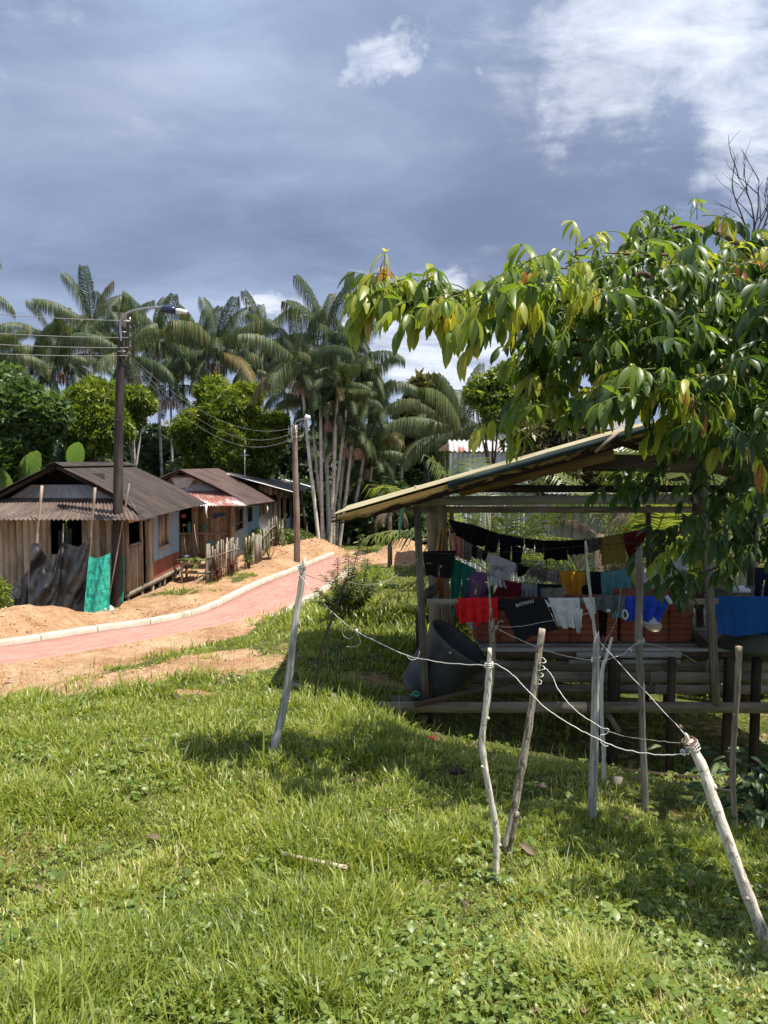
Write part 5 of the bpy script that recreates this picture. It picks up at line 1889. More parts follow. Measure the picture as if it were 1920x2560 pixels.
garment('t_shirt', q1(1205, 812, 1475, 812, 1490, 1035, 1300, 1035), YD - 0.02, (0.60, 0.63, 0.66), 'crumpled white t-shirt over the rail beside the black lettered one', 'shirt', folds=3)
garment('sleeve', q1(1440, 890, 1512, 905, 1492, 1085, 1462, 1080), YD - 0.03, (0.58, 0.61, 0.64), 'white sleeve dangling from the crumpled white t-shirt', 'clothing', nx=10)
garment('bib', q2(130, 808, 246, 808, 235, 905, 190, 968), YD - 0.02, (0.60, 0.58, 0.64), 'small white garment on the rail beside the spotted pole', 'clothing', folds=2)
GP = garment('trousers', q2(240, 795, 462, 785, 458, 935, 238, 905), YD - 0.03, (0.075, 0.085, 0.09), 'dark grey trousers bundled over the rail', 'trousers', folds=2)
m = MB()
m.plank(at(*c2(322, 918), YD - 0.085), at(*c2(350, 920), YD - 0.085), 0.035, 0.004, (0, 0, 1))
m.build('sewn_label', M_WHITE, GP)
garment('cloth', q2(362, 920, 468, 890, 462, 955, 368, 972), YD, (0.10, 0.27, 0.28), 'scrap of teal cloth below the grey trousers on the rail', 'cloth')
garment('trousers', q2(255, 905, 330, 905, 310, 1110, 262, 1115), YD + 0.15, (0.015, 0.015, 0.017), 'black trouser legs dangling beneath the grey trousers', 'trousers', 'pants')
JR = garment('jersey', q2(470, 800, 840, 795, 745, 985, 485, 985), YD - 0.02, (0.018, 0.045, 0.32), 'royal blue jersey with white trim over the rail', 'shirt', folds=4)
m = MB()
lp = [at(*c2(x, y), YD - 0.07) for x, y in ((455, 975), (450, 945), (465, 915), (485, 925), (495, 960), (480, 985), (458, 978))]
m.tube(smooth_line(lp, 5), 0.014, 6, flat=0.6)
m.plank(at(*c2(815, 795), YD - 0.06), at(*c2(855, 860), YD - 0.06), 0.045, 0.008, (1, 0, 0))
m.build('white_trim', cloth('white_trim_cloth', (0.62, 0.62, 0.66)), JR, smooth=True)
# cap under the jersey
capc = at(*c2(690, 1000), YD + 0.02)
CAP = thing('cap', capc + Vector((0, 0, -0.12)), 'white baseball cap with a tan brim hanging below the blue jersey', 'cap', CLOTHES_GROUP)
V, Q = [], []
for j in range(8):
    a = j / 7 * math.pi / 2
    for k in range(20):
        b = 2 * math.pi * k / 20
        V.append(tuple(capc + Vector((0.105 * math.cos(b) * math.cos(a * 0.98), 0.08 * math.sin(b) * math.cos(a * 0.98), 0.085 * math.sin(a) - 0.03))))
for j in range(7):
    for k in range(20):
        Q.append((j * 20 + k, j * 20 + (k + 1) % 20, (j + 1) * 20 + (k + 1) % 20, (j + 1) * 20 + k))
obj('crown', V, np.array(Q), cloth('white_cap_cloth', (0.56, 0.56, 0.62)), CAP, smooth=True)
V, Q = [], []
for j in range(5):
    for k in range(13):
        b = math.pi + math.pi * k / 12
        r = 1 + j / 4 * 0.55 * math.sin(math.pi * k / 12)
        V.append(tuple(capc + Vector((0.105 * math.cos(b) * (1 + 0.08 * j / 4) + 0.01, 0.082 * math.sin(b) * r, -0.032 - 0.075 * (j / 4) * math.sin(math.pi * k / 12)))))
for j in range(4):
    for k in range(12):
        Q.append((j * 13 + k, j * 13 + k + 1, (j + 1) * 13 + k + 1, (j + 1) * 13 + k))
obj('brim', V, np.array(Q), cloth('tan_cap_cloth', (0.46, 0.37, 0.25)), CAP, smooth=True)
# far end of the shed
garment('towel', q2(1232, 800, 1650, 800, 1630, 1085, 1255, 1095), YD + 0.18, (0.010, 0.055, 0.20), 'large dark blue towel over the rail beyond the second front post', 'towel', folds=2, amp=0.015)
garment('trousers', q2(1560, 560, 1700, 560, 1640, 900, 1560, 800), YD + 0.4, (0.012, 0.02, 0.05), 'navy trousers hung near the end of the shed above the blue towel', 'trousers', 'pants')
garment('towel', q2(1620, 1000, 1740, 1000, 1740, 1230, 1610, 1230), YD + 0.3, (0.012, 0.03, 0.15), 'second dark blue cloth below the large blue towel', 'towel')
garment('cloth', q2(1190, 290, 1290, 330, 1285, 380, 1190, 390), YD + 1.2, (0.015, 0.09, 0.06), 'dark green cloth corner behind the second front post', 'cloth')
garment('cloth', [(1098, 1325), (1118, 1318), (1112, 1378), (1090, 1380)], 11.2, (0.30, 0.20, 0.09), 'yellow brown sack hung on the inner shed post', 'sack', folds=2)
garment('trousers', [(1092, 1440), (1112, 1445), (1110, 1500), (1098, 1498)], 11.0, (0.24, 0.10, 0.035), 'rusty brown trouser leg hung by the inner shed post', 'trousers', nx=8)
# torn green ribbon under the eave
garment('green_rag', [(1002, 1258), (1015, 1254), (1000, 1328), (996, 1330)], 8.75, (0.20, 0.42, 0.33), 'torn pale green plastic rag hanging under the shed eave', 'rag', folds=1, nx=6, amp=0.03)
garment('grey_rag', [(966, 1268), (974, 1266), (978, 1288), (970, 1290)], 8.8, (0.30, 0.31, 0.25), 'small grey green rag hanging under the shed eave', 'rag', folds=1, nx=5)


def lettering(text, p, right, size, col_mat, parent, name='lettering', shear=0.0, up=None):
    cu = bpy.data.curves.new(name, 'FONT')
    cu.body = text
    cu.size = size
    cu.extrude = 0.0015
    cu.shear = shear
    cu.space_character = 0.92
    cu.align_x = 'CENTER'
    o = bpy.data.objects.new(name, cu)
    COL.objects.link(o)
    cu.materials.append(col_mat)
    cu.offset = 0.0012
    x = Vector(right).normalized()
    n = Vector((0, -1, 0))
    y = n.cross(x).normalized()
    M = Matrix((x, y, x.cross(y))).transposed().to_4x4()
    M.translation = Vector(p) - wpos(parent)
    bpy.context.view_layer.update()
    me = bpy.data.meshes.new_from_object(o.evaluated_get(bpy.context.evaluated_depsgraph_get()))
    bpy.data.objects.remove(o)
    o = bpy.data.objects.new(name, me)
    COL.objects.link(o)
    o.parent = parent
    o.matrix_local = M
    return o


wm = cloth('white_print', (0.52, 0.52, 0.52))
a, b = at(*c1(990, 882), 8.795), at(*c1(1086, 856), 8.795)
o = lettering('BATMAN', (a + b) / 2, b - a, 0.056, wm, BT)
gm = cloth('grey_print', (0.30, 0.26, 0.28))
a, b = at(*c1(768, 575), YB - 0.17), at(*c1(862, 590), YB - 0.17)
o = lettering('ONE', (a + b) / 2, b - a, 0.085, gm, TEE)
a, b = at(*c1(790, 535), YB - 0.17), at(*c1(880, 552), YB - 0.17)

# clotheslines and loose wires in the shed
for (pts, Y, lab) in (([c1(405, 160), c1(830, 284), c1(1200, 338), c1(1540, 330), c2(448, 282), c2(665, 230)], YA, 'upper clothesline, the deepest one in the shed'),
                      ([c1(420, 270), c1(690, 418), c1(960, 524), c1(1340, 590), c2(285, 598), c2(640, 545)], YB, 'middle clothesline in the shed carrying the orange shirt'),
                      ([c1(425, 478), c1(620, 570), c1(860, 662), c1(1170, 706), c1(1350, 716)], YC, 'lower clothesline in the shed carrying the purple leggings')):
    m = MB()
    m.tube([at(p[0], p[1], Y) for p in pts], 0.005, 5)
    tag(m.build('clothesline', M_WIRED), lab, 'clothesline', 'clotheslines in the shed')
m = MB()
m.tube(smooth_line([at(1062, 1382, 8.95), at(1150, 1384, 9.2), at(1300, 1378, 9.3), at(1500, 1362, 9.2), at(1720, 1352, 9.0)], 4), 0.004, 4)
tag(m.build('barbed_wire', M_WIRED), 'thin dark wire stretched across the front of the shed between its posts', 'wire')

# table and things at the far end of the shed
tb = at(1800, 1530, 9.9)
tz = at(1860, 1486, 9.9).z
table = thing('work_table', (tb.x + 0.6, 10.2, ZFL), 'rough timber table at the far end of the shed behind the blue towel', 'table')
m = MB()
m.box((tb.x - 0.05, 9.9, tz - 0.05), (tb.x + 1.8, 10.6, tz))
m.build('table_top', W_GREY, table)
m = MB()
m.plank((tb.x - 0.05, 9.88, tz - 0.16), (tb.x + 1.8, 9.88, tz - 0.16), 0.06, 0.03, (0, 0, 1))
m.build('apron', W_GREY, table)
for dx in (0.0, 0.22):
    m = MB()
    m.plank((tb.x + dx, 9.95, ZFL + 0.02), (tb.x + dx, 9.95, tz - 0.05), 0.07, 0.07, (1, 0, 0))
    m.build('leg', W_DARK, table)
m = MB()
p = at(1850, 1470, 10.0)
m.box((p.x - 0.12, 10.0, tz + 0.004), (p.x + 0.14, 10.2, tz + 0.05))
m.tube([(p.x - 0.1, 10.05, tz + 0.06), (p.x + 0.1, 10.12, tz + 0.055)], 0.03, 8, 0.2)
tag(m.build('white_bag', M_WHITE, smooth=False), 'crumpled white bag lying on the timber table', 'bag')
m = MB()
p = at(1870, 1590, 9.6)
m.tube([(p.x, 9.75, ZFL + 0.02), (p.x, 9.75, ZFL + 0.10), (p.x, 9.75, ZFL + 0.5), (p.x, 9.75, ZFL + 0.53)], [0.30, 0.32, 0.31, 0.26], 14, 0.03)
tag(m.build('white_sack', plain('dull_white_sack', (0.42, 0.41, 0.37), 0.85, var=0.15, scale=6), smooth=True), 'full dull white sack standing under the timber table', 'sack')
m = MB()
p = at(1895, 1625, 9.25)
m.tube([(p.x, 9.35, ZFL + 0.02), (p.x, 9.35, ZFL + 0.05), (p.x, 9.35, ZFL + 0.15), (p.x, 9.35, ZFL + 0.21), (p.x, 9.35, ZFL + 0.23)], [0.42, 0.43, 0.36, 0.2, 0.03], 30)
tag(m.build('basin', plain('dark_olive_basin', (0.055, 0.06, 0.042), 0.6, var=0.2, scale=5), smooth=True), 'dark olive basin turned upside down on the shed floor', 'basin')
m = MB()
p0, p1 = at(1690, 1590, 11.2), at(1770, 1650, 9.2)
m.plank((p0.x, 11.4, ZFL + 0.05), (p1.x, 9.3, ZFL + 0.05), 0.12, 0.03, (1, 0, 0))
tag(m.build('loose_board', W_DARK), 'dark loose board lying across the shed floor beside the bricks', 'board')
m = MB()
m.tube(smooth_line([at(1100, 1660, 9.2), at(1112, 1610, 10.4), at(1125, 1575, 11.2)], 5), 0.012, 5)
tag(m.build('dark_hose', M_WIRED), 'thin dark hose lying on the floor edge behind the barrel', 'hose')

# odds and ends on the earth under the shed
for (px, py, Y, lab, mt, L, r) in ((1700, 1905, 8.3, 'thin brown branch lying in the shade beneath the shed', W_TWIG if False else W_DARK, 1.1, 0.03), (1790, 1975, 6.6, 'dead brown branch lying at the foot of the dark stake', W_BROWN, 0.6, 0.015)):
    p = at(px, py, Y)
    m = MB()
    P = [(p.x - L / 2, Y + 0.5, H(p.x - L / 2, Y + 0.5) + 0.03), (p.x, Y, H(p.x, Y) + 0.04), (p.x + L / 2, Y - 0.2, H(p.x + L / 2, Y - 0.2) + 0.03)]
    m.tube(smooth_line(P, 4), r, 6, 0.1)
    tag(m.build('fallen_branch', mt), lab, 'branch')
m = MB()
p = at(1080, 1815, 8.3)
p.z = H(p.x, p.y)
m.tube([p + Vector((-0.12, 0.05, 0.02)), p + Vector((0, 0, 0.05)), p + Vector((0.1, 0, 0.02))], [0.03, 0.05, 0.02], 7, 0.3)
tag(m.build('litter', cloth('red_litter', (0.22, 0.03, 0.03))), 'scrap of dull red litter in the shade before the shed', 'litter')
m = MB()
p = at(1542, 1968, 5.9)
p.z = H(p.x, p.y)
m.plank(p + Vector((0, 0, -0.1)), p + Vector((0.005, 0, 0.055)), 0.065, 0.05, (1, 0, 0), 0.004)
tag(m.build('stump', W_GREY), 'short sawn-off post stump in the grass by the thin stake', 'stump')
m = MB()
a, b = at(702, 2146, 4.05), at(868, 2184, 3.92)
m.plank((a.x, a.y, H(a.x, a.y) + 0.065), (b.x, b.y, H(b.x, b.y) + 0.06), 0.020, 0.010, (0, 1, 0.6), 0.001)
tag(m.build('batten', wood('pale_batten_wood', (0.35, 0.28, 0.20), (0.62, 0.54, 0.42), (0.74, 0.68, 0.56))), 'pale thin wooden batten lying in the sunlit grass', 'batten')
m = MB()
a, b = at(728, 1706, 9.0), at(905, 1718, 8.6)
m.plank((a.x, a.y, H(a.x, a.y) + 0.03), (b.x, b.y, H(b.x, b.y) + 0.03), 0.06, 0.03, (0, 1, 0.3), 0.004)
tag(m.build('plank', W_GREY), 'old grey plank lying in the shaded grass behind the white post', 'plank')
m = MB()
for (x, y, s) in ((at(1130, 2010, 6).x, 5.6, 0.06),):
    z = H(x, y)
    m.tube([(x - s, y, z + 0.05), (x, y, z + 0.075), (x + s, y, z + 0.05)], [0.01, 0.05, 0.01], 6, 0.3, flat=0.5)
tag(m.build('dead_leaf', L_DEADF, smooth=True), 'brown curled dead leaf lying in the shaded grass', 'leaf')
# ------------------------------------------------------------------ the fence stakes nearest the camera
STAKES = 'rough stakes of the wire fence'


def stake(name, pts, Y, widths, mat, label, seg=10, rough=0.10, sink=0.12, flat=1.0, knots=(), cat='fence stake', Y1=None, group=STAKES):
    """pts: photograph pixels from the top down, at depth Y (Y1 at the foot)"""
    n = len(pts)
    P = []
    for i, (px, py) in enumerate(pts):
        yy = Y if Y1 is None else Y + (Y1 - Y) * i / (n - 1)
        P.append(at(px, py, yy))
    end = P[-1] + (P[-1] - P[-2]).normalized() * 0.05
    end.z = H(end.x, end.y) - sink
    P.append(end)
    Pn = smooth_line(P, 5)
    wn = np.interp(np.linspace(0, 1, len(Pn)), np.linspace(0, 1, len(widths)), widths)
    wn = [w * (1 + 0.06 * math.sin(i * 1.9)) for i, w in enumerate(wn)]
    m = MB()
    m.tube(Pn, wn, seg, rough, flat=flat)
    for (f, ang, L) in knots:
        i = int(f * (len(Pn) - 1))
        d = Vector((math.cos(ang), -0.5, 0.55)).normalized()
        m.tube([Pn[i], Pn[i] + d * (wn[i] + L * 0.6), Pn[i] + d * (wn[i] + L)], [wn[i] * 0.7, wn[i] * 0.5, wn[i] * 0.3], 7, 0.1)
    o = m.build(name, mat, smooth=True)
    return tag(o, label, cat, group)


def flat_stake(name, pts, Y, widths, mat, label, thick=0.6, Y1=None):
    n = len(pts)
    P = [at(px, py, Y if Y1 is None else Y + (Y1 - Y) * i / (n - 1)) for i, (px, py) in enumerate(pts)]
    end = P[-1] + (P[-1] - P[-2]).normalized() * 0.05
    end.z = H(end.x, end.y) - 0.12
    P.append(end)
    Pn = smooth_line(P, 6)
    wn = np.interp(np.linspace(0, 1, len(Pn)), np.linspace(0, 1, len(widths)), widths)
    V, Q, G = [], [], []
    L = 0
    sec = [(-1, -.7), (-.55, -1), (-.1, -.8), (.2, -1), (.7, -.95), (1, -.5), (1, .7), (.3, 1), (-.8, .9)]
    k = len(sec)
    for i, p in enumerate(Pn):
        if i:
            L += (Pn[i] - Pn[i - 1]).length
        for j, (sx, sy) in enumerate(sec):
            jit = 1 + random.uniform(-0.07, 0.07) + 0.16 * (fbm(np.array([L * 9.0 + j * 3]), np.array([j * 1.7]), 5)[0] - 0.5)
            top = (0.03 * (sx * 0.7 + math.sin(j * 2.3)) if i == 0 else 0)
            V.append(tuple(p + Vector((sx * wn[i] * jit, sy * wn[i] * thick * jit, top))))
            G.append((L, j * 0.012, 1.3))
    for i in range(len(Pn) - 1):
        for j in range(k):
            Q.append((i * k + j, (i + 1) * k + j, (i + 1) * k + (j + 1) % k, i * k + (j + 1) % k))
    V.append(tuple(Pn[0] + Vector((0, 0, 0.01)))); G.append((0, 0, 1.3))
    T = [(len(V) - 1, j, (j + 1) % k) for j in range(k)]
    m = MB()
    m.add(V, Q, T, G)
    return tag(m.build(name, mat), label, 'fence stake', STAKES)


flat_stake('fence_stake', [(758, 1404), (752, 1470), (741, 1533), (731, 1615), (720, 1711), (700, 1808), (689, 1853)], 6.1, [0.022, 0.025, 0.026, 0.028, 0.031, 0.034, 0.036], W_SILVER,
           'thick silvery split stake leaning in the lit grass before the red path', Y1=5.85)
stake('fence_stake', [(884, 1441), (874, 1447), (863, 1456), (836, 1530), (805, 1617), (795, 1680), (784, 1770)], 7.9, [0.008, 0.012, 0.016, 0.015, 0.014, 0.013, 0.012], W_DARK,
      'slender dark leaning stake with a forked top in front of the leafy shrub', seg=7)
stake('fence_stake', [(1224, 1620), (1221, 1710), (1213, 1784), (1205, 1857), (1213, 1919), (1226, 1993), (1238, 2054), (1243, 2103), (1240, 2165), (1243, 2217)], 3.95,
      [0.010, 0.019, 0.016, 0.018, 0.0155, 0.0165, 0.0175, 0.017, 0.016, 0.018], W_LOG, 'crooked pale peeled stake standing nearest in the middle of the grass',
      knots=((0.22, 0.2, 0.012), (0.40, 2.8, 0.012), (0.72, 0.4, 0.008)), Y1=3.9)
stake('fence_stake', [(1356, 1571), (1344, 1660), (1326, 1790), (1301, 1940), (1280, 2050), (1264, 2122)], 4.45, [0.019, 0.0205, 0.022, 0.023, 0.024, 0.024], W_BARK,
      'straight mottled stake leaning beside the crooked pale one', knots=(), Y1=4.3)
stake('fence_stake', [(1293, 2030), (1284, 2075), (1275, 2122)], 4.25, [0.014, 0.015, 0.016], W_BARK, 'short broken stub of stake propped against the mottled leaning one')
stake('fence_stake', [(1219, 1430), (1224, 1480), (1229, 1552)], 6.6, [0.011, 0.013, 0.014], W_PALE, 'thin bare branch tied upright above the dark stake', sink=-99, group=None, cat='branch') if False else None
m = MB()
m.tube(smooth_line([at(1219, 1430, 6.62), at(1224, 1480, 6.62), at(1229, 1560, 6.62), at(1236, 1640, 6.62)], 5), [0.009] * 8 + [0.013] * 8, 7, 0.06)
tag(m.build('bare_branch', W_BARK), 'thin bare branch lashed upright to the dark stake before the red shirt', 'branch')
stake('fence_stake', [(1229, 1548), (1231, 1650), (1222, 1740), (1205, 1830), (1196, 1905)], 6.7, [0.026, 0.028, 0.024, 0.022, 0.022], W_BROWN,
      'dark stake half hidden behind the crooked pale one')
flat_stake('fence_stake', [(1491, 1594), (1489, 1680), (1487, 1780), (1485, 1880), (1482, 1960), (1481, 2055)], 4.95, [0.018, 0.023, 0.025, 0.027, 0.027, 0.023], W_SILVER,
           'split grey stake with pale lichen standing before the brick stack', thick=0.9)
stake('fence_stake', [(1530, 1593), (1517, 1640), (1505, 1680), (1503, 1780), (1509, 1870), (1509, 1940)], 5.9, [0.010, 0.013, 0.017, 0.016, 0.016, 0.014], W_SILVER,
      'thin forked weathered stake close behind the split grey one', seg=7)
m = MB()
m.tube(smooth_line([at(1464, 1352, 6.0), at(1470, 1430, 6.0), at(1480, 1520, 6.0), at(1489, 1605, 6.0), at(1498, 1690, 5.95)], 5), [0.008] + [0.012] * 19 + [0.014], 7, 0.08)
tag(m.build('spotted_pole', W_SILVER), 'tall slender spotted pole tied above the thin forked stake', 'pole')
flat_stake('fence_stake', [(1598, 1370), (1599, 1480), (1596, 1600), (1603, 1720), (1606, 1850), (1611, 1960), (1613, 2036)], 5.35, [0.023, 0.025, 0.026, 0.022, 0.023, 0.023, 0.021], W_GREY,
           'tall grey plank stake crossing the blue jersey', thick=0.7)
stake('fence_stake', [(1722, 1852), (1757, 1921), (1785, 2005), (1820, 2103), (1863, 2220), (1912, 2345), (1935, 2405)], 3.35,
      [0.020, 0.024, 0.026, 0.025, 0.026, 0.027, 0.029], W_LOG, 'thick cream peeled log stake leaning across the shaded ground with wire round its top', knots=((0.24, 0.3, 0.006), (0.6, 2.6, 0.006)), Y1=3.1, rough=0.05)
m = MB()
m.tube([at(1722, 1856, 3.35), at(1717, 1840, 3.35), at(1714, 1832, 3.35)], [0.012, 0.009, 0.003], 6, 0.1)
tag(m.build('splinter', W_LOG), 'splintered tip above the wire on the cream log stake', 'splinter')
stake('fence_stake', [(1848, 1616), (1845, 1690), (1837, 1811), (1832, 1900), (1833, 1992), (1842, 2096)], 5.15, [0.022, 0.020, 0.020, 0.019, 0.019, 0.019], W_BROWN,
      'dark brown stake before the upturned basin', knots=((0.3, 2.9, 0.006),))

# ------------------------------------------------------------------ fence wires
WG = 'wires of the stake fence'


def wire(pts, label, r=0.0032, mat=None, name='fence_wire', sm=5):
    P = [at(p[0], p[1], p[2]) for p in pts]
    P = smooth_line(P, sm) if len(P) > 2 else P
    m = MB()
    P = [p + Vector((random.uniform(-.0015, .0015), 0, random.uniform(-.0028, .0028))) for i, p in enumerate(P)]
    m.tube(P, r * 0.62, 6)
    return tag(m.build(name, mat or M_WIREW, smooth=True), label, 'wire', WG)


def coil(c, r, n, pitch, mat, label, wr=0.003, tilt=(0, 0, 1)):
    c = at(*c)
    ax = Vector(tilt).normalized()
    x = ax.cross(Vector((0.2, 1, 0))).normalized()
    y = ax.cross(x)
    P = [c + x * math.cos(a) * r + y * math.sin(a) * r + ax * (pitch * a / 6.283) for a in np.linspace(0, 6.283 * n, int(14 * n))]
    m = MB()
    P = [p + Vector((random.uniform(-1, 1), random.uniform(-1, 1), random.uniform(-1, 1))) * r * 0.10 for p in P]
    m.tube(P, wr * 0.75, 5)
    return tag(m.build('wire_binding', mat, smooth=True), label, 'wire', 'wire bindings on the stakes')


wire([(744, 1432, 6.05), (799, 1497, 5.8), (855, 1552, 5.5), (889, 1577, 5.35), (939, 1603, 5.1), (1017, 1638, 4.75), (1080, 1652, 4.45), (1134, 1659, 4.25), (1200, 1663, 4.0), (1229, 1664, 3.92)],
     'long white wire sagging between the silvery stake and the crooked pale stake', 0.0036)
wire([(855, 1554, 5.5), (855, 1572, 5.5), (858, 1587, 5.5), (867, 1596, 5.49), (880, 1595, 5.48), (887, 1584, 5.45)], 'short loop of wire end hanging from the long white wire', 0.0026)
wire([(889, 1577, 5.35), (899, 1597, 5.35), (900, 1608, 5.35), (890, 1616, 5.36), (866, 1617, 5.36)], 'curled tail of wire hanging under the knot of the long white wire', 0.0028)
wire([(1017, 1638, 4.75), (1024, 1647, 4.75), (1034, 1650, 4.75), (1044, 1644, 4.75), (1049, 1628, 4.75)], 'little curl of wire end beside the black barrel', 0.0026)
wire([(1229, 1655, 3.92), (1262, 1672, 3.92), (1293, 1698, 3.9), (1330, 1737, 3.85), (1367, 1772, 3.8), (1420, 1808, 3.72), (1478, 1839, 3.62), (1539, 1867, 3.55), (1580, 1878, 3.48), (1625, 1885, 3.42), (1680, 1887, 3.36), (1722, 1886, 3.32)],
     'heavy sagging wire from the crooked pale stake to the cream log stake', 0.0036)
wire([(1360, 1667, 4.4), (1378, 1686, 4.35), (1392, 1716, 4.3), (1412, 1746, 4.2), (1435, 1771, 4.1), (1470, 1798, 4.0), (1505, 1819, 3.9), (1519, 1822, 3.88), (1521, 1830, 3.88), (1512, 1836, 3.88), (1502, 1838, 3.88), (1500, 1850, 3.88), (1508, 1862, 3.88), (1520, 1866, 3.88)],
     'white wire looping down from the mottled stake into a hook', 0.0034)
wire([(1512, 1826, 3.89), (1550, 1838, 3.8), (1607, 1848, 3.6), (1660, 1854, 3.45), (1708, 1857, 3.35)], 'thin dull wire between the hooked wire and the cream log stake', 0.0026, M_WIRE)
wire([(1497, 1601, 4.9), (1600, 1715, 4.2), (1717, 1840, 3.36)], 'taut straight wire running down from the split grey stake to the cream log stake', 0.0030)
wire([(1238, 1565, 6.6), (1255, 1578, 6.5), (1300, 1599, 6.1), (1361, 1625, 5.7), (1420, 1641, 5.3), (1478, 1651, 4.95), (1500, 1652, 4.95), (1530, 1645, 5.05), (1560, 1634, 5.2), (1578, 1618, 5.25), (1599, 1606, 5.3)],
     'wire running from the dark stake past the split grey stake to the tall plank stake', 0.0030)
wire([(1603, 1606, 5.3), (1640, 1613, 5.5), (1687, 1627, 5.9), (1715, 1640, 6.1), (1739, 1654, 6.2)], 'loose wire end trailing from the tall plank stake toward the shed', 0.0028, M_WIRE)
wire([(1238, 1566, 6.6), (1290, 1567, 6.6), (1383, 1551, 6.6), (1440, 1540, 6.5), (1485, 1530, 6.2)], 'thin pale wire crossing the black lettered shirt', 0.0026)
wire([(1242, 1567, 6.58), (1246, 1556, 6.58), (1254, 1552, 6.58), (1258, 1555, 6.58)], 'short wire hook sticking up beside the bare branch', 0.0028)
wire([(1498, 1640, 4.98), (1515, 1600, 5.2), (1530, 1575, 5.4), (1545, 1535, 5.8), (1552, 1470, 6.4)], 'thin brown wire slanting up from the split grey stake', 0.0022, M_WIRE)
wire([(764, 1437, 6.05), (800, 1450, 6.8), (830, 1454, 7.4), (860, 1453, 7.9)], 'dark wire between the silvery stake and the forked dark stake', 0.0035, M_WIRED)
wire([(866, 1455, 7.9), (905, 1461, 8.1), (940, 1460, 8.3), (990, 1440, 8.6), (1048, 1395, 8.93)], 'pale wire from the forked dark stake up to the front post of the shed', 0.0032, M_WIRE)
wire([(1045, 1395, 8.93), (1052, 1412, 8.9), (1046, 1425, 8.9)], 'small wire tail twisted round the front post of the shed', 0.003, M_WIRED)
coil((754, 1424, 6.09), 0.031, 2.2, 0.012, M_WIRED, 'dark wire wound round the top of the silvery stake', 0.004)
coil((1222, 1668, 3.93), 0.022, 2.6, 0.010, M_WIREW, 'pale wire wound round the neck of the crooked pale stake')
coil((1342, 1712, 4.42), 0.026, 4.0, 0.042, M_WIREW, 'wire spiralling loosely round the mottled leaning stake', 0.0032, (0.18, 0, 1))
coil((1232, 1575, 6.7), 0.032, 1.6, 0.010, M_WIREW, 'wire tied round the top of the dark stake')
coil((1600, 1606, 5.35), 0.030, 3.0, 0.010, M_WIREW, 'wire wrapped several times round the tall plank stake')
coil((1490, 1645, 4.95), 0.028, 2.0, 0.008, M_WIREW, 'wire wrapped round the split grey stake')
coil((1733, 1874, 3.34), 0.031, 3.2, 0.013, M_WIRE, 'thick pale wire wrapped round the top of the cream log stake', 0.0036, (-0.35, 0, 1))
coil((1724, 1858, 3.35), 0.030, 2.2, 0.008, plain('rusty_wire', (0.20, 0.10, 0.07), 0.8), 'rusty wire twisted round the splintered top of the cream log stake', 0.004, (-0.35, 0, 1))
coil((1706, 1882, 3.35), 0.014, 2.2, 0.004, M_WIREW, 'small knot of wire before the cream log stake', 0.003, (1, 0.3, 0.3))
coil((1700, 1818, 3.46), 0.008, 2.0, 0.004, plain('rust_knot_wire', (0.25, 0.15, 0.11), 0.8), 'small rusty knot on the taut straight wire', 0.003, (1, 0.3, 0.3))
coil((889, 1576, 5.35), 0.014, 3.0, 0.005, M_WIREW, 'lumpy knot in the middle of the long white wire', 0.003, (1, 0, -0.4))
coil((1478, 1651, 4.93), 0.012, 2.0, 0.005, M_WIREW, 'small knot of wire at the split grey stake', 0.003, (1, 0, 0))
coil((1575, 1626, 5.22), 0.014, 2.0, 0.006, M_WIREW, 'small knot of wire before the tall plank stake', 0.0025, (1, 0, 0.5))

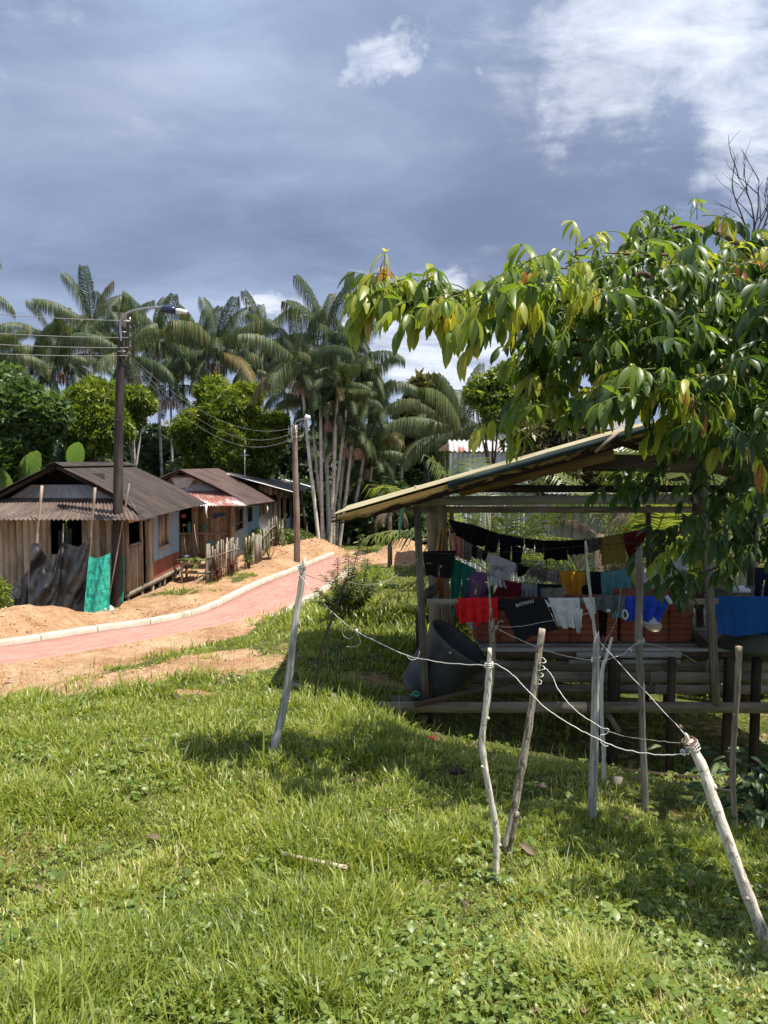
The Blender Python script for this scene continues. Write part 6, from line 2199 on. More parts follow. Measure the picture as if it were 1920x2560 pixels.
# ------------------------------------------------------------------ buildings behind the shed
def back_buildings():
    t = thing('metal_house', (6.0, 24, H(6.0, 22)), 'white corrugated metal house with a rust streaked top edge behind the shed', 'house')
    Y = 21.0
    x0, x1 = at(1126, 1110, Y).x, 11.0
    m = MB()
    m.sheet((x0, Y, -4.3), (x1, Y, -4.3), (x1, Y, 0.30), (x0, Y, 0.30), 70, 0.03, per=6, rows=3)
    m.sheet((x0 + 0.6, Y + 5, -4.3), (x0, Y, -4.3), (x0, Y, 0.30), (x0 + 0.6, Y + 5, 0.30), 30, 0.03, per=6, rows=3)
    m.build('wall', M_ZINCW, t, smooth=True)
    m = MB()
    z0 = at(1126, 1128, Y - 0.2).z
    m.sheet((x0 - 0.05, Y - 0.15, z0), (x1, Y - 0.15, z0), (x1, Y + 0.1, z0 + 0.30), (x0 - 0.05, Y + 0.1, z0 + 0.30), 70, 0.03, per=6, rows=3)
    m.build('top_sheet', metal_sheet('rust_streaked_white_sheet', (0.62, 0.60, 0.58), (0.75, 0.73, 0.71), (0.40, 0.14, 0.12), 0.50, 0.60, 0.5, streak=2.0), t, smooth=True)
    m = MB()
    m.sheet((x0, Y + 0.1, z0 + 0.28), (x1, Y + 0.1, z0 + 0.28), (x1, Y + 5, z0 + 0.1), (x0, Y + 5, z0 + 0.1), 70, 0.03, per=4, rows=3)
    m.build('roof', M_ZINC, t, smooth=True)

    t = thing('plank_house', (5.2, 19, H(5.2, 17)), 'grey vertical plank house wall seen through the washing at the back of the shed', 'house')
    m = MB()
    plank_wall(m, (3.7, 17.0), (9.5, 17.0), -4.0, -0.72, 0.22, holes=[(1.9, 2.5, -1.6, -1.0)])
    plank_wall(m, (3.7, 20.0), (3.7, 17.02), -4.0, -0.72, 0.22)
    m.build('wall', wood('pale_grey_planks', (0.28, 0.26, 0.23), (0.42, 0.40, 0.37), (0.54, 0.52, 0.48), stain=0.3), t)
    m = MB()
    m.box((5.5, 17.08, -1.65), (6.3, 17.12, -0.95))
    m.build('window_dark_panel', M_DARKIN, t)  # dark panel painted as the shade behind the window hole
    m = MB()
    m.plank((3.6, 16.97, -0.72), (9.6, 16.97, -0.72), 0.12, 0.05, (0, 0, 1))
    m.build('top_plate', W_GREY, t)
    m = MB()
    m.sheet((3.5, 16.6, -0.64), (9.7, 16.6, -0.64), (9.7, 20.2, -0.40), (3.5, 20.2, -0.40), 60, 0.015, per=4)
    m.build('roof', M_ZINC, t, smooth=True)

    t = thing('tall_house', (7.8, 29.5, H(7.8, 29.5)), 'tall house with a grey plank gable and red band glimpsed through the tree leaves', 'house')
    Y = 27.5
    a, b = at(1462, 1090, Y), at(1580, 1090, Y)
    m = MB()
    z0, z1 = -4.2, at(1462, 1072, Y).z
    m.box((a.x, Y, z0), (b.x, Y + 5, z1 - 0.25))
    m.build('wall', plain('pale_wall_paint', (0.36, 0.42, 0.48), 0.8), t)
    m = MB()
    m.box((a.x + 0.2, Y - 0.03, z1 - 0.28), (b.x, Y - 0.01, z1 - 0.02))
    m.build('red_band', plain('red_wall_paint', (0.38, 0.09, 0.09), 0.8), t)
    m = MB()
    m.sheet((a.x - 0.2, Y - 0.4, z1), (b.x + 0.2, Y - 0.4, z1), (b.x - 0.1, Y + 3, z1 + 1.2), (a.x + 0.35, Y + 3, z1 + 1.2), 24, 0.02, per=4)
    m.build('roof', metal_sheet('weathered_grey_roof', (0.24, 0.22, 0.20), (0.36, 0.34, 0.31), (0.16, 0.12, 0.10)), t, smooth=True)


back_buildings()

# low white barrier at the end of the path
m = MB()
a, b = at(893, 1381, 34.5), at(1042, 1374, 34.5)
m.plank(a, b, 0.07, 0.05, (0, 0, 1))
for f in (0.05, 0.5, 0.95):
    p = a.lerp(b, f)
    m.plank((p.x, p.y, H(p.x, p.y) - 0.1), (p.x, p.y, p.z - 0.02), 0.06, 0.06, (1, 0, 0))
tag(m.build('low_barrier', M_CONC), 'low pale rail across the far end of the red path', 'rail')
# ------------------------------------------------------------------ palms
def frond_arrays(r, L, e0, droop, n, ll, lw, hang, az, org, pw=1.55, dead=False):
    k = 15
    t = np.linspace(0, 1, k)
    e = e0 - droop * t ** pw
    dl = L / (k - 1)
    x = np.concatenate([[0], np.cumsum(np.cos(e[:-1]) * dl)])
    z = np.concatenate([[0], np.cumsum(np.sin(e[:-1]) * dl)])
    ts = np.linspace(0.10, 0.995, n)
    px, pz, pe = np.interp(ts, t, x), np.interp(ts, t, z), np.interp(ts, t, e)
    V, Q, C = [], [], []
    base = 0
    T = np.stack([np.cos(pe), 0 * pe, np.sin(pe)], 1)
    N = np.stack([-np.sin(pe), 0 * pe, np.cos(pe)], 1)
    prof = np.clip(np.sin(np.pi * (0.15 + 0.66 * ts)), 0.12, 1) ** 0.75
    tone = r.uniform(0.2, 0.75)
    for sgn in (-1, 1):
        B = np.array([[0, sgn, 0]])
        jit = r.normal(0, 0.07, (n, 3))
        d0 = B * 0.85 + T * 0.42 + N * 0.10 + jit
        d0 /= np.linalg.norm(d0, axis=1, keepdims=True)
        dn = np.array([[0, 0, -1.0]])
        d1 = d0 * (1 - hang) + dn * hang
        d1 /= np.linalg.norm(d1, axis=1, keepdims=True)
        d2 = d0 * (1 - hang) * 0.35 + dn * (0.25 + hang)
        d2 /= np.linalg.norm(d2, axis=1, keepdims=True)
        l = (ll * prof * r.uniform(0.85, 1.1, n))[:, None]
        p0 = np.stack([px, 0 * px, pz], 1)
        p1 = p0 + d0 * l * 0.28
        p2 = p1 + d1 * l * 0.40
        p3 = p2 + d2 * l * 0.36
        ws = lw * (0.55 + 0.45 * prof)[:, None]
        W = T * 0.9 + N * 0.15
        pts = []
        for p, wf in ((p0, 0.5), (p1, 1.0), (p2, 0.85), (p3, 0.10)):
            pts += [p - W * ws * wf * 0.5, p + W * ws * wf * 0.5]
        P = np.stack(pts, 1)                      # n,8,3
        V.append(P.reshape(-1, 3))
        idx = base + np.arange(n) * 8
        for a in (0, 2, 4):
            Q.append(np.stack([idx + a, idx + a + 1, idx + a + 3, idx + a + 2], 1))
        base += n * 8
        C.append(np.repeat(np.clip(tone + r.normal(0, 0.16, n), 0, 1), 8))
    # midrib: a three-sided strip
    rad = np.linspace(0.035, 0.008, k) * (L / 3.0)
    ring = []
    for a in (0.5, 2.6, 4.7):
        ring.append(np.stack([x - np.sin(e) * 0 * rad, np.cos(a) * rad, z + np.sin(a) * rad], 1))
    P = np.stack(ring, 1).reshape(-1, 3)
    V.append(P)
    i = base + np.arange(k - 1) * 3
    for a in range(3):
        b = (a + 1) % 3
        Q.append(np.stack([i + a, i + b, i + 3 + b, i + 3 + a], 1))
    C.append(np.full(len(P), 0.92))
    V = np.concatenate(V)
    ca, sa = math.cos(az), math.sin(az)
    V = np.stack([V[:, 0] * ca - V[:, 1] * sa, V[:, 0] * sa + V[:, 1] * ca, V[:, 2]], 1) + np.array(org)
    return V, np.concatenate(Q), np.concatenate(C)


def crown_arrays(seed, nf, L, n, ll, lw, hang, hi=84, lo=-28, droop=1.35, spear=True):
    r = np.random.default_rng(seed)
    V, Q, C, off = [], [], [], 0
    for i in range(nf):
        f = i / max(1, nf - 1)
        e0 = R(hi) + (R(lo) - R(hi)) * f ** 0.9 + r.normal(0, 0.08)
        az = i * 2.39996 + r.normal(0, 0.22)
        dr = droop * (0.50 + 0.50 * f) * r.uniform(0.8, 1.2)
        v, q, c = frond_arrays(r, L * r.uniform(0.85, 1.08) * (0.82 + 0.18 * math.sin(math.pi * min(1, f * 1.2))), e0, dr, n, ll, lw, hang, az, (0.04 * math.cos(az), 0.04 * math.sin(az), -0.25 * f))
        if i >= nf - 3 and nf > 9 and r.random() < 0.28:      # an old frond, yellow to brown
            c = np.clip(0.90 + r.normal(0.04, 0.05, len(c)), 0, 1)
        V.append(v); Q.append(q + off); C.append(c); off += len(v)
    return np.concatenate(V), np.concatenate(Q), np.concatenate(C)


PALM_CROWN = []
for s in range(5):
    v, q, c = crown_arrays(100 + s, 11 + s % 4, 3.4, 120, 1.08, 0.034, 0.86, lo=-22 - 4 * s, droop=1.35 + 0.09 * s)
    PALM_CROWN.append(np_mesh('crown', v, q, L_PALM, rnd=c, smooth=True))


def strand_mesh(seed):
    r = np.random.default_rng(seed)
    m = MB()
    V, Q, C = [], [], []
    for i in range(70):
        a = r.uniform(0, 6.28)
        s = r.uniform(0.1, 1.0)
        p0 = np.array([0, 0, 0.0])
        d = np.array([math.cos(a) * s, math.sin(a) * s, 0.0])
        ln = r.uniform(0.45, 1.0)
        p1 = d * 0.20 + np.array([0, 0, -0.06 * ln])
        p2 = p1 + np.array([d[0] * 0.16, d[1] * 0.16, -0.26 * ln])
        p3 = p2 + np.array([d[0] * 0.06, d[1] * 0.06, -0.36 * ln])
        w = np.array([-math.sin(a), math.cos(a), 0]) * 0.009
        b = len(V)
        for p in (p0, p1, p2, p3):
            V += [p - w, p + w]
        for k in range(3):
            Q.append((b + 2 * k, b + 2 * k + 1, b + 2 * k + 3, b + 2 * k + 2))
        C += [r.random()] * 8
    return np_mesh('flower_strands', np.array(V), np.array(Q), L_SEED, rnd=C)


STRANDS = [strand_mesh(3), strand_mesh(4)]
PALMS = 'tall slender palms behind the houses'


def palm(px, py, Y, base_px=None, cv=0, scale=1.0, rot=0.0, label='', strands=0, group=PALMS, tr=0.075, base_py=None, bend=0.3):
    top = at(px, py, Y)
    bx = top.x + random.uniform(-0.4, 0.4) if base_px is None else (base_px - 960) / F_PX * Y
    b = Vector((bx, Y + random.uniform(-0.3, 0.3), 0))
    b.z = H(b.x, b.y)
    t = thing('palm_tree', b, label, 'palm', group)
    mid = b.lerp(top, 0.5) + Vector(((b.x - top.x) * -0.15 * bend, 0, 0))
    P = smooth_line([b + Vector((0, 0, -0.2)), b.lerp(mid, 0.5), mid, mid.lerp(top, 0.6), top + Vector((0, 0, 0.1))], 5)
    m = MB()
    m.tube(P, list(np.linspace(tr * 1.3, tr * 0.8, len(P))), 8, 0.03)
    m.build('trunk', M_TRUNK, t, smooth=True)
    m = MB()
    ax = (P[-1] - P[-3]).normalized()
    m.tube([top - ax * 0.75, top - ax * 0.4, top + ax * 0.15], [tr * 1.0, tr * 1.45, tr * 0.8], 8)
    m.build('crownshaft', plain('green_crownshaft', (0.09, 0.12, 0.05), 0.5), t, smooth=True)
    c = link('crown', PALM_CROWN[cv % 5], t, top - Vector(b))
    c.scale = (scale * 0.93,) * 3
    c.rotation_euler = (random.uniform(-0.08, 0.08), random.uniform(-0.08, 0.08), rot)
    for k in range(strands):
        s = link('flower_strands', STRANDS[k % 2], t, top - Vector(b) - ax * 0.85 + Vector((0.25 * (1 if k % 2 else -1), -0.1, 0)))
        s.scale = (scale * 1.25,) * 3
        s.rotation_euler = (0, 0, random.uniform(0, 6))
    return t


for args in (
    (228, 810, 43, None, 0, 1.2, 0.3, 'tallest palm standing apart above the nearest house, a little left of the tall utility pole', 1),
    (78, 905, 46, None, 1, 1.05, 1.2, 'palm with its crown low at the frame edge beyond the broad-leaved tree', 0),
    (-30, 890, 43, None, 2, 1.0, 2.2, 'palm mostly cut off by the picture edge below the lone frond tip', 0),
    (-118, 712, 40, None, 3, 1.0, 0.15, 'tall palm at the picture edge showing only a frond tip against the cloud', 0),
    (392, 845, 44, None, 2, 1.18, 0.9, 'palm right behind the street lamp of the tall utility pole', 1),
    (321, 885, 39, 350, 4, 1.05, 2.4, 'palm with drooping fronds directly behind the tall utility pole', 2),
    (165, 895, 48, None, 3, 1.1, 1.9, 'shaded palm between the tallest one and the utility pole, lower down', 1),
    (545, 868, 43, None, 1, 1.22, 2.9, 'palm with an upright central spear above the round bushy tree', 1),
    (455, 895, 48, None, 0, 1.1, 0.5, 'palm showing between the street lamp and the upright spear palm, set back', 1),
    (655, 850, 46, None, 4, 1.1, 1.5, 'palm over the far shoulder of the round bushy tree', 0),
    (130, 850, 50, None, 4, 1.05, 0.7, 'hazy palm in the back row just below the tallest one', 0),
    (285, 830, 50, None, 1, 1.05, 2.0, 'palm in the back row half covered by the top of the tall utility pole', 0),
    (505, 850, 50, None, 2, 1.05, 1.0, 'palm in the back row beside the upright spear palm', 0),
    (425, 960, 46, None, 3, 0.9, 2.6, 'low palm filling the gap between the two bushy trees', 2),
    (5, 935, 48, None, 0, 1.0, 2.9, 'low palm in the back row above the broad-leaved tree', 0),
    (618, 905, 50, None, 3, 1.0, 3.3, 'dim palm deep behind the round bushy tree', 0),
):
    palm(*args)
CLUMP = 'palms of the tall clump at the end of the path'
for args in (
    (750, 905, 36.0, 800, 1, 1.02, 0.2, 'clump palm with a pale pink flower spray, leaning out beside the shorter utility pole', 2, CLUMP),
    (812, 835, 38.0, 822, 0, 1.10, 1.1, 'tallest palm of the clump, its spear highest above the path', 1, CLUMP),
    (778, 1015, 37.0, 812, 2, 0.60, 2.0, 'short clump palm with its crown just over the lamp of the shorter pole', 0, CLUMP),
    (880, 900, 39.0, 838, 3, 0.98, 0.7, 'clump palm whose fronds arch out second highest against the bright cloud', 0, CLUMP),
    (836, 1005, 36.5, 832, 4, 0.74, 2.6, 'clump palm with a reddish flower spray in the middle of the clump', 2, CLUMP),
    (905, 975, 40.0, 852, 2, 0.95, 1.7, 'clump palm third down the outer side of the clump', 1, CLUMP),
    (925, 1045, 39.0, 868, 1, 0.88, 3.0, 'clump palm low on the outer side toward the dark forest', 0, CLUMP),
    (884, 1075, 37.0, 846, 0, 0.72, 0.4, 'clump palm with the lowest pink flower spray over the pale trunks', 2, CLUMP),
    (935, 1130, 39.5, 900, 3, 0.72, 2.2, 'lowest clump palm, fronds hanging before the dark forest', 1, CLUMP),
    (790, 990, 40.0, 846, 4, 0.9, 1.3, 'clump palm hidden behind the pink sprayed one', 0, CLUMP),
    (712, 975, 42.0, 770, 0, 0.7, 2.2, 'clump palm between the round bushy tree and the shorter pole', 0, CLUMP),
    (800, 930, 36.2, 806, 3, 0.62, 0.9, 'slim clump palm whose small crown sits between the two tallest', 0, CLUMP),
    (845, 955, 36.0, 824, 1, 0.60, 2.1, 'slim leaning clump palm with a small crown inside the clump', 1, CLUMP),
    (870, 985, 36.4, 818, 2, 0.60, 0.1, 'slim clump palm leaning out across the other pale trunks', 0, CLUMP),
    (905, 1195, 40.0, 884, 2, 0.55, 2.9, 'slim young clump palm beside the pale trunks', 0, CLUMP),
):
    palm(*args)
BACKP = 'palms in the gap beyond the shed'
palm(1150, 1075, 31, 1150, 3, 1.05, 0.8, 'palm with broad arching fronds before the bright cloud beyond the shed roof', 0, BACKP)
palm(1110, 1045, 40, 1112, 1, 0.85, 2.0, 'fan-like palm set back behind the broad arching one', 0, BACKP)
palm(1010, 1080, 52, None, 4, 0.8, 0.5, 'small distant palm just outside the clump near the dark round tree', 0, BACKP)

COCO = []
for s in range(2):
    v, q, c = crown_arrays(300 + s, 11, 3.3, 50, 0.92, 0.050, 0.20, hi=80, lo=0, droop=1.1)
    COCO.append(np_mesh('crown', v, q, L_COCO, rnd=c))


def coco(px, py, Y, cv, scale, rot, label):
    top = at(px, py, Y)
    b = Vector((top.x, Y, H(top.x, Y)))
    t = thing('coconut_palm', b, label, 'palm', 'coconut palms behind the shed')
    m = MB()
    m.tube([b + Vector((0, 0, -0.1)), b.lerp(top, 0.5), top], [0.16, 0.14, 0.10], 9, 0.04)
    m.build('trunk', M_TRUNKD, t, smooth=True)
    c = link('crown', COCO[cv], t, top - b)
    c.scale = (scale,) * 3
    c.rotation_euler = (0.05, 0.03, rot)
    return t


coco(1235, 1420, 14.6, 0, 0.90, 0.55, 'young coconut palm behind the white lettered shirt, its fronds rising over the shed roof')
coco(1620, 1420, 14.8, 1, 0.95, 1.5, 'young coconut palm behind the dark red blouse and the tall plank stake')
coco(1820, 1330, 15.5, 1, 0.9, 0.2, 'coconut palm at the far end of the shed behind the hanging tree leaves')
# withered fronds
v, q, c = crown_arrays(340, 6, 1.3, 26, 0.34, 0.02, 0.75, hi=40, lo=-55, droop=1.2)
t = at(1500, 1335, 13.6)
b = Vector((t.x, 13.6, H(t.x, 13.6)))
dead = thing('withered_palm', b, 'withered grey palm with dead hanging fronds behind the black strappy top', 'palm')
m = MB()
m.tube([b + Vector((0, 0, -0.1)), t], [0.11, 0.08], 8, 0.05)
m.build('trunk', M_TRUNKD, dead)
o = link('crown', np_mesh('crown', v, q, L_DEADF, rnd=c), dead, t - b)
t = at(975, 1250, 24.0)
v, q, c = crown_arrays(341, 5, 1.15, 26, 0.3, 0.03, 0.8, hi=30, lo=-30, droop=1.6)
b = Vector((t.x, 24.0, H(t.x, 24.0)))
dead2 = thing('withered_palm', b, 'low withered palm with a dry brown crown just above the shed eave', 'palm')
m = MB()
m.tube([b + Vector((0, 0, -0.1)), t], [0.08, 0.06], 8, 0.05)
m.build('trunk', M_TRUNKD, dead2)
link('crown', np_mesh('crown', v, q, L_DEADF, rnd=c), dead2, t - b)


# ------------------------------------------------------------------ broad-leaved trees
def leaf_tmpl(w=0.36, fold=0.12, droop=0.15, rows=3):
    """one leaf along +y, length 1, folded on its midrib"""
    V, Q = [], []
    ys = np.linspace(0, 1, rows + 1)
    for y in ys:
        ww = w * 0.5 * max(0.04, math.sin(math.pi * min(0.985, 0.06 + y * 0.93)) ** 0.8)
        z = -droop * y * y
        V += [(-ww, y, z + fold * ww * 2), (0, y, z), (ww, y, z + fold * ww * 2)]
    for i in range(rows):
        a = i * 3
        Q += [(a, a + 1, a + 4, a + 3), (a + 1, a + 2, a + 5, a + 4)]
    return np.array(V), np.array(Q)


def diamond(w=0.3):
    return np.array([(0, 0, 0), (w / 2, 0.5, 0.04), (0, 1, -0.06), (-w / 2, 0.5, 0.04)], float), np.array([(0, 1, 2, 3)])


def sprig_tmpl(n, w, spread=0.9, droop=0.3, seed=0, tm=None):
    r = np.random.default_rng(seed)
    tv, tq = tm if tm is not None else diamond(w)
    V, Q = [], []
    for i in range(n):
        a = 2.4 * i + r.uniform(-0.3, 0.3)
        tilt = r.uniform(0.3, spread)
        d = np.array([[math.cos(a) * math.sin(tilt), math.sin(a) * math.sin(tilt), math.cos(tilt) - droop * tilt]])
        M = frames(d, np.array([[0.01, 0.02, 1.0]]), np.array([r.uniform(0.75, 1.1)]))
        Q.append(tq + len(tv) * i)
        V.append((M[0] @ tv.T).T)
    V = np.concatenate(V)
    return V[:, [0, 2, 1]] * np.array([1, 1, -1]), np.concatenate(Q)     # along +y


def cloud(blobs, n, tmpl, size, seed, shell=0.55, droop=0.25, lump=0.35, cvar=0.25, ctop=0.15):
    r = np.random.default_rng(seed)
    C = np.array([b[:3] for b in blobs], float)
    RR = np.array([b[3:6] if len(b) >= 6 else (b[3],) * 3 for b in blobs], float)
    w = (RR.prod(axis=1)) ** (2 / 3)
    k = r.choice(len(blobs), n, p=w / w.sum())
    d = r.normal(size=(n, 3))
    d /= np.linalg.norm(d, axis=1, keepdims=True)
    lumpn = fbm(d[:, 0] * 2.6 + k * 5 + d[:, 2] * 1.9, d[:, 1] * 2.6 + d[:, 2] * 2.3, seed % 50, 3)
    rad = (shell + (1 - shell) * r.random(n) ** 0.6) * (1 - lump + 1.6 * lump * lumpn)
    P = C[k] + d * RR[k] * rad[:, None]
    out = d * 0.8 + r.normal(0, 0.45, (n, 3))
    out[:, 2] -= droop
    ups = d + np.array([[0, 0, 0.9]]) + r.normal(0, 0.3, (n, 3))
    M = frames(out, ups, size * r.uniform(0.65, 1.2, n))
    c = np.clip(0.42 + (lumpn - 0.5) * 0.5 + r.normal(0, cvar, n) + ctop * d[:, 2], 0, 1)  # leaf tone rises on the lumps and towards each blob's top
    return scatter(tmpl, M, P, c)


def tree(name, x, y, blobs, n, tmpl, size, mat, trunk_r, label, cat='tree', seed=1, group=None, shell=0.45, droop=0.25, limbs=True, tmat=None, lump=0.4, nl=7):
    b = Vector((x, y, H(x, y)))
    t = thing(name, b, label, cat, group)
    V, Q, c = cloud(blobs, n, tmpl, size, seed, shell, droop, lump)
    obj('crown', V, Q, mat, t, rnd=c)
    ctr = Vector(tuple(np.mean(np.array([bb[:3] for bb in blobs]), axis=0)))
    m = MB()
    fork = b.lerp(ctr, 0.55)
    m.tube(smooth_line([b + Vector((0, 0, -0.2)), b.lerp(fork, 0.5) + Vector((0.05, 0, 0)), fork], 4), [trunk_r * (1.2 - 0.5 * i / 8) for i in range(9)], 9, 0.06)
    rr = random.Random(seed)
    for bb in blobs[:nl]:
        e = Vector(bb[:3])
        mid = fork.lerp(e, 0.5) + Vector((rr.uniform(-0.2, 0.2), rr.uniform(-0.2, 0.2), rr.uniform(-0.1, 0.3)))
        m.tube(smooth_line([fork, mid, e], 4), list(np.linspace(trunk_r * 0.5, trunk_r * 0.12, 9)), 6, 0.05)
    m.build('trunk', tmat or M_TRUNKD, t, smooth=True)
    return t


def pb(px, py, Y, rpx, flat=1.0):
    c = at(px, py, Y)
    r = rpx / F_PX * Y
    return (c.x, c.y, c.z, r, r, r * flat)


SPR = sprig_tmpl(7, 0.26, 1.25, 0.35, 1)
SPR2 = sprig_tmpl(6, 0.45, 1.3, 0.3, 2)
LEAF6 = leaf_tmpl(0.42, 0.15, 0.2, 2)
# round mango-like tree
tree('bushy_tree', at(572, 1400, 39).x, 39, [pb(565, 1050, 39, 84), pb(655, 1095, 39, 58), pb(480, 1080, 38.5, 50), pb(610, 1000, 39.5, 44), pb(530, 985, 39.5, 40), pb(640, 1160, 39, 44), pb(575, 1130, 38.6, 74), pb(510, 1150, 38.8, 42), pb(690, 1060, 39, 30)],
     15000, SPR, 0.36, L_MANGO, 0.28, 'dense round yellow green tree behind the painted house', seed=21, lump=0.62, shell=0.3)
tree('bushy_tree', at(235, 1300, 35).x, 35, [pb(215, 1020, 35, 62), pb(265, 1010, 35.4, 52), pb(190, 1060, 34.6, 55), pb(270, 1070, 35, 55), pb(235, 980, 35.4, 36), pb(215, 1110, 35, 45)],
     8000, SPR, 0.33, L_MANGO, 0.22, 'bushy yellow green tree just left of the tall utility pole above the nearest roof', seed=22, lump=0.5)
tree('bushy_tree', at(335, 1300, 36).x, 36, [pb(340, 1000, 36, 36), pb(320, 1020, 36, 30), pb(365, 1015, 36.2, 22), pb(335, 1045, 36, 26)],
     2200, SPR, 0.31, L_MANGO, 0.12, 'small bushy crown peeping out on the lamp side of the tall utility pole', seed=23, lump=0.5, tmat=M_TRUNK)
tree('broad_leaved_tree', at(30, 1300, 27).x, 27, [pb(40, 1020, 27, 85), pb(110, 1040, 27, 58), pb(-40, 1010, 27, 90), pb(30, 1110, 27, 90), pb(20, 975, 27.4, 55), pb(-60, 1120, 27, 90)],
     8200, sprig_tmpl(5, 0.5, 1.2, 0.5, 3, leaf_tmpl(0.5, 0.12, 0.3, 2)), 0.30, L_BIG, 0.25, 'broad-leaved glossy tree at the picture edge beyond the nearest house', seed=24, lump=0.45)
tree('dark_tree', at(1060, 1300, 46).x, 46, [pb(1065, 985, 46, 42), pb(1085, 1020, 46, 38), pb(1040, 1040, 46, 44), pb(1060, 1090, 46, 50), pb(1110, 1060, 46, 36)],
     3200, SPR2, 0.62, L_BROWNT, 0.25, 'tall dark round-topped tree between the palm clump and the arching palm', seed=25, lump=0.5)
tree('brown_green_tree', at(1370, 1300, 17.5).x, 17.5, [pb(1380, 1070, 17.5, 68), pb(1330, 1110, 17.3, 60), pb(1430, 1060, 17.8, 55), pb(1390, 1190, 17.5, 60), pb(1480, 1170, 17.8, 55), pb(1300, 1060, 18, 40)],
     3600, SPR, 0.24, L_BROWNT, 0.10, 'brownish small-leaved tree rising behind the shed roof under the big overhanging branch', seed=26, lump=0.5, tmat=M_TWIG)
tree('airy_tree', at(1225, 1300, 19).x, 19, [pb(1250, 945, 19, 34), pb(1210, 975, 19, 40), pb(1185, 985, 19, 26), pb(1265, 1000, 19, 40), pb(1235, 1030, 19, 40), pb(1280, 930, 19.2, 30)],
     620, sprig_tmpl(7, 0.42, 1.2, 0.2, 5), 0.20, L_YELLOWG, 0.07, 'airy young tree with sparse pale leaves left of the overhanging branch', seed=27, lump=0.3, shell=0.1, nl=6, tmat=M_TWIG)
tree('brown_green_tree', at(1660, 1250, 18.5).x, 18.5, [pb(1690, 1180, 18.5, 60), pb(1760, 1150, 18.5, 60), pb(1830, 1200, 18.5, 70), pb(1900, 1150, 18.5, 70)],
     1800, SPR, 0.26, L_BROWNT, 0.1, 'small-leaved tree behind the far end of the shed', seed=28, lump=0.5, tmat=M_TWIG)
for k, (x, y, r, h, lab) in enumerate(((at(330, 1180, 34).x, 34, 1.2, 1.5, 'pale leafy bush behind the ridge of the nearest house by the utility pole'),
                                       (at(100, 1150, 30).x, 30, 1.3, 2.6, 'pale green leafy bush under the broad-leaved tree'),
                                       (at(420, 1160, 37).x, 37, 1.3, 1.8, 'yellow green bush in front of the dense round tree'),
                                       (at(390, 1140, 41).x, 41, 1.4, 2.2, 'dim bush between the two bushy trees'),
                                       (at(735, 1330, 34).x, 34, 0.7, 0.6, 'roadside bush at the foot of the palm clump beside the shorter pole'),
                                       (at(665, 1345, 33).x, 32.6, 0.6, 0.6, 'leafy bush growing over the far end of the picket fence'),
                                       (at(950, 1330, 40).x, 40, 2.0, 2.2, 'dark bush mass before the forest at the end of the path'))):
    z = H(x, y)
    tree('bush', x, y, [(x, y, z + h * 0.75, r, r, h * 0.65), (x + r * 0.6, y, z + h * 0.55, r * 0.7, r * 0.7, h * 0.5), (x - r * 0.6, y, z + h * 0.5, r * 0.7, r * 0.7, h * 0.5)],
         2400 if k < 6 else 3200, SPR if k in (0, 2, 3) else SPR2, 0.26 if k < 6 else 0.34, (L_YELLOWG, L_YELLOWG, L_YELLOWG, L_BUSH, L_BUSH, L_BUSH, L_FOREST)[k], 0.05, lab, 'bush', seed=40 + k, group='bushes round the houses', lump=0.55, shell=0.2)

# banana plants behind the nearest house
def banana(x, y, leaves, label):
    b = Vector((x, y, H(x, y)))
    t = thing('banana_plant', b, label, 'banana plant', 'banana plants behind the nearest house')
    m = MB()
    tip0 = Vector(leaves[0][0])
    stem_top = Vector((x, y, tip0.z))
    m.tube([b + Vector((0, 0, -0.1)), stem_top], [0.12, 0.06], 9, 0.03)
    m.build('stem', plain('banana_stem', (0.16, 0.20, 0.07), 0.6), t, smooth=True)
    for (p0, p1, w, curl) in leaves:
        p0, p1 = Vector(p0), Vector(p1)
        ax = p1 - p0
        side = ax.cross(Vector((0.1, 1, 0.2))).normalized()
        V, Q, c = [], [], []
        n = 26
        for i in range(n):
            f = i / (n - 1)
            ww = w * max(0.03, math.sin(math.pi * min(0.985, 0.05 + f * 0.93)) ** 0.6)
            cpt = p0 + ax * f + Vector((0, -curl * f * f, -0.10 * curl * math.sin(f * 3)))
            for k, s in enumerate((-1, -0.5, 0, 0.5, 1)):
                rip = 0.012 * math.sin(i * 2.1 + k) * abs(s)
                V.append(tuple(cpt + side * (s * ww) + Vector((0, -0.25 * ww * abs(s) + rip, 0))))
                c.append(0.35 + 0.3 * abs(s) + 0.08 * math.sin(i * 1.3))
        for i in range(n - 1):
            for k in range(4):
                a = i * 5 + k
                Q.append((a, a + 1, a + 6, a + 5))
        obj('leaf', V, np.array(Q), L_BANANA, t, rnd=np.clip(c, 0, 1), smooth=True)


banana(at(60, 1250, 26.5).x, 26.5, [(at(52, 1205, 26.5), at(105, 1130, 26.2), 0.36, 0.2), (at(30, 1220, 26.5), at(-15, 1195, 26), 0.3, 0.2), (at(20, 1240, 26.2), at(10, 1175, 26), 0.3, 0.1)], 'banana plant with a broad leaf slanting up over the nearest roof edge')
banana(at(180, 1250, 27.5).x, 27.5, [(at(178, 1165, 27.5), at(206, 1108, 27.2), 0.34, 0.15), (at(182, 1180, 27.5), at(196, 1140, 27.8), 0.25, 0.1)], 'banana plant whose single pale leaf stands above the ridge of the nearest house')


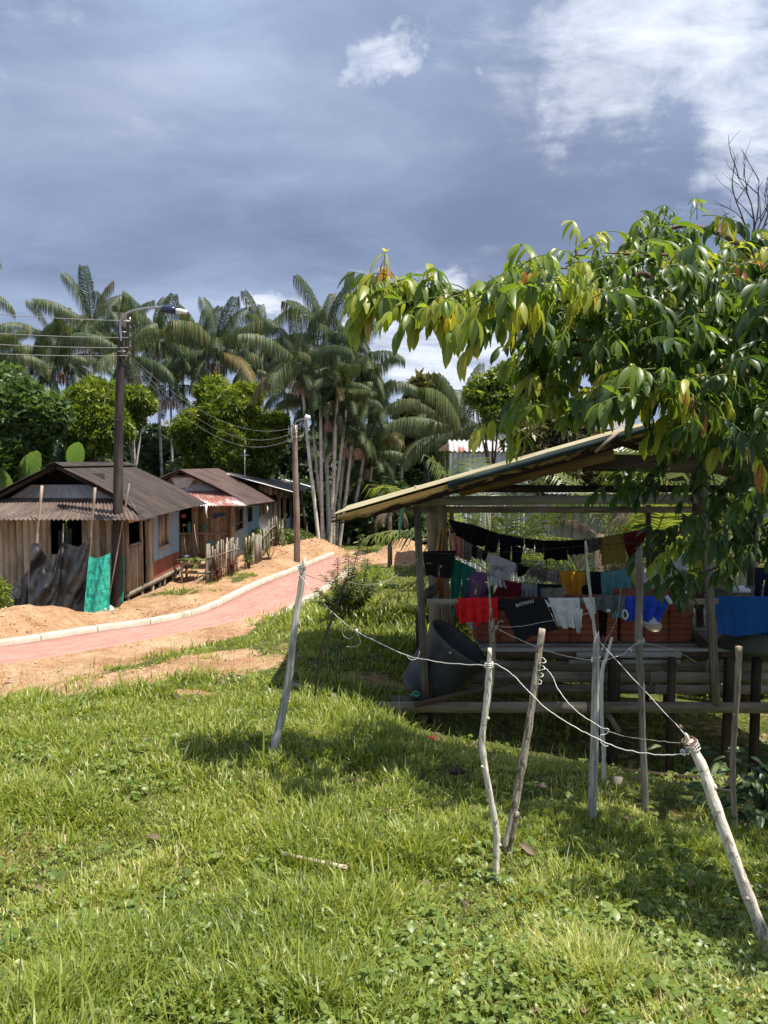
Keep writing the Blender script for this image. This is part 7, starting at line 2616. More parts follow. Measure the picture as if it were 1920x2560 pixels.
# ------------------------------------------------------------------ stemmed shrubs
def stem_shrub(x, y, stems, leafl, mat, label, seed=3, cat='shrub', lw=0.30, smat=None, spacing=0.055, group=None, dens=1.0, name='shrub'):
    """stems with leaves in opposite pairs; stems = [(tip xyz, n leaves)]"""
    b = Vector((x, y, H(x, y)))
    t = thing(name, b, label, cat, group)
    r = np.random.default_rng(seed)
    m = MB()
    P, D, U, S = [], [], [], []
    for tip in stems:
        tip = Vector(tip)
        mid = b.lerp(tip, 0.5) + Vector((r.normal(0, 0.06), r.normal(0, 0.06), 0.05))
        L = smooth_line([b + Vector((r.normal(0, 0.05), r.normal(0, 0.05), 0)), mid, tip], 8)
        m.tube(L, list(np.linspace(0.014, 0.004, len(L))), 5)
        tot = (tip - b).length
        n = int(tot / spacing * dens)
        for i in range(n):
            f = 0.22 + 0.78 * i / max(1, n - 1)
            q = L[min(len(L) - 1, int(f * (len(L) - 1)))]
            q2 = L[min(len(L) - 1, int(f * (len(L) - 1)) + 1)]
            fr = f * (len(L) - 1) % 1
            q = q.lerp(q2, fr)
            a = i * 1.7 + r.uniform(-0.4, 0.4)
            for s in (0, math.pi):
                d = Vector((math.cos(a + s), math.sin(a + s), 0.35 - 0.5 * (1 - f)))
                P.append(tuple(q)); D.append(tuple(d)); U.append((0, 0, 1)); S.append(leafl * r.uniform(0.6, 1.1) * (1.1 - 0.45 * f))
    m.build('stems', M_TWIG if smat is None else smat, t)
    M = frames(np.array(D), np.array(U) + r.normal(0, 0.15, (len(D), 3)), np.array(S))
    V, Q, c = scatter(leaf_tmpl(lw, 0.12, 0.35, 3), M, np.array(P), np.clip(r.normal(0.5, 0.25, len(P)), 0, 1))
    obj('foliage', V, Q, mat, t, rnd=c, smooth=True)
    return t


sx = at(868, 1540, 14).x
stem_shrub(sx, 14.0, [at(905, 1338, 14.0), at(845, 1395, 13.8), at(870, 1380, 14.2), at(920, 1400, 14.0), at(828, 1425, 13.6), at(950, 1430, 14.1), at(790, 1470, 13.7), at(810, 1440, 14.3), at(885, 1420, 13.4), at(975, 1462, 14.2), at(770, 1500, 13.5), at(850, 1460, 13.3), at(930, 1460, 13.5)],
           0.20, L_BUSH, 'leafy shrub with many upright shoots on the bank between the path and the shed', seed=51, dens=2.4, smat=W_BARK)
fx = lambda f: (A.x + (B.x - A.x) * f, A.y + (B.y - A.y) * f)
for (f, dx, hs, n, mat, ll, lab, sd) in ((0.40, 0.25, 1.25, 9, L_BUSH, 0.17, 'green leafy plant filling the gap of the picket fence', 61), (0.88, 0.15, 1.2, 7, L_BUSH, 0.15, 'green plant climbing over the far half of the picket fence', 62),
                                         (0.07, 0.22, 0.95, 6, L_RED, 0.16, 'dark red leaved plant at the near end of the picket fence', 63), (0.22, 0.22, 0.75, 5, L_RED, 0.15, 'second dark red leaved plant against the picket fence, farther along', 64),
                                         (0.66, 0.3, 0.8, 5, L_BUSH, 0.14, 'low green weed at the foot of the picket fence past its gap', 65)):
    x, y = fx(f)
    x, y = x + dx, y - 0.15
    r = random.Random(sd)
    z = H(x, y)
    stem_shrub(x, y, [(x + r.uniform(-0.35, 0.35), y + r.uniform(-0.3, 0.3), z + hs * r.uniform(0.65, 1.1)) for _ in range(n)], ll, mat, lab, sd, 'plant', group='plants along the picket fence', dens=1.4)
# strappy plant on the bench
p = at(500, 1412, 24.5)
r = np.random.default_rng(70)
n = 46
az = r.uniform(0, 6.28, n)
D = np.stack([np.cos(az), np.sin(az), r.uniform(0.2, 1.6, n)], 1)
M = frames(D, np.tile([[0.01, 0.0, 1.0]], (n, 1)), r.uniform(0.45, 0.75, n))
V, Q, c = scatter(leaf_tmpl(0.13, 0.2, 0.75, 5), M, np.tile([tuple(p)], (n, 1)), np.clip(r.normal(0.6, 0.25, n), 0, 1))
o = obj('strappy_plant', V, Q, L_BUSH, rnd=c, smooth=True)
tag(o, 'strappy potted plant arching over the plant bench by the fence', 'plant')
# yellow-green bush at the picture edge below the nearest house
x, y = at(-25, 1450, 17.2).x, 17.2
z = H(x, y)
tree('bush', x, y, [(x, y, z + 0.75, 0.38, 0.4, 0.65), (x - 0.3, y, z + 0.4, 0.4, 0.4, 0.4), (x + 0.05, y, z + 0.3, 0.3, 0.3, 0.3)], 520, SPR, 0.22, L_YELLOWG, 0.03, 'bright yellow green bush at the picture edge before the nearest house', 'bush', seed=71, shell=0.2, group='bushes round the houses', tmat=M_TWIG)
# variegated plant in the shade by the dark brown stake
x, y = at(1895, 2100, 5.4).x, 5.4
r = np.random.default_rng(72)
n = 150
P = np.stack([x + r.normal(0, 0.16, n), y + r.normal(0, 0.16, n), H(x, y) + 0.04 + r.uniform(0, 0.44, n)], 1)
D = np.stack([P[:, 0] - x + r.normal(0, 0.1, n), P[:, 1] - y - 0.08 + r.normal(0, 0.1, n), r.uniform(-0.15, 0.12, n)], 1)
M = frames(D, np.tile([[0.0, -0.3, 1.0]], (n, 1)), r.uniform(0.08, 0.145, n))
V, Q, c = scatter(leaf_tmpl(0.48, 0.12, 0.4, 4), M, P, np.clip(r.normal(0.5, 0.3, n), 0, 1))
c = np.clip(c + 0.55 * (np.tile(np.tile([0, 1, 0], 5), n) - 0.35) * (np.sin(np.arange(len(c)) * 1.7) > -0.4), 0, 1)
vp = thing('variegated_plant', (x, y, H(x, y)), 'leafy plant with cream spotted leaves in the shade beside the dark brown stake', 'plant')
obj('foliage', V, Q, L_VARIE, vp, rnd=c, smooth=True)
m = MB()
for k in range(7):
    e = Vector((x + r.normal(0, 0.1), y + r.normal(0, 0.1), H(x, y) + 0.4))
    m.tube([Vector((x + r.normal(0, 0.03), y, H(x, y) - 0.03)), e], [0.012, 0.006], 5)
m.build('stems', plain('green_stem', (0.06, 0.10, 0.03), 0.6), vp)

# bare dead tree against the cloud
b = Vector((at(1900, 640, 13).x, 13.0, 0))
b.z = H(b.x, b.y)
dt = thing('dead_tree', b, 'bare dead twigs of a leafless tree standing against the cloud behind the green tree', 'tree')
m = MB()
top = at(1880, 625, 13)
m.tube(smooth_line([b + Vector((0, 0, -0.2)), b.lerp(top, 0.5) + Vector((0.1, 0, 0)), top], 6), list(np.linspace(0.11, 0.035, 13)), 8, 0.05)
m.build('trunk', M_DEADW, dt, smooth=True)
m = MB()
tw = random.Random(5)


def twig(p, d, L, r, lvl):
    n = 5
    P = [Vector(p)]
    dd = Vector(d).normalized()
    for i in range(n):
        dd = (dd + Vector((tw.uniform(-.28, .28), tw.uniform(-.2, .2), tw.uniform(-.14, .24)))).normalized()
        P.append(P[-1] + dd * (L / n))
    m.tube(P, list(np.linspace(r, r * 0.35, n + 1)), 5)
    if lvl > 0:
        for i in range(2, n + 1):
            if tw.random() < 0.8:
                s = Vector((tw.uniform(-1, 1), tw.uniform(-.5, .5), tw.uniform(-.1, .8)))
                twig(P[i], dd * 0.7 + s * 0.8, L * tw.uniform(0.35, 0.6), r * 0.5, lvl - 1)


for (px, py) in ((1805, 480), (1850, 440), (1875, 430), (1910, 470), (1945, 450), (1835, 560), (1960, 540)):
    e = at(px, py, 13)
    s = at(1880, 620, 13)
    twig(s, e - s, (e - s).length, 0.020, 2)
m.build('twigs', M_DEADW, dt)

# ------------------------------------------------------------------ the dense far forest
def forest():
    r = np.random.default_rng(81)
    blobs = []
    for i in range(64):
        x = r.uniform(-42, 44)
        y = r.uniform(50, 64)
        g = H(x, y)
        top = -0.2 + 3.2 * fbm(np.array([x * 0.13]), np.array([2.0]), 3)[0] + r.uniform(-0.6, 1.2)
        hh = (top - g) / 2
        blobs.append((x, y, g + hh, r.uniform(2.2, 4.2), 2.6, hh * 1.05))
    V, Q, c = cloud(blobs, 26000, SPR2, 0.75, 82, 0.75, 0.3, 0.3)
    n0 = len(V)
    # solid dark hearts so that no ground shows between the leaves
    vs, qs = [V], [Q]
    cs = [c]
    off = n0
    for (x, y, z, rx, ry, rz) in blobs:
        nu, nv = 12, 8
        P = []
        for j in range(nv + 1):
            a = math.pi * j / nv
            for k in range(nu):
                b = 2 * math.pi * k / nu
                f = 0.78 * (0.85 + 0.3 * r.random())
                P.append((x + rx * f * math.sin(a) * math.cos(b), y + ry * f * math.sin(a) * math.sin(b), z + rz * 0.8 * math.cos(a)))
        F = [(off + j * nu + k, off + j * nu + (k + 1) % nu, off + (j + 1) * nu + (k + 1) % nu, off + (j + 1) * nu + k) for j in range(nv) for k in range(nu)]
        vs.append(np.array(P)); qs.append(np.array(F)); cs.append(np.full(len(P), 0.1))
        off += len(P)
    o = obj('forest', np.concatenate(vs), np.concatenate(qs), L_FOREST, rnd=np.concatenate(cs))
    tag(o, 'dense dark green forest closing the view behind houses and palms', 'forest', kind='stuff')
    # undergrowth between the palms
    blobs = []
    for i in range(46):
        x = r.uniform(-24, 20)
        y = r.uniform(41, 49)
        g = H(x, y)
        hh = r.uniform(0.8, 2.0) + (0.9 if x < -6 else 0)
        blobs.append((x, y, g + hh * 0.8, r.uniform(1.0, 2.2), 1.3, hh))
    V, Q, c = cloud(blobs, 15000, SPR2, 0.5, 83, 0.5, 0.3, 0.4)
    o = obj('undergrowth', V, Q, L_FOREST, rnd=c)
    tag(o, 'tangled dark undergrowth among the palm trunks', 'undergrowth', kind='stuff')
    # sunlit weeds on the low ground behind the shed
    blobs = []
    for i in range(60):
        x = r.uniform(1.0, 13)
        y = r.uniform(13.2, 16.6)
        g = H(x, y)
        hh = r.uniform(0.2, 0.55)
        blobs.append((x, y, g + hh * 0.7, r.uniform(0.4, 0.8), 0.5, hh))
    V, Q, c = cloud(blobs, 9000, SPR, 0.20, 84, 0.2, 0.0, 0.4)
    o = obj('weeds', V, Q, L_YELLOWG, rnd=c)
    tag(o, 'sunlit weeds on the low ground behind the shed', 'weeds', kind='stuff')


forest()


# ------------------------------------------------------------------ the big overhanging tree
def inga():
    b = Vector((4.6, 7.4, H(4.6, 7.4)))
    t = thing('overhanging_tree', b, 'big green tree with drooping compound leaves reaching over the shed roof', 'tree')
    r = np.random.default_rng(91)
    crown0 = Vector((3.95, 7.1, 0.2))
    m = MB()
    m.tube(smooth_line([b + Vector((0, 0, -0.2)), b + Vector((0.05, 0, 1.4)), crown0 + Vector((0.2, 0, -0.2)), crown0 + Vector((0.0, 0.0, 0.6))], 6), list(np.linspace(0.17, 0.09, 19)), 10, 0.05)
    limbs = []

    def limb(pts, r0, r1, tips=1):
        P = smooth_line(pts, 7)
        m.tube(P, list(np.linspace(r0, r1, len(P))), 8, 0.05)
        limbs.append(P)
        return P
    c = crown0
    # long branch to the tip against the cloud, and its fellows
    limb([c, at(1760, 790, 6.25), at(1640, 745, 6.05), at(1480, 740, 5.85), at(1330, 765, 5.75), at(1235, 748, 5.65), at(1134, 732, 5.55), at(1023, 717, 5.45), at(960, 714, 5.40), at(942, 735, 5.35)], 0.032, 0.005)
    limb([at(1700, 765, 6.15), at(1620, 689, 6.25), at(1560, 697, 6.25), at(1480, 700, 6.25), at(1440, 627, 6.35), at(1470, 620, 6.35)], 0.03, 0.006)
    limb([c, at(1850, 740, 6.35), at(1780, 692, 6.45), at(1700, 642, 6.45), at(1600, 637, 6.45), at(1510, 632, 6.35)], 0.032, 0.005)
    limb([c, at(1890, 700, 6.55), at(1860, 672, 6.55), at(1800, 657, 6.55)], 0.04, 0.006)
    limb([c, at(1820, 860, 6.15), at(1700, 870, 6.05), at(1560, 880, 5.95), at(1420, 890, 5.85), at(1360, 920, 5.85), at(1310, 975, 5.75), at(1275, 1040, 5.75)], 0.032, 0.005)
    limb([at(1560, 880, 5.95), at(1450, 850, 5.85), at(1360, 865, 5.85), at(1300, 905, 5.85)], 0.02, 0.005)
    limb([at(1480, 740, 5.85), at(1400, 810, 5.75), at(1350, 870, 5.65), at(1330, 905, 5.65)], 0.016, 0.005)
    limb([at(1330, 765, 5.75), at(1340, 820, 5.55), at(1338, 860, 5.50), at(1330, 830, 5.45)], 0.010, 0.004)
    limb([c, at(1860, 930, 5.75), at(1780, 940, 5.55), at(1687, 946, 5.35), at(1590, 955, 5.25), at(1530, 975, 5.20)], 0.035, 0.005)
    limb([c, at(1900, 980, 5.85), at(1840, 1010, 5.65), at(1760, 1010, 5.55), at(1690, 1030, 5.45)], 0.035, 0.006)
    # boughs hanging into the shade before the shed
    limb([c, at(1930, 1080, 6.45), at(1860, 1160, 6.45), at(1780, 1250, 6.45), at(1700, 1330, 6.55), at(1620, 1400, 6.55)], 0.035, 0.006)
    limb([at(1860, 1160, 6.45), at(1800, 1130, 6.55), at(1690, 1130, 6.65), at(1600, 1160, 6.65)], 0.016, 0.005)
    limb([at(1860, 1160, 6.45), at(1900, 1260, 6.35), at(1860, 1370, 6.35), at(1790, 1420, 6.35), at(1700, 1440, 6.45)], 0.02, 0.005)
    limb([c, at(1960, 1150, 6.15), at(1940, 1280, 6.15), at(1910, 1360, 6.15)], 0.025, 0.006)
    # limbs out beyond the picture, toward the camera, which shade the grass
    limb([c, (4.0, 6.0, 1.0), (3.4, 4.9, 1.1), (2.95, 3.9, 0.9), (2.9, 2.9, 0.8)], 0.06, 0.01)
    limb([c, (4.6, 5.6, 1.3), (4.4, 4.6, 1.5), (4.2, 3.9, 1.3)], 0.06, 0.01)
    limb([c, (4.8, 6.2, 1.6), (5.6, 5.6, 2.0), (6.2, 5.0, 1.8)], 0.06, 0.01)
    limb([c, (3.4, 7.0, 1.7), (2.9, 7.3, 2.2), (2.4, 7.4, 2.1)], 0.05, 0.008)
    limb([c, (4.2, 7.2, 1.9), (4.6, 7.8, 2.4)], 0.05, 0.008)
    m.build('branches', M_TWIG, t, smooth=True)
    # ---- compound leaves: where they sit and which way their stalks run
    pos, dirs, age_shade = [], [], []
    for li, P in enumerate(limbs):
        L = np.array([tuple(p) for p in P])
        seg = np.linalg.norm(np.diff(L, axis=0), axis=1).sum()
        big = li in (0, 1, 2, 3, 4, 8, 9)
        n = int(seg * (12 if big else 9) * (2.1 if li == 0 else 1))
        for i in range(n):
            f = r.uniform(0.22, 1.0) if li not in (0,) else r.uniform(0.25, 1.0) ** 0.62
            k = f * (len(L) - 1)
            a = int(min(k, len(L) - 2))
            p = L[a] + (L[a + 1] - L[a]) * (k - a)
            d = r.normal(0, 1, 3)
            tang = (L[a + 1] - L[a]) / (np.linalg.norm(L[a + 1] - L[a]) + 1e-9)
            d = d * np.array([1, 1, 0.55]) + tang * 0.7 + np.array([0, 0, 0.15])
            pos.append(p + r.normal(0, 0.03, 3)); dirs.append(d); age_shade.append(0.50 + 0.30 * f if big else 0.02)  # outer tips paler, other limbs darker: light and shade in leaf colour
    # mass of the crown
    reg = [((1130, 745), (110, 28), 5.10, 0.35, 16, 0.75), ((1260, 740), (90, 60), 5.20, 0.6, 34, 0.60), ((1340, 690), (80, 60), 5.30, 0.6, 26, 0.60), ((1440, 705), (140, 70), 5.75, 0.84, 48, 0.45), ((1600, 720), (150, 80), 6.05, 0.96, 95, 0.32), ((1780, 715), (150, 85), 6.25, 0.96, 105, 0.32), ((1900, 790), (120, 120), 6.15, 1.20, 80, 0.24),
           ((1560, 800), (190, 70), 5.85, 0.96, 85, 0.19), ((1760, 850), (170, 90), 5.95, 0.96, 90, 0.19), ((1420, 880), (130, 60), 6.90, 0.5, 29, 0.35), ((1330, 900), (75, 50), 6.90, 0.5, 14, 0.60), ((1370, 960), (95, 60), 6.90, 0.5, 20, 0.50),
           ((1400, 985), (90, 45), 5.65, 0.60, 14, 0.50), ((1640, 965), (110, 45), 5.15, 0.48, 40, 0.32), ((1790, 990), (130, 70), 5.35, 0.72, 61, 0.30), ((1880, 1010), (90, 90), 5.45, 0.72, 45, 0.30),
           ((1850, 1180), (90, 90), 6.25, 0.72, 14, 0.05), ((1780, 1290), (110, 90), 6.25, 0.72, 15, 0.04), ((1860, 1330), (90, 90), 6.05, 0.72, 16, 0.04), ((1690, 1400), (80, 60), 6.30, 0.48, 9, 0.04),  # low hanging leaves coloured darkest, standing in for the deep shade there
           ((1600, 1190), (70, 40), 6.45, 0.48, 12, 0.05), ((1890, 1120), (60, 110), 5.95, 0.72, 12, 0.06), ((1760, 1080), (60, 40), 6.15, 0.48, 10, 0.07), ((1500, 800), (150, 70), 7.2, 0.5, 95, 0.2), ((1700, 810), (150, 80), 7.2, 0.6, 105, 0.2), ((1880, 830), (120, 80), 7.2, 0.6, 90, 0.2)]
    for (cc, rr, Y, dY, n, rp) in reg:
        for i in range(n):
            a = r.uniform(0, 6.28)
            q = math.sqrt(r.random())
            p = at(cc[0] + rr[0] * q * math.cos(a), cc[1] + rr[1] * q * math.sin(a), max(4.55, Y + r.uniform(-dY, dY)))
            d = r.normal(0, 1, 3) * np.array([1, 1, 0.5]) + np.array([-0.25, -0.15, 0.1])
            pos.append(np.array(p)); dirs.append(d); age_shade.append(rp)
    for (cx, cy, cz, rx, ry, rz, n) in ((2.75, 3.5, 0.75, 0.5, 0.5, 0.25, 100), (2.6, 4.3, 0.9, 0.35, 0.5, 0.25, 90), (2.9, 2.75, 0.8, 0.5, 0.4, 0.22, 90), (3.6, 3.6, 0.95, 0.55, 0.7, 0.3, 100), (3.7, 4.6, 1.0, 0.75, 0.7, 0.35, 60), (4.5, 4.6, 1.4, 0.8, 0.8, 0.4, 70), (5.4, 5.6, 1.8, 1.0, 0.9, 0.5, 80), (3.3, 5.4, 1.5, 0.6, 0.5, 0.35, 40), (2.6, 7.2, 2.1, 0.7, 0.5, 0.3, 40), (4.3, 7.6, 2.2, 0.9, 0.8, 0.5, 60), (4.6, 6.4, 2.2, 1.0, 0.8, 0.4, 130), (3.9, 6.2, 1.5, 0.6, 0.8, 0.35, 110), (4.4, 5.6, 0.9, 0.6, 0.8, 0.4, 110)):
        for i in range(n):
            d = r.normal(0, 1, 3)
            p = np.array([cx, cy, cz]) + d / np.linalg.norm(d) * np.array([rx, ry, rz]) * r.random() ** 0.4
            pos.append(p); dirs.append(r.normal(0, 1, 3) * np.array([1, 1, 0.4])); age_shade.append(0.4)
    P, D, U, S, C = [], [], [], [], []
    stalk = MB()
    for p, d, rp in zip(pos, dirs, age_shade):
        d = Vector(d).normalized()
        p = Vector(p)
        big = r.uniform(0.65, 1.2)
        pairs = int(r.integers(3, 5))
        Ls = 0.23 * big
        # stalk droops
        K = []
        q = p.copy()
        dd = d.copy()
        for k in range(5):
            K.append(q.copy())
            dd = (dd + Vector((0, 0, -0.20))).normalized()
            q = q + dd * (Ls / 4)
        stalk.tube(K, [0.0045, 0.004, 0.0035, 0.003, 0.002], 4, caps=False)
        young = r.random() < rp * 0.36
        old = r.random() < 0.010
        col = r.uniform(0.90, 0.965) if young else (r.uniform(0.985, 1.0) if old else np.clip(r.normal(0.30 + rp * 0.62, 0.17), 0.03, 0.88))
        for k in range(1, 5):
            if k < 5 - pairs:
                continue
            tang = (K[k] - K[k - 1]).normalized()
            side = tang.cross(Vector((0, 0, 1)))
            if side.length < 0.1:
                side = Vector((1, 0, 0))
            side.normalize()
            for s in (-1, 1):
                hang = 1.9 if young else r.uniform(0.05, 1.35)
                ld = side * s * 0.85 + tang * 0.55 + Vector((0, 0, -hang)) + Vector(r.normal(0, 0.22, 3))
                P.append(tuple(K[k])); D.append(tuple(ld))
                U.append(tuple(Vector((0, 0, 1)) * 0.9 + side * s * 0.7 + Vector(r.normal(0, 0.15, 3))))
                S.append((0.085 + 0.017 * k) * big * r.uniform(0.7, 1.2)); C.append(np.clip(col + r.normal(0, 0.02), 0, 1))
        P.append(tuple(K[4])); D.append(tuple(Vector(K[4] - K[3]).normalized() + Vector((0, 0, -0.7)))); U.append((0.05, -0.4, 1)); S.append(0.15 * big); C.append(col)
    stalk.build('leaf_stalks', plain('green_leaf_stalk', (0.14, 0.16, 0.04), 0.6), t)
    M = frames(np.array(D), np.array(U), np.array(S))
    V, Q, c = scatter(leaf_tmpl(0.35, 0.18, 0.32, 5), M, np.array(P), np.array(C))
    obj('crown', V, Q, L_INGA, t, rnd=np.clip(c, 0, 1), smooth=True)
    # twining vines and curled pods
    vines = MB()
    for (x0, y0, x1, y1, Y) in ((1745, 960, 1710, 1120, 6.4), (1770, 1040, 1735, 1260, 6.7), (1680, 1100, 1655, 1260, 7.0), (1650, 1130, 1690, 1250, 7.0), (1840, 1050, 1850, 1170, 6.5), (1460, 800, 1480, 990, 6.4), (1478, 850, 1440, 960, 6.5), (1330, 770, 1338, 870, 6.2), (1795, 1240, 1812, 1325, 6.9)):
        n = 9
        K = [at(x0 + (x1 - x0) * k / n + 9 * math.sin(k * 1.6 + x0), y0 + (y1 - y0) * k / n, Y + 0.03 * math.sin(k * 2.2)) for k in range(n + 1)]
        vines.tube(smooth_line(K, 4), 0.0055, 5)
    vines.build('vines', M_TWIG, t, smooth=True)


inga()
m = MB()
K = [at(*q, 6.5) for q in ((1490, 985), (1500, 1010), (1488, 1030), (1500, 1042), (1512, 1030), (1496, 1020), (1485, 1050), (1498, 1058), (1506, 1046))]
m.tube([at(1488, 880, 6.5), at(1490, 985, 6.5)] + smooth_line(K, 4), 0.006, 5)
tag(m.build('knotted_cord', M_WIRED), 'dark knotted cord dangling from the big tree above the shed roof', 'cord')


# ------------------------------------------------------------------ grass and ground cover
def ok_mask(x, y):
    pd, side = path_dist(x, y)
    good = pd > 0.04
    good &= ~((side > 0) & (pd < 0.42))
    good &= ~((x < -6.0) & (x > -11) & (y > 19.4) & (y < 26))
    good &= ~((x < -4.6) & (x > -11) & (y > 27) & (y < 36))
    return good


def blades(P, az, lean, L, W, curl, r):
    """arrays of bent grass blades, four rows each"""
    n = len(P)
    d = np.stack([np.cos(az), np.sin(az), np.zeros(n)], 1)
    s = np.stack([-np.sin(az), np.cos(az), np.zeros(n)], 1)
    tw = r.normal(0, 0.35, n)[:, None]
    s = s + d * tw
    up = np.array([[0, 0, 1.0]])
    rows = []
    q = P.copy()
    th = lean.copy()
    for k in range(4):
        w = W * (0.85, 1.0, 0.72, 0.06)[k]
        rows += [q - s * w[:, None] / 2, q + s * w[:, None] / 2]
        if k < 3:
            st = (L / 3)[:, None]
            q = q + (d * np.sin(th)[:, None] + up * np.cos(th)[:, None]) * st
            th = th + curl
    V = np.stack(rows, 1).reshape(-1, 3)
    i = np.arange(n) * 8
    Q = np.concatenate([np.stack([i + a, i + a + 1, i + a + 3, i + a + 2], 1) for a in (0, 2, 4)])
    return V, Q


def make_grass():
    r = np.random.default_rng(123)
    VV, QQ, CC = [], [], []
    off = 0
    for (y0, y1, nt, nb, wid, ls) in ((1.5, 3.2, 12800, 15, 0.0050, 0.66), (3.2, 5.2, 12200, 14, 0.0060, 0.72), (5.2, 8.5, 10400, 13, 0.0078, 0.85), (8.5, 13, 6300, 12, 0.011, 1.0), (13, 22, 5200, 11, 0.017, 1.3), (22, 40, 2600, 9, 0.03, 1.5)):
        y = np.sqrt(r.uniform(y0 ** 2, y1 ** 2, nt))
        x = r.uniform(-1, 1, nt) * (0.62 * y + 1.7)
        dm = dirt_mask(x, y)
        patch = fbm(x * 0.9, y * 0.9, 31)
        patch2 = fbm(x * 2.6, y * 2.6, 33)
        keep = ok_mask(x, y) & (r.random(nt) > dm * 0.985) & (r.random(nt) < 0.35 + 1.3 * sstep(0.25, 0.6, patch2))
        under = (x > 0.4) & (y > 8.4) & (y < 13.2)
        keep &= ~(under & (r.random(nt) < 0.75))
        x, y, patch, patch2, dm = x[keep], y[keep], patch[keep], patch2[keep], dm[keep]
        # taller on hummocks and in the lush strip by the shed
        tall = 0.48 + 1.25 * sstep(0.42, 0.66, patch) + 0.75 * sstep(0.5, 0.72, patch2)
        tall += bump(x, y, -3.8, 9.5, 1.1, 0.5, 0.3) + bump(x, y, -1.9, 5.8, 1.0, 1.0, 0.5) + bump(x, y, 1.75, 4.9, 0.55, 0.4, 0.7) + bump(x, y, -0.6, 13, 2.0, 4.0, 0.6)
        tall *= np.where((y > 4.6) & (x > 0.2) & (y < 9), 0.62, 1)
        tall *= 1 - 0.5 * dm
        n = len(x)
        k = np.repeat(np.arange(n), nb)
        N = len(k)
        sp = 0.045 * (1 + 0.05 * y[k])
        bx, by = x[k] + r.normal(0, 1, N) * sp, y[k] + r.normal(0, 1, N) * sp
        okb = path_dist(bx, by)[0] > 0.02
        k, bx, by = k[okb], bx[okb], by[okb]
        N = len(k)
        P = np.stack([bx, by, H(bx, by) - 0.008], 1)
        az = np.arctan2(by - y[k], bx - x[k]) + r.normal(0, 0.7, N)
        L = (0.035 + 0.085 * r.random(N) ** 1.4) * tall[k] * ls
        L *= np.where(r.random(N) < 0.04, 1.7, 1)
        W = wid * r.uniform(0.6, 1.5, N) * (0.8 + 0.3 * tall[k])
        lean = np.abs(r.normal(0.30, 0.30, N))
        curl = r.uniform(0.05, 0.62, N)
        V, Q = blades(P, az, lean, L, W, curl, r)
        base = 0.50 + 0.75 * (fbm(x * 0.55, y * 0.55, 41) - 0.5) + 0.45 * (patch2 - 0.5) - 0.12 * (tall - 1)
        c = np.clip(base[k] + r.normal(0, 0.17, N) + np.where(r.random(N) < 0.08, 0.42, 0), 0, 1)
        VV.append(V); QQ.append(Q + off); CC.append(np.repeat(c, 8)); off += len(V)
    # tall seed stalks
    n = 420
    y = np.sqrt(r.uniform(3.6 ** 2, 13 ** 2, n))
    x = r.uniform(-1, 0.7, n) * (0.6 * y)
    keep = ok_mask(x, y)
    x, y = x[keep], y[keep]
    n = len(x)
    P = np.stack([x, y, H(x, y)], 1)
    V, Q = blades(P, r.uniform(0, 6.28, n), np.abs(r.normal(0.08, 0.1, n)), r.uniform(0.14, 0.34, n), 0.0024 * (1 + 0.16 * y), r.uniform(0.0, 0.18, n), r)
    VV.append(V); QQ.append(Q + off); CC.append(np.repeat(np.clip(r.normal(0.55, 0.3, n), 0, 1), 8))
    V, Q, c = np.concatenate(VV), np.concatenate(QQ), np.concatenate(CC)
    o = obj('grass', V, Q, L_GRASS, rnd=c, smooth=True, org=(0, 0, -2))
    tag(o, 'uneven bright green grass covering the slope', 'grass', kind='stuff')
    print('grass faces', len(Q))


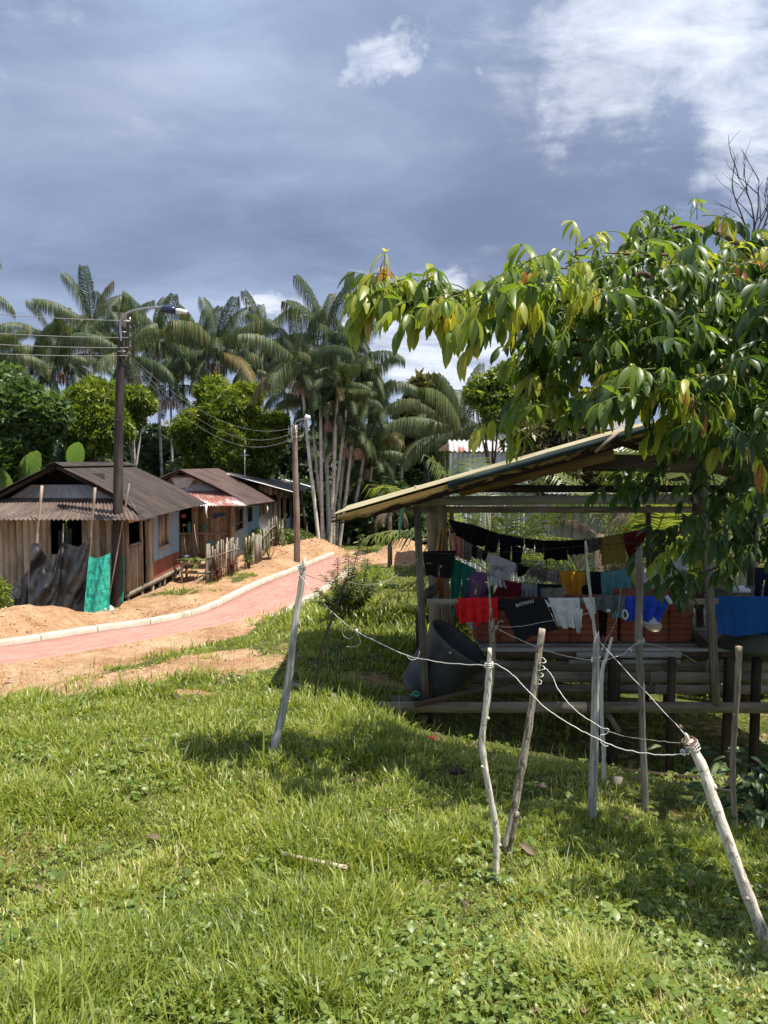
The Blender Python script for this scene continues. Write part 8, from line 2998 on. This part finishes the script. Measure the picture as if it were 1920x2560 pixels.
def make_cover():
    r = np.random.default_rng(321)
    T1 = leaf_tmpl(0.72, 0.10, 0.25, 3)
    P, D, U, S, C = [], [], [], [], []
    for (y0, y1, n, sz) in ((1.5, 3.2, 10800, 0.021), (3.2, 5.2, 7400, 0.026), (5.2, 9.5, 4600, 0.032)):
        y = np.sqrt(r.uniform(y0 ** 2, y1 ** 2, n))
        x = r.uniform(-1, 1, n) * (0.62 * y + 1.7)
        dm = dirt_mask(x, y)
        pt = fbm(x * 1.3, y * 1.3, 61)
        near = sstep(4.6, 2.2, y) * 0.85 + 0.14
        keep = ok_mask(x, y) & (dm < 0.7) & (r.random(n) < near + 1.2 * sstep(0.48, 0.66, pt))
        x, y = x[keep], y[keep]
        n = len(x)
        z = H(x, y)
        h = r.uniform(0.008, 0.070, n)
        az = r.uniform(0, 6.28, n)
        col = np.clip(r.normal(0.48, 0.2, n), 0, 1)
        s0 = sz * r.uniform(0.55, 1.5, n) * np.where(r.random(n) < 0.06, 1.6, 1)
        for k in range(3):
            a = az + (k - 1) * 1.35 + r.normal(0, 0.15, n)
            tilt = r.normal(0.1, 0.35, n)
            P.append(np.stack([x, y, z + h], 1)); D.append(np.stack([np.cos(a), np.sin(a), tilt], 1))
            U.append(np.stack([r.normal(0, 0.35, n), r.normal(0, 0.35, n), np.ones(n)], 1)); S.append(s0 * (1.1 if k == 1 else 0.95)); C.append(np.clip(col + r.normal(0, 0.04, n), 0, 1))
    P, D, U, S, C = (np.concatenate(a) for a in (P, D, U, S, C))
    V, Q, c = scatter(T1, frames(D, U, S), P, C)
    o = obj('ground_cover', V, Q, L_CLOVER, rnd=c, smooth=True, org=(0, 0, -2))
    tag(o, 'broad-leaved clover-like ground cover creeping through the grass', 'ground cover', kind='stuff')
    # clods and pebbles on the bare soil
    n = 16000
    y = np.sqrt(r.uniform(8.5 ** 2, 34 ** 2, n))
    x = r.uniform(-1, 0.2, n) * (0.6 * y)
    dm = dirt_mask(x, y)
    pd, side = path_dist(x, y)
    keep = (dm > 0.55) & (pd > 0.1) & ok_mask(x, y)
    x, y = x[keep], y[keep]
    n = len(x)
    ico = np.array([(1, 0, -.2), (.3, .9, -.2), (-.8, .6, -.2), (-.8, -.6, -.2), (.3, -.9, -.2), (.5, .1, .6), (-.2, .5, .65), (-.3, -.4, .7)])
    tq = np.array([(0, 1, 6, 5), (1, 2, 6, 6), (2, 3, 7, 6), (3, 4, 7, 7), (4, 0, 5, 7), (5, 6, 7, 7)])
    az = r.uniform(0, 6.28, n)
    s = 0.012 * r.uniform(0.3, 1.0, n) ** 2 * 2.8 * (0.6 + y * 0.035)
    M = frames(np.stack([np.cos(az), np.sin(az), r.normal(0, 0.3, n)], 1), np.tile([[0, 0.01, 1.0]], (n, 1)), np.stack([s, s * r.uniform(0.6, 1.3, n), s * r.uniform(0.5, 1.0, n)], 1))
    V, Q, c = scatter((ico, tq), M, np.stack([x, y, H(x, y)], 1), r.random(n))
    tri = Q[:, 2] == Q[:, 3]
    o = obj('soil_clods', V, [Q[~tri], Q[tri][:, :3]], M_SOIL_P, org=(-4, 15, -3.4))
    tag(o, 'loose clods of dry orange soil strewn beside the path', 'soil clods', kind='stuff')


def make_litter():
    r = np.random.default_rng(555)
    n = 900
    y = np.sqrt(r.uniform(1.8 ** 2, 12 ** 2, n))
    x = r.uniform(-1, 1, n) * (0.6 * y + 0.3)
    keep = ok_mask(x, y) & (r.random(n) < 0.25 + 0.75 * ((x > 0.3) & (y > 4)))
    x, y = x[keep], y[keep]
    n = len(x)
    az = r.uniform(0, 6.28, n)
    M = frames(np.stack([np.cos(az), np.sin(az), r.normal(0.1, 0.3, n)], 1), np.stack([r.normal(0, 0.4, n), r.normal(0, 0.4, n), np.ones(n)], 1), r.uniform(0.03, 0.11, n))
    V, Q, c = scatter(leaf_tmpl(0.42, 0.3, 0.5, 3), M, np.stack([x, y, H(x, y) + r.uniform(0.01, 0.05, n)], 1), r.random(n))
    tag(obj('leaf_litter', V, Q, L_DEADF, rnd=c, smooth=True, org=(0, 0, -2)), 'dry brown fallen leaves scattered in the grass', 'leaf litter', kind='stuff')


make_litter()
M_SOIL_P = plain('dry_orange_clods', (0.46, 0.285, 0.16), 0.95, var=0.4, scale=2.0, bump=0.6)
make_grass()
make_cover()
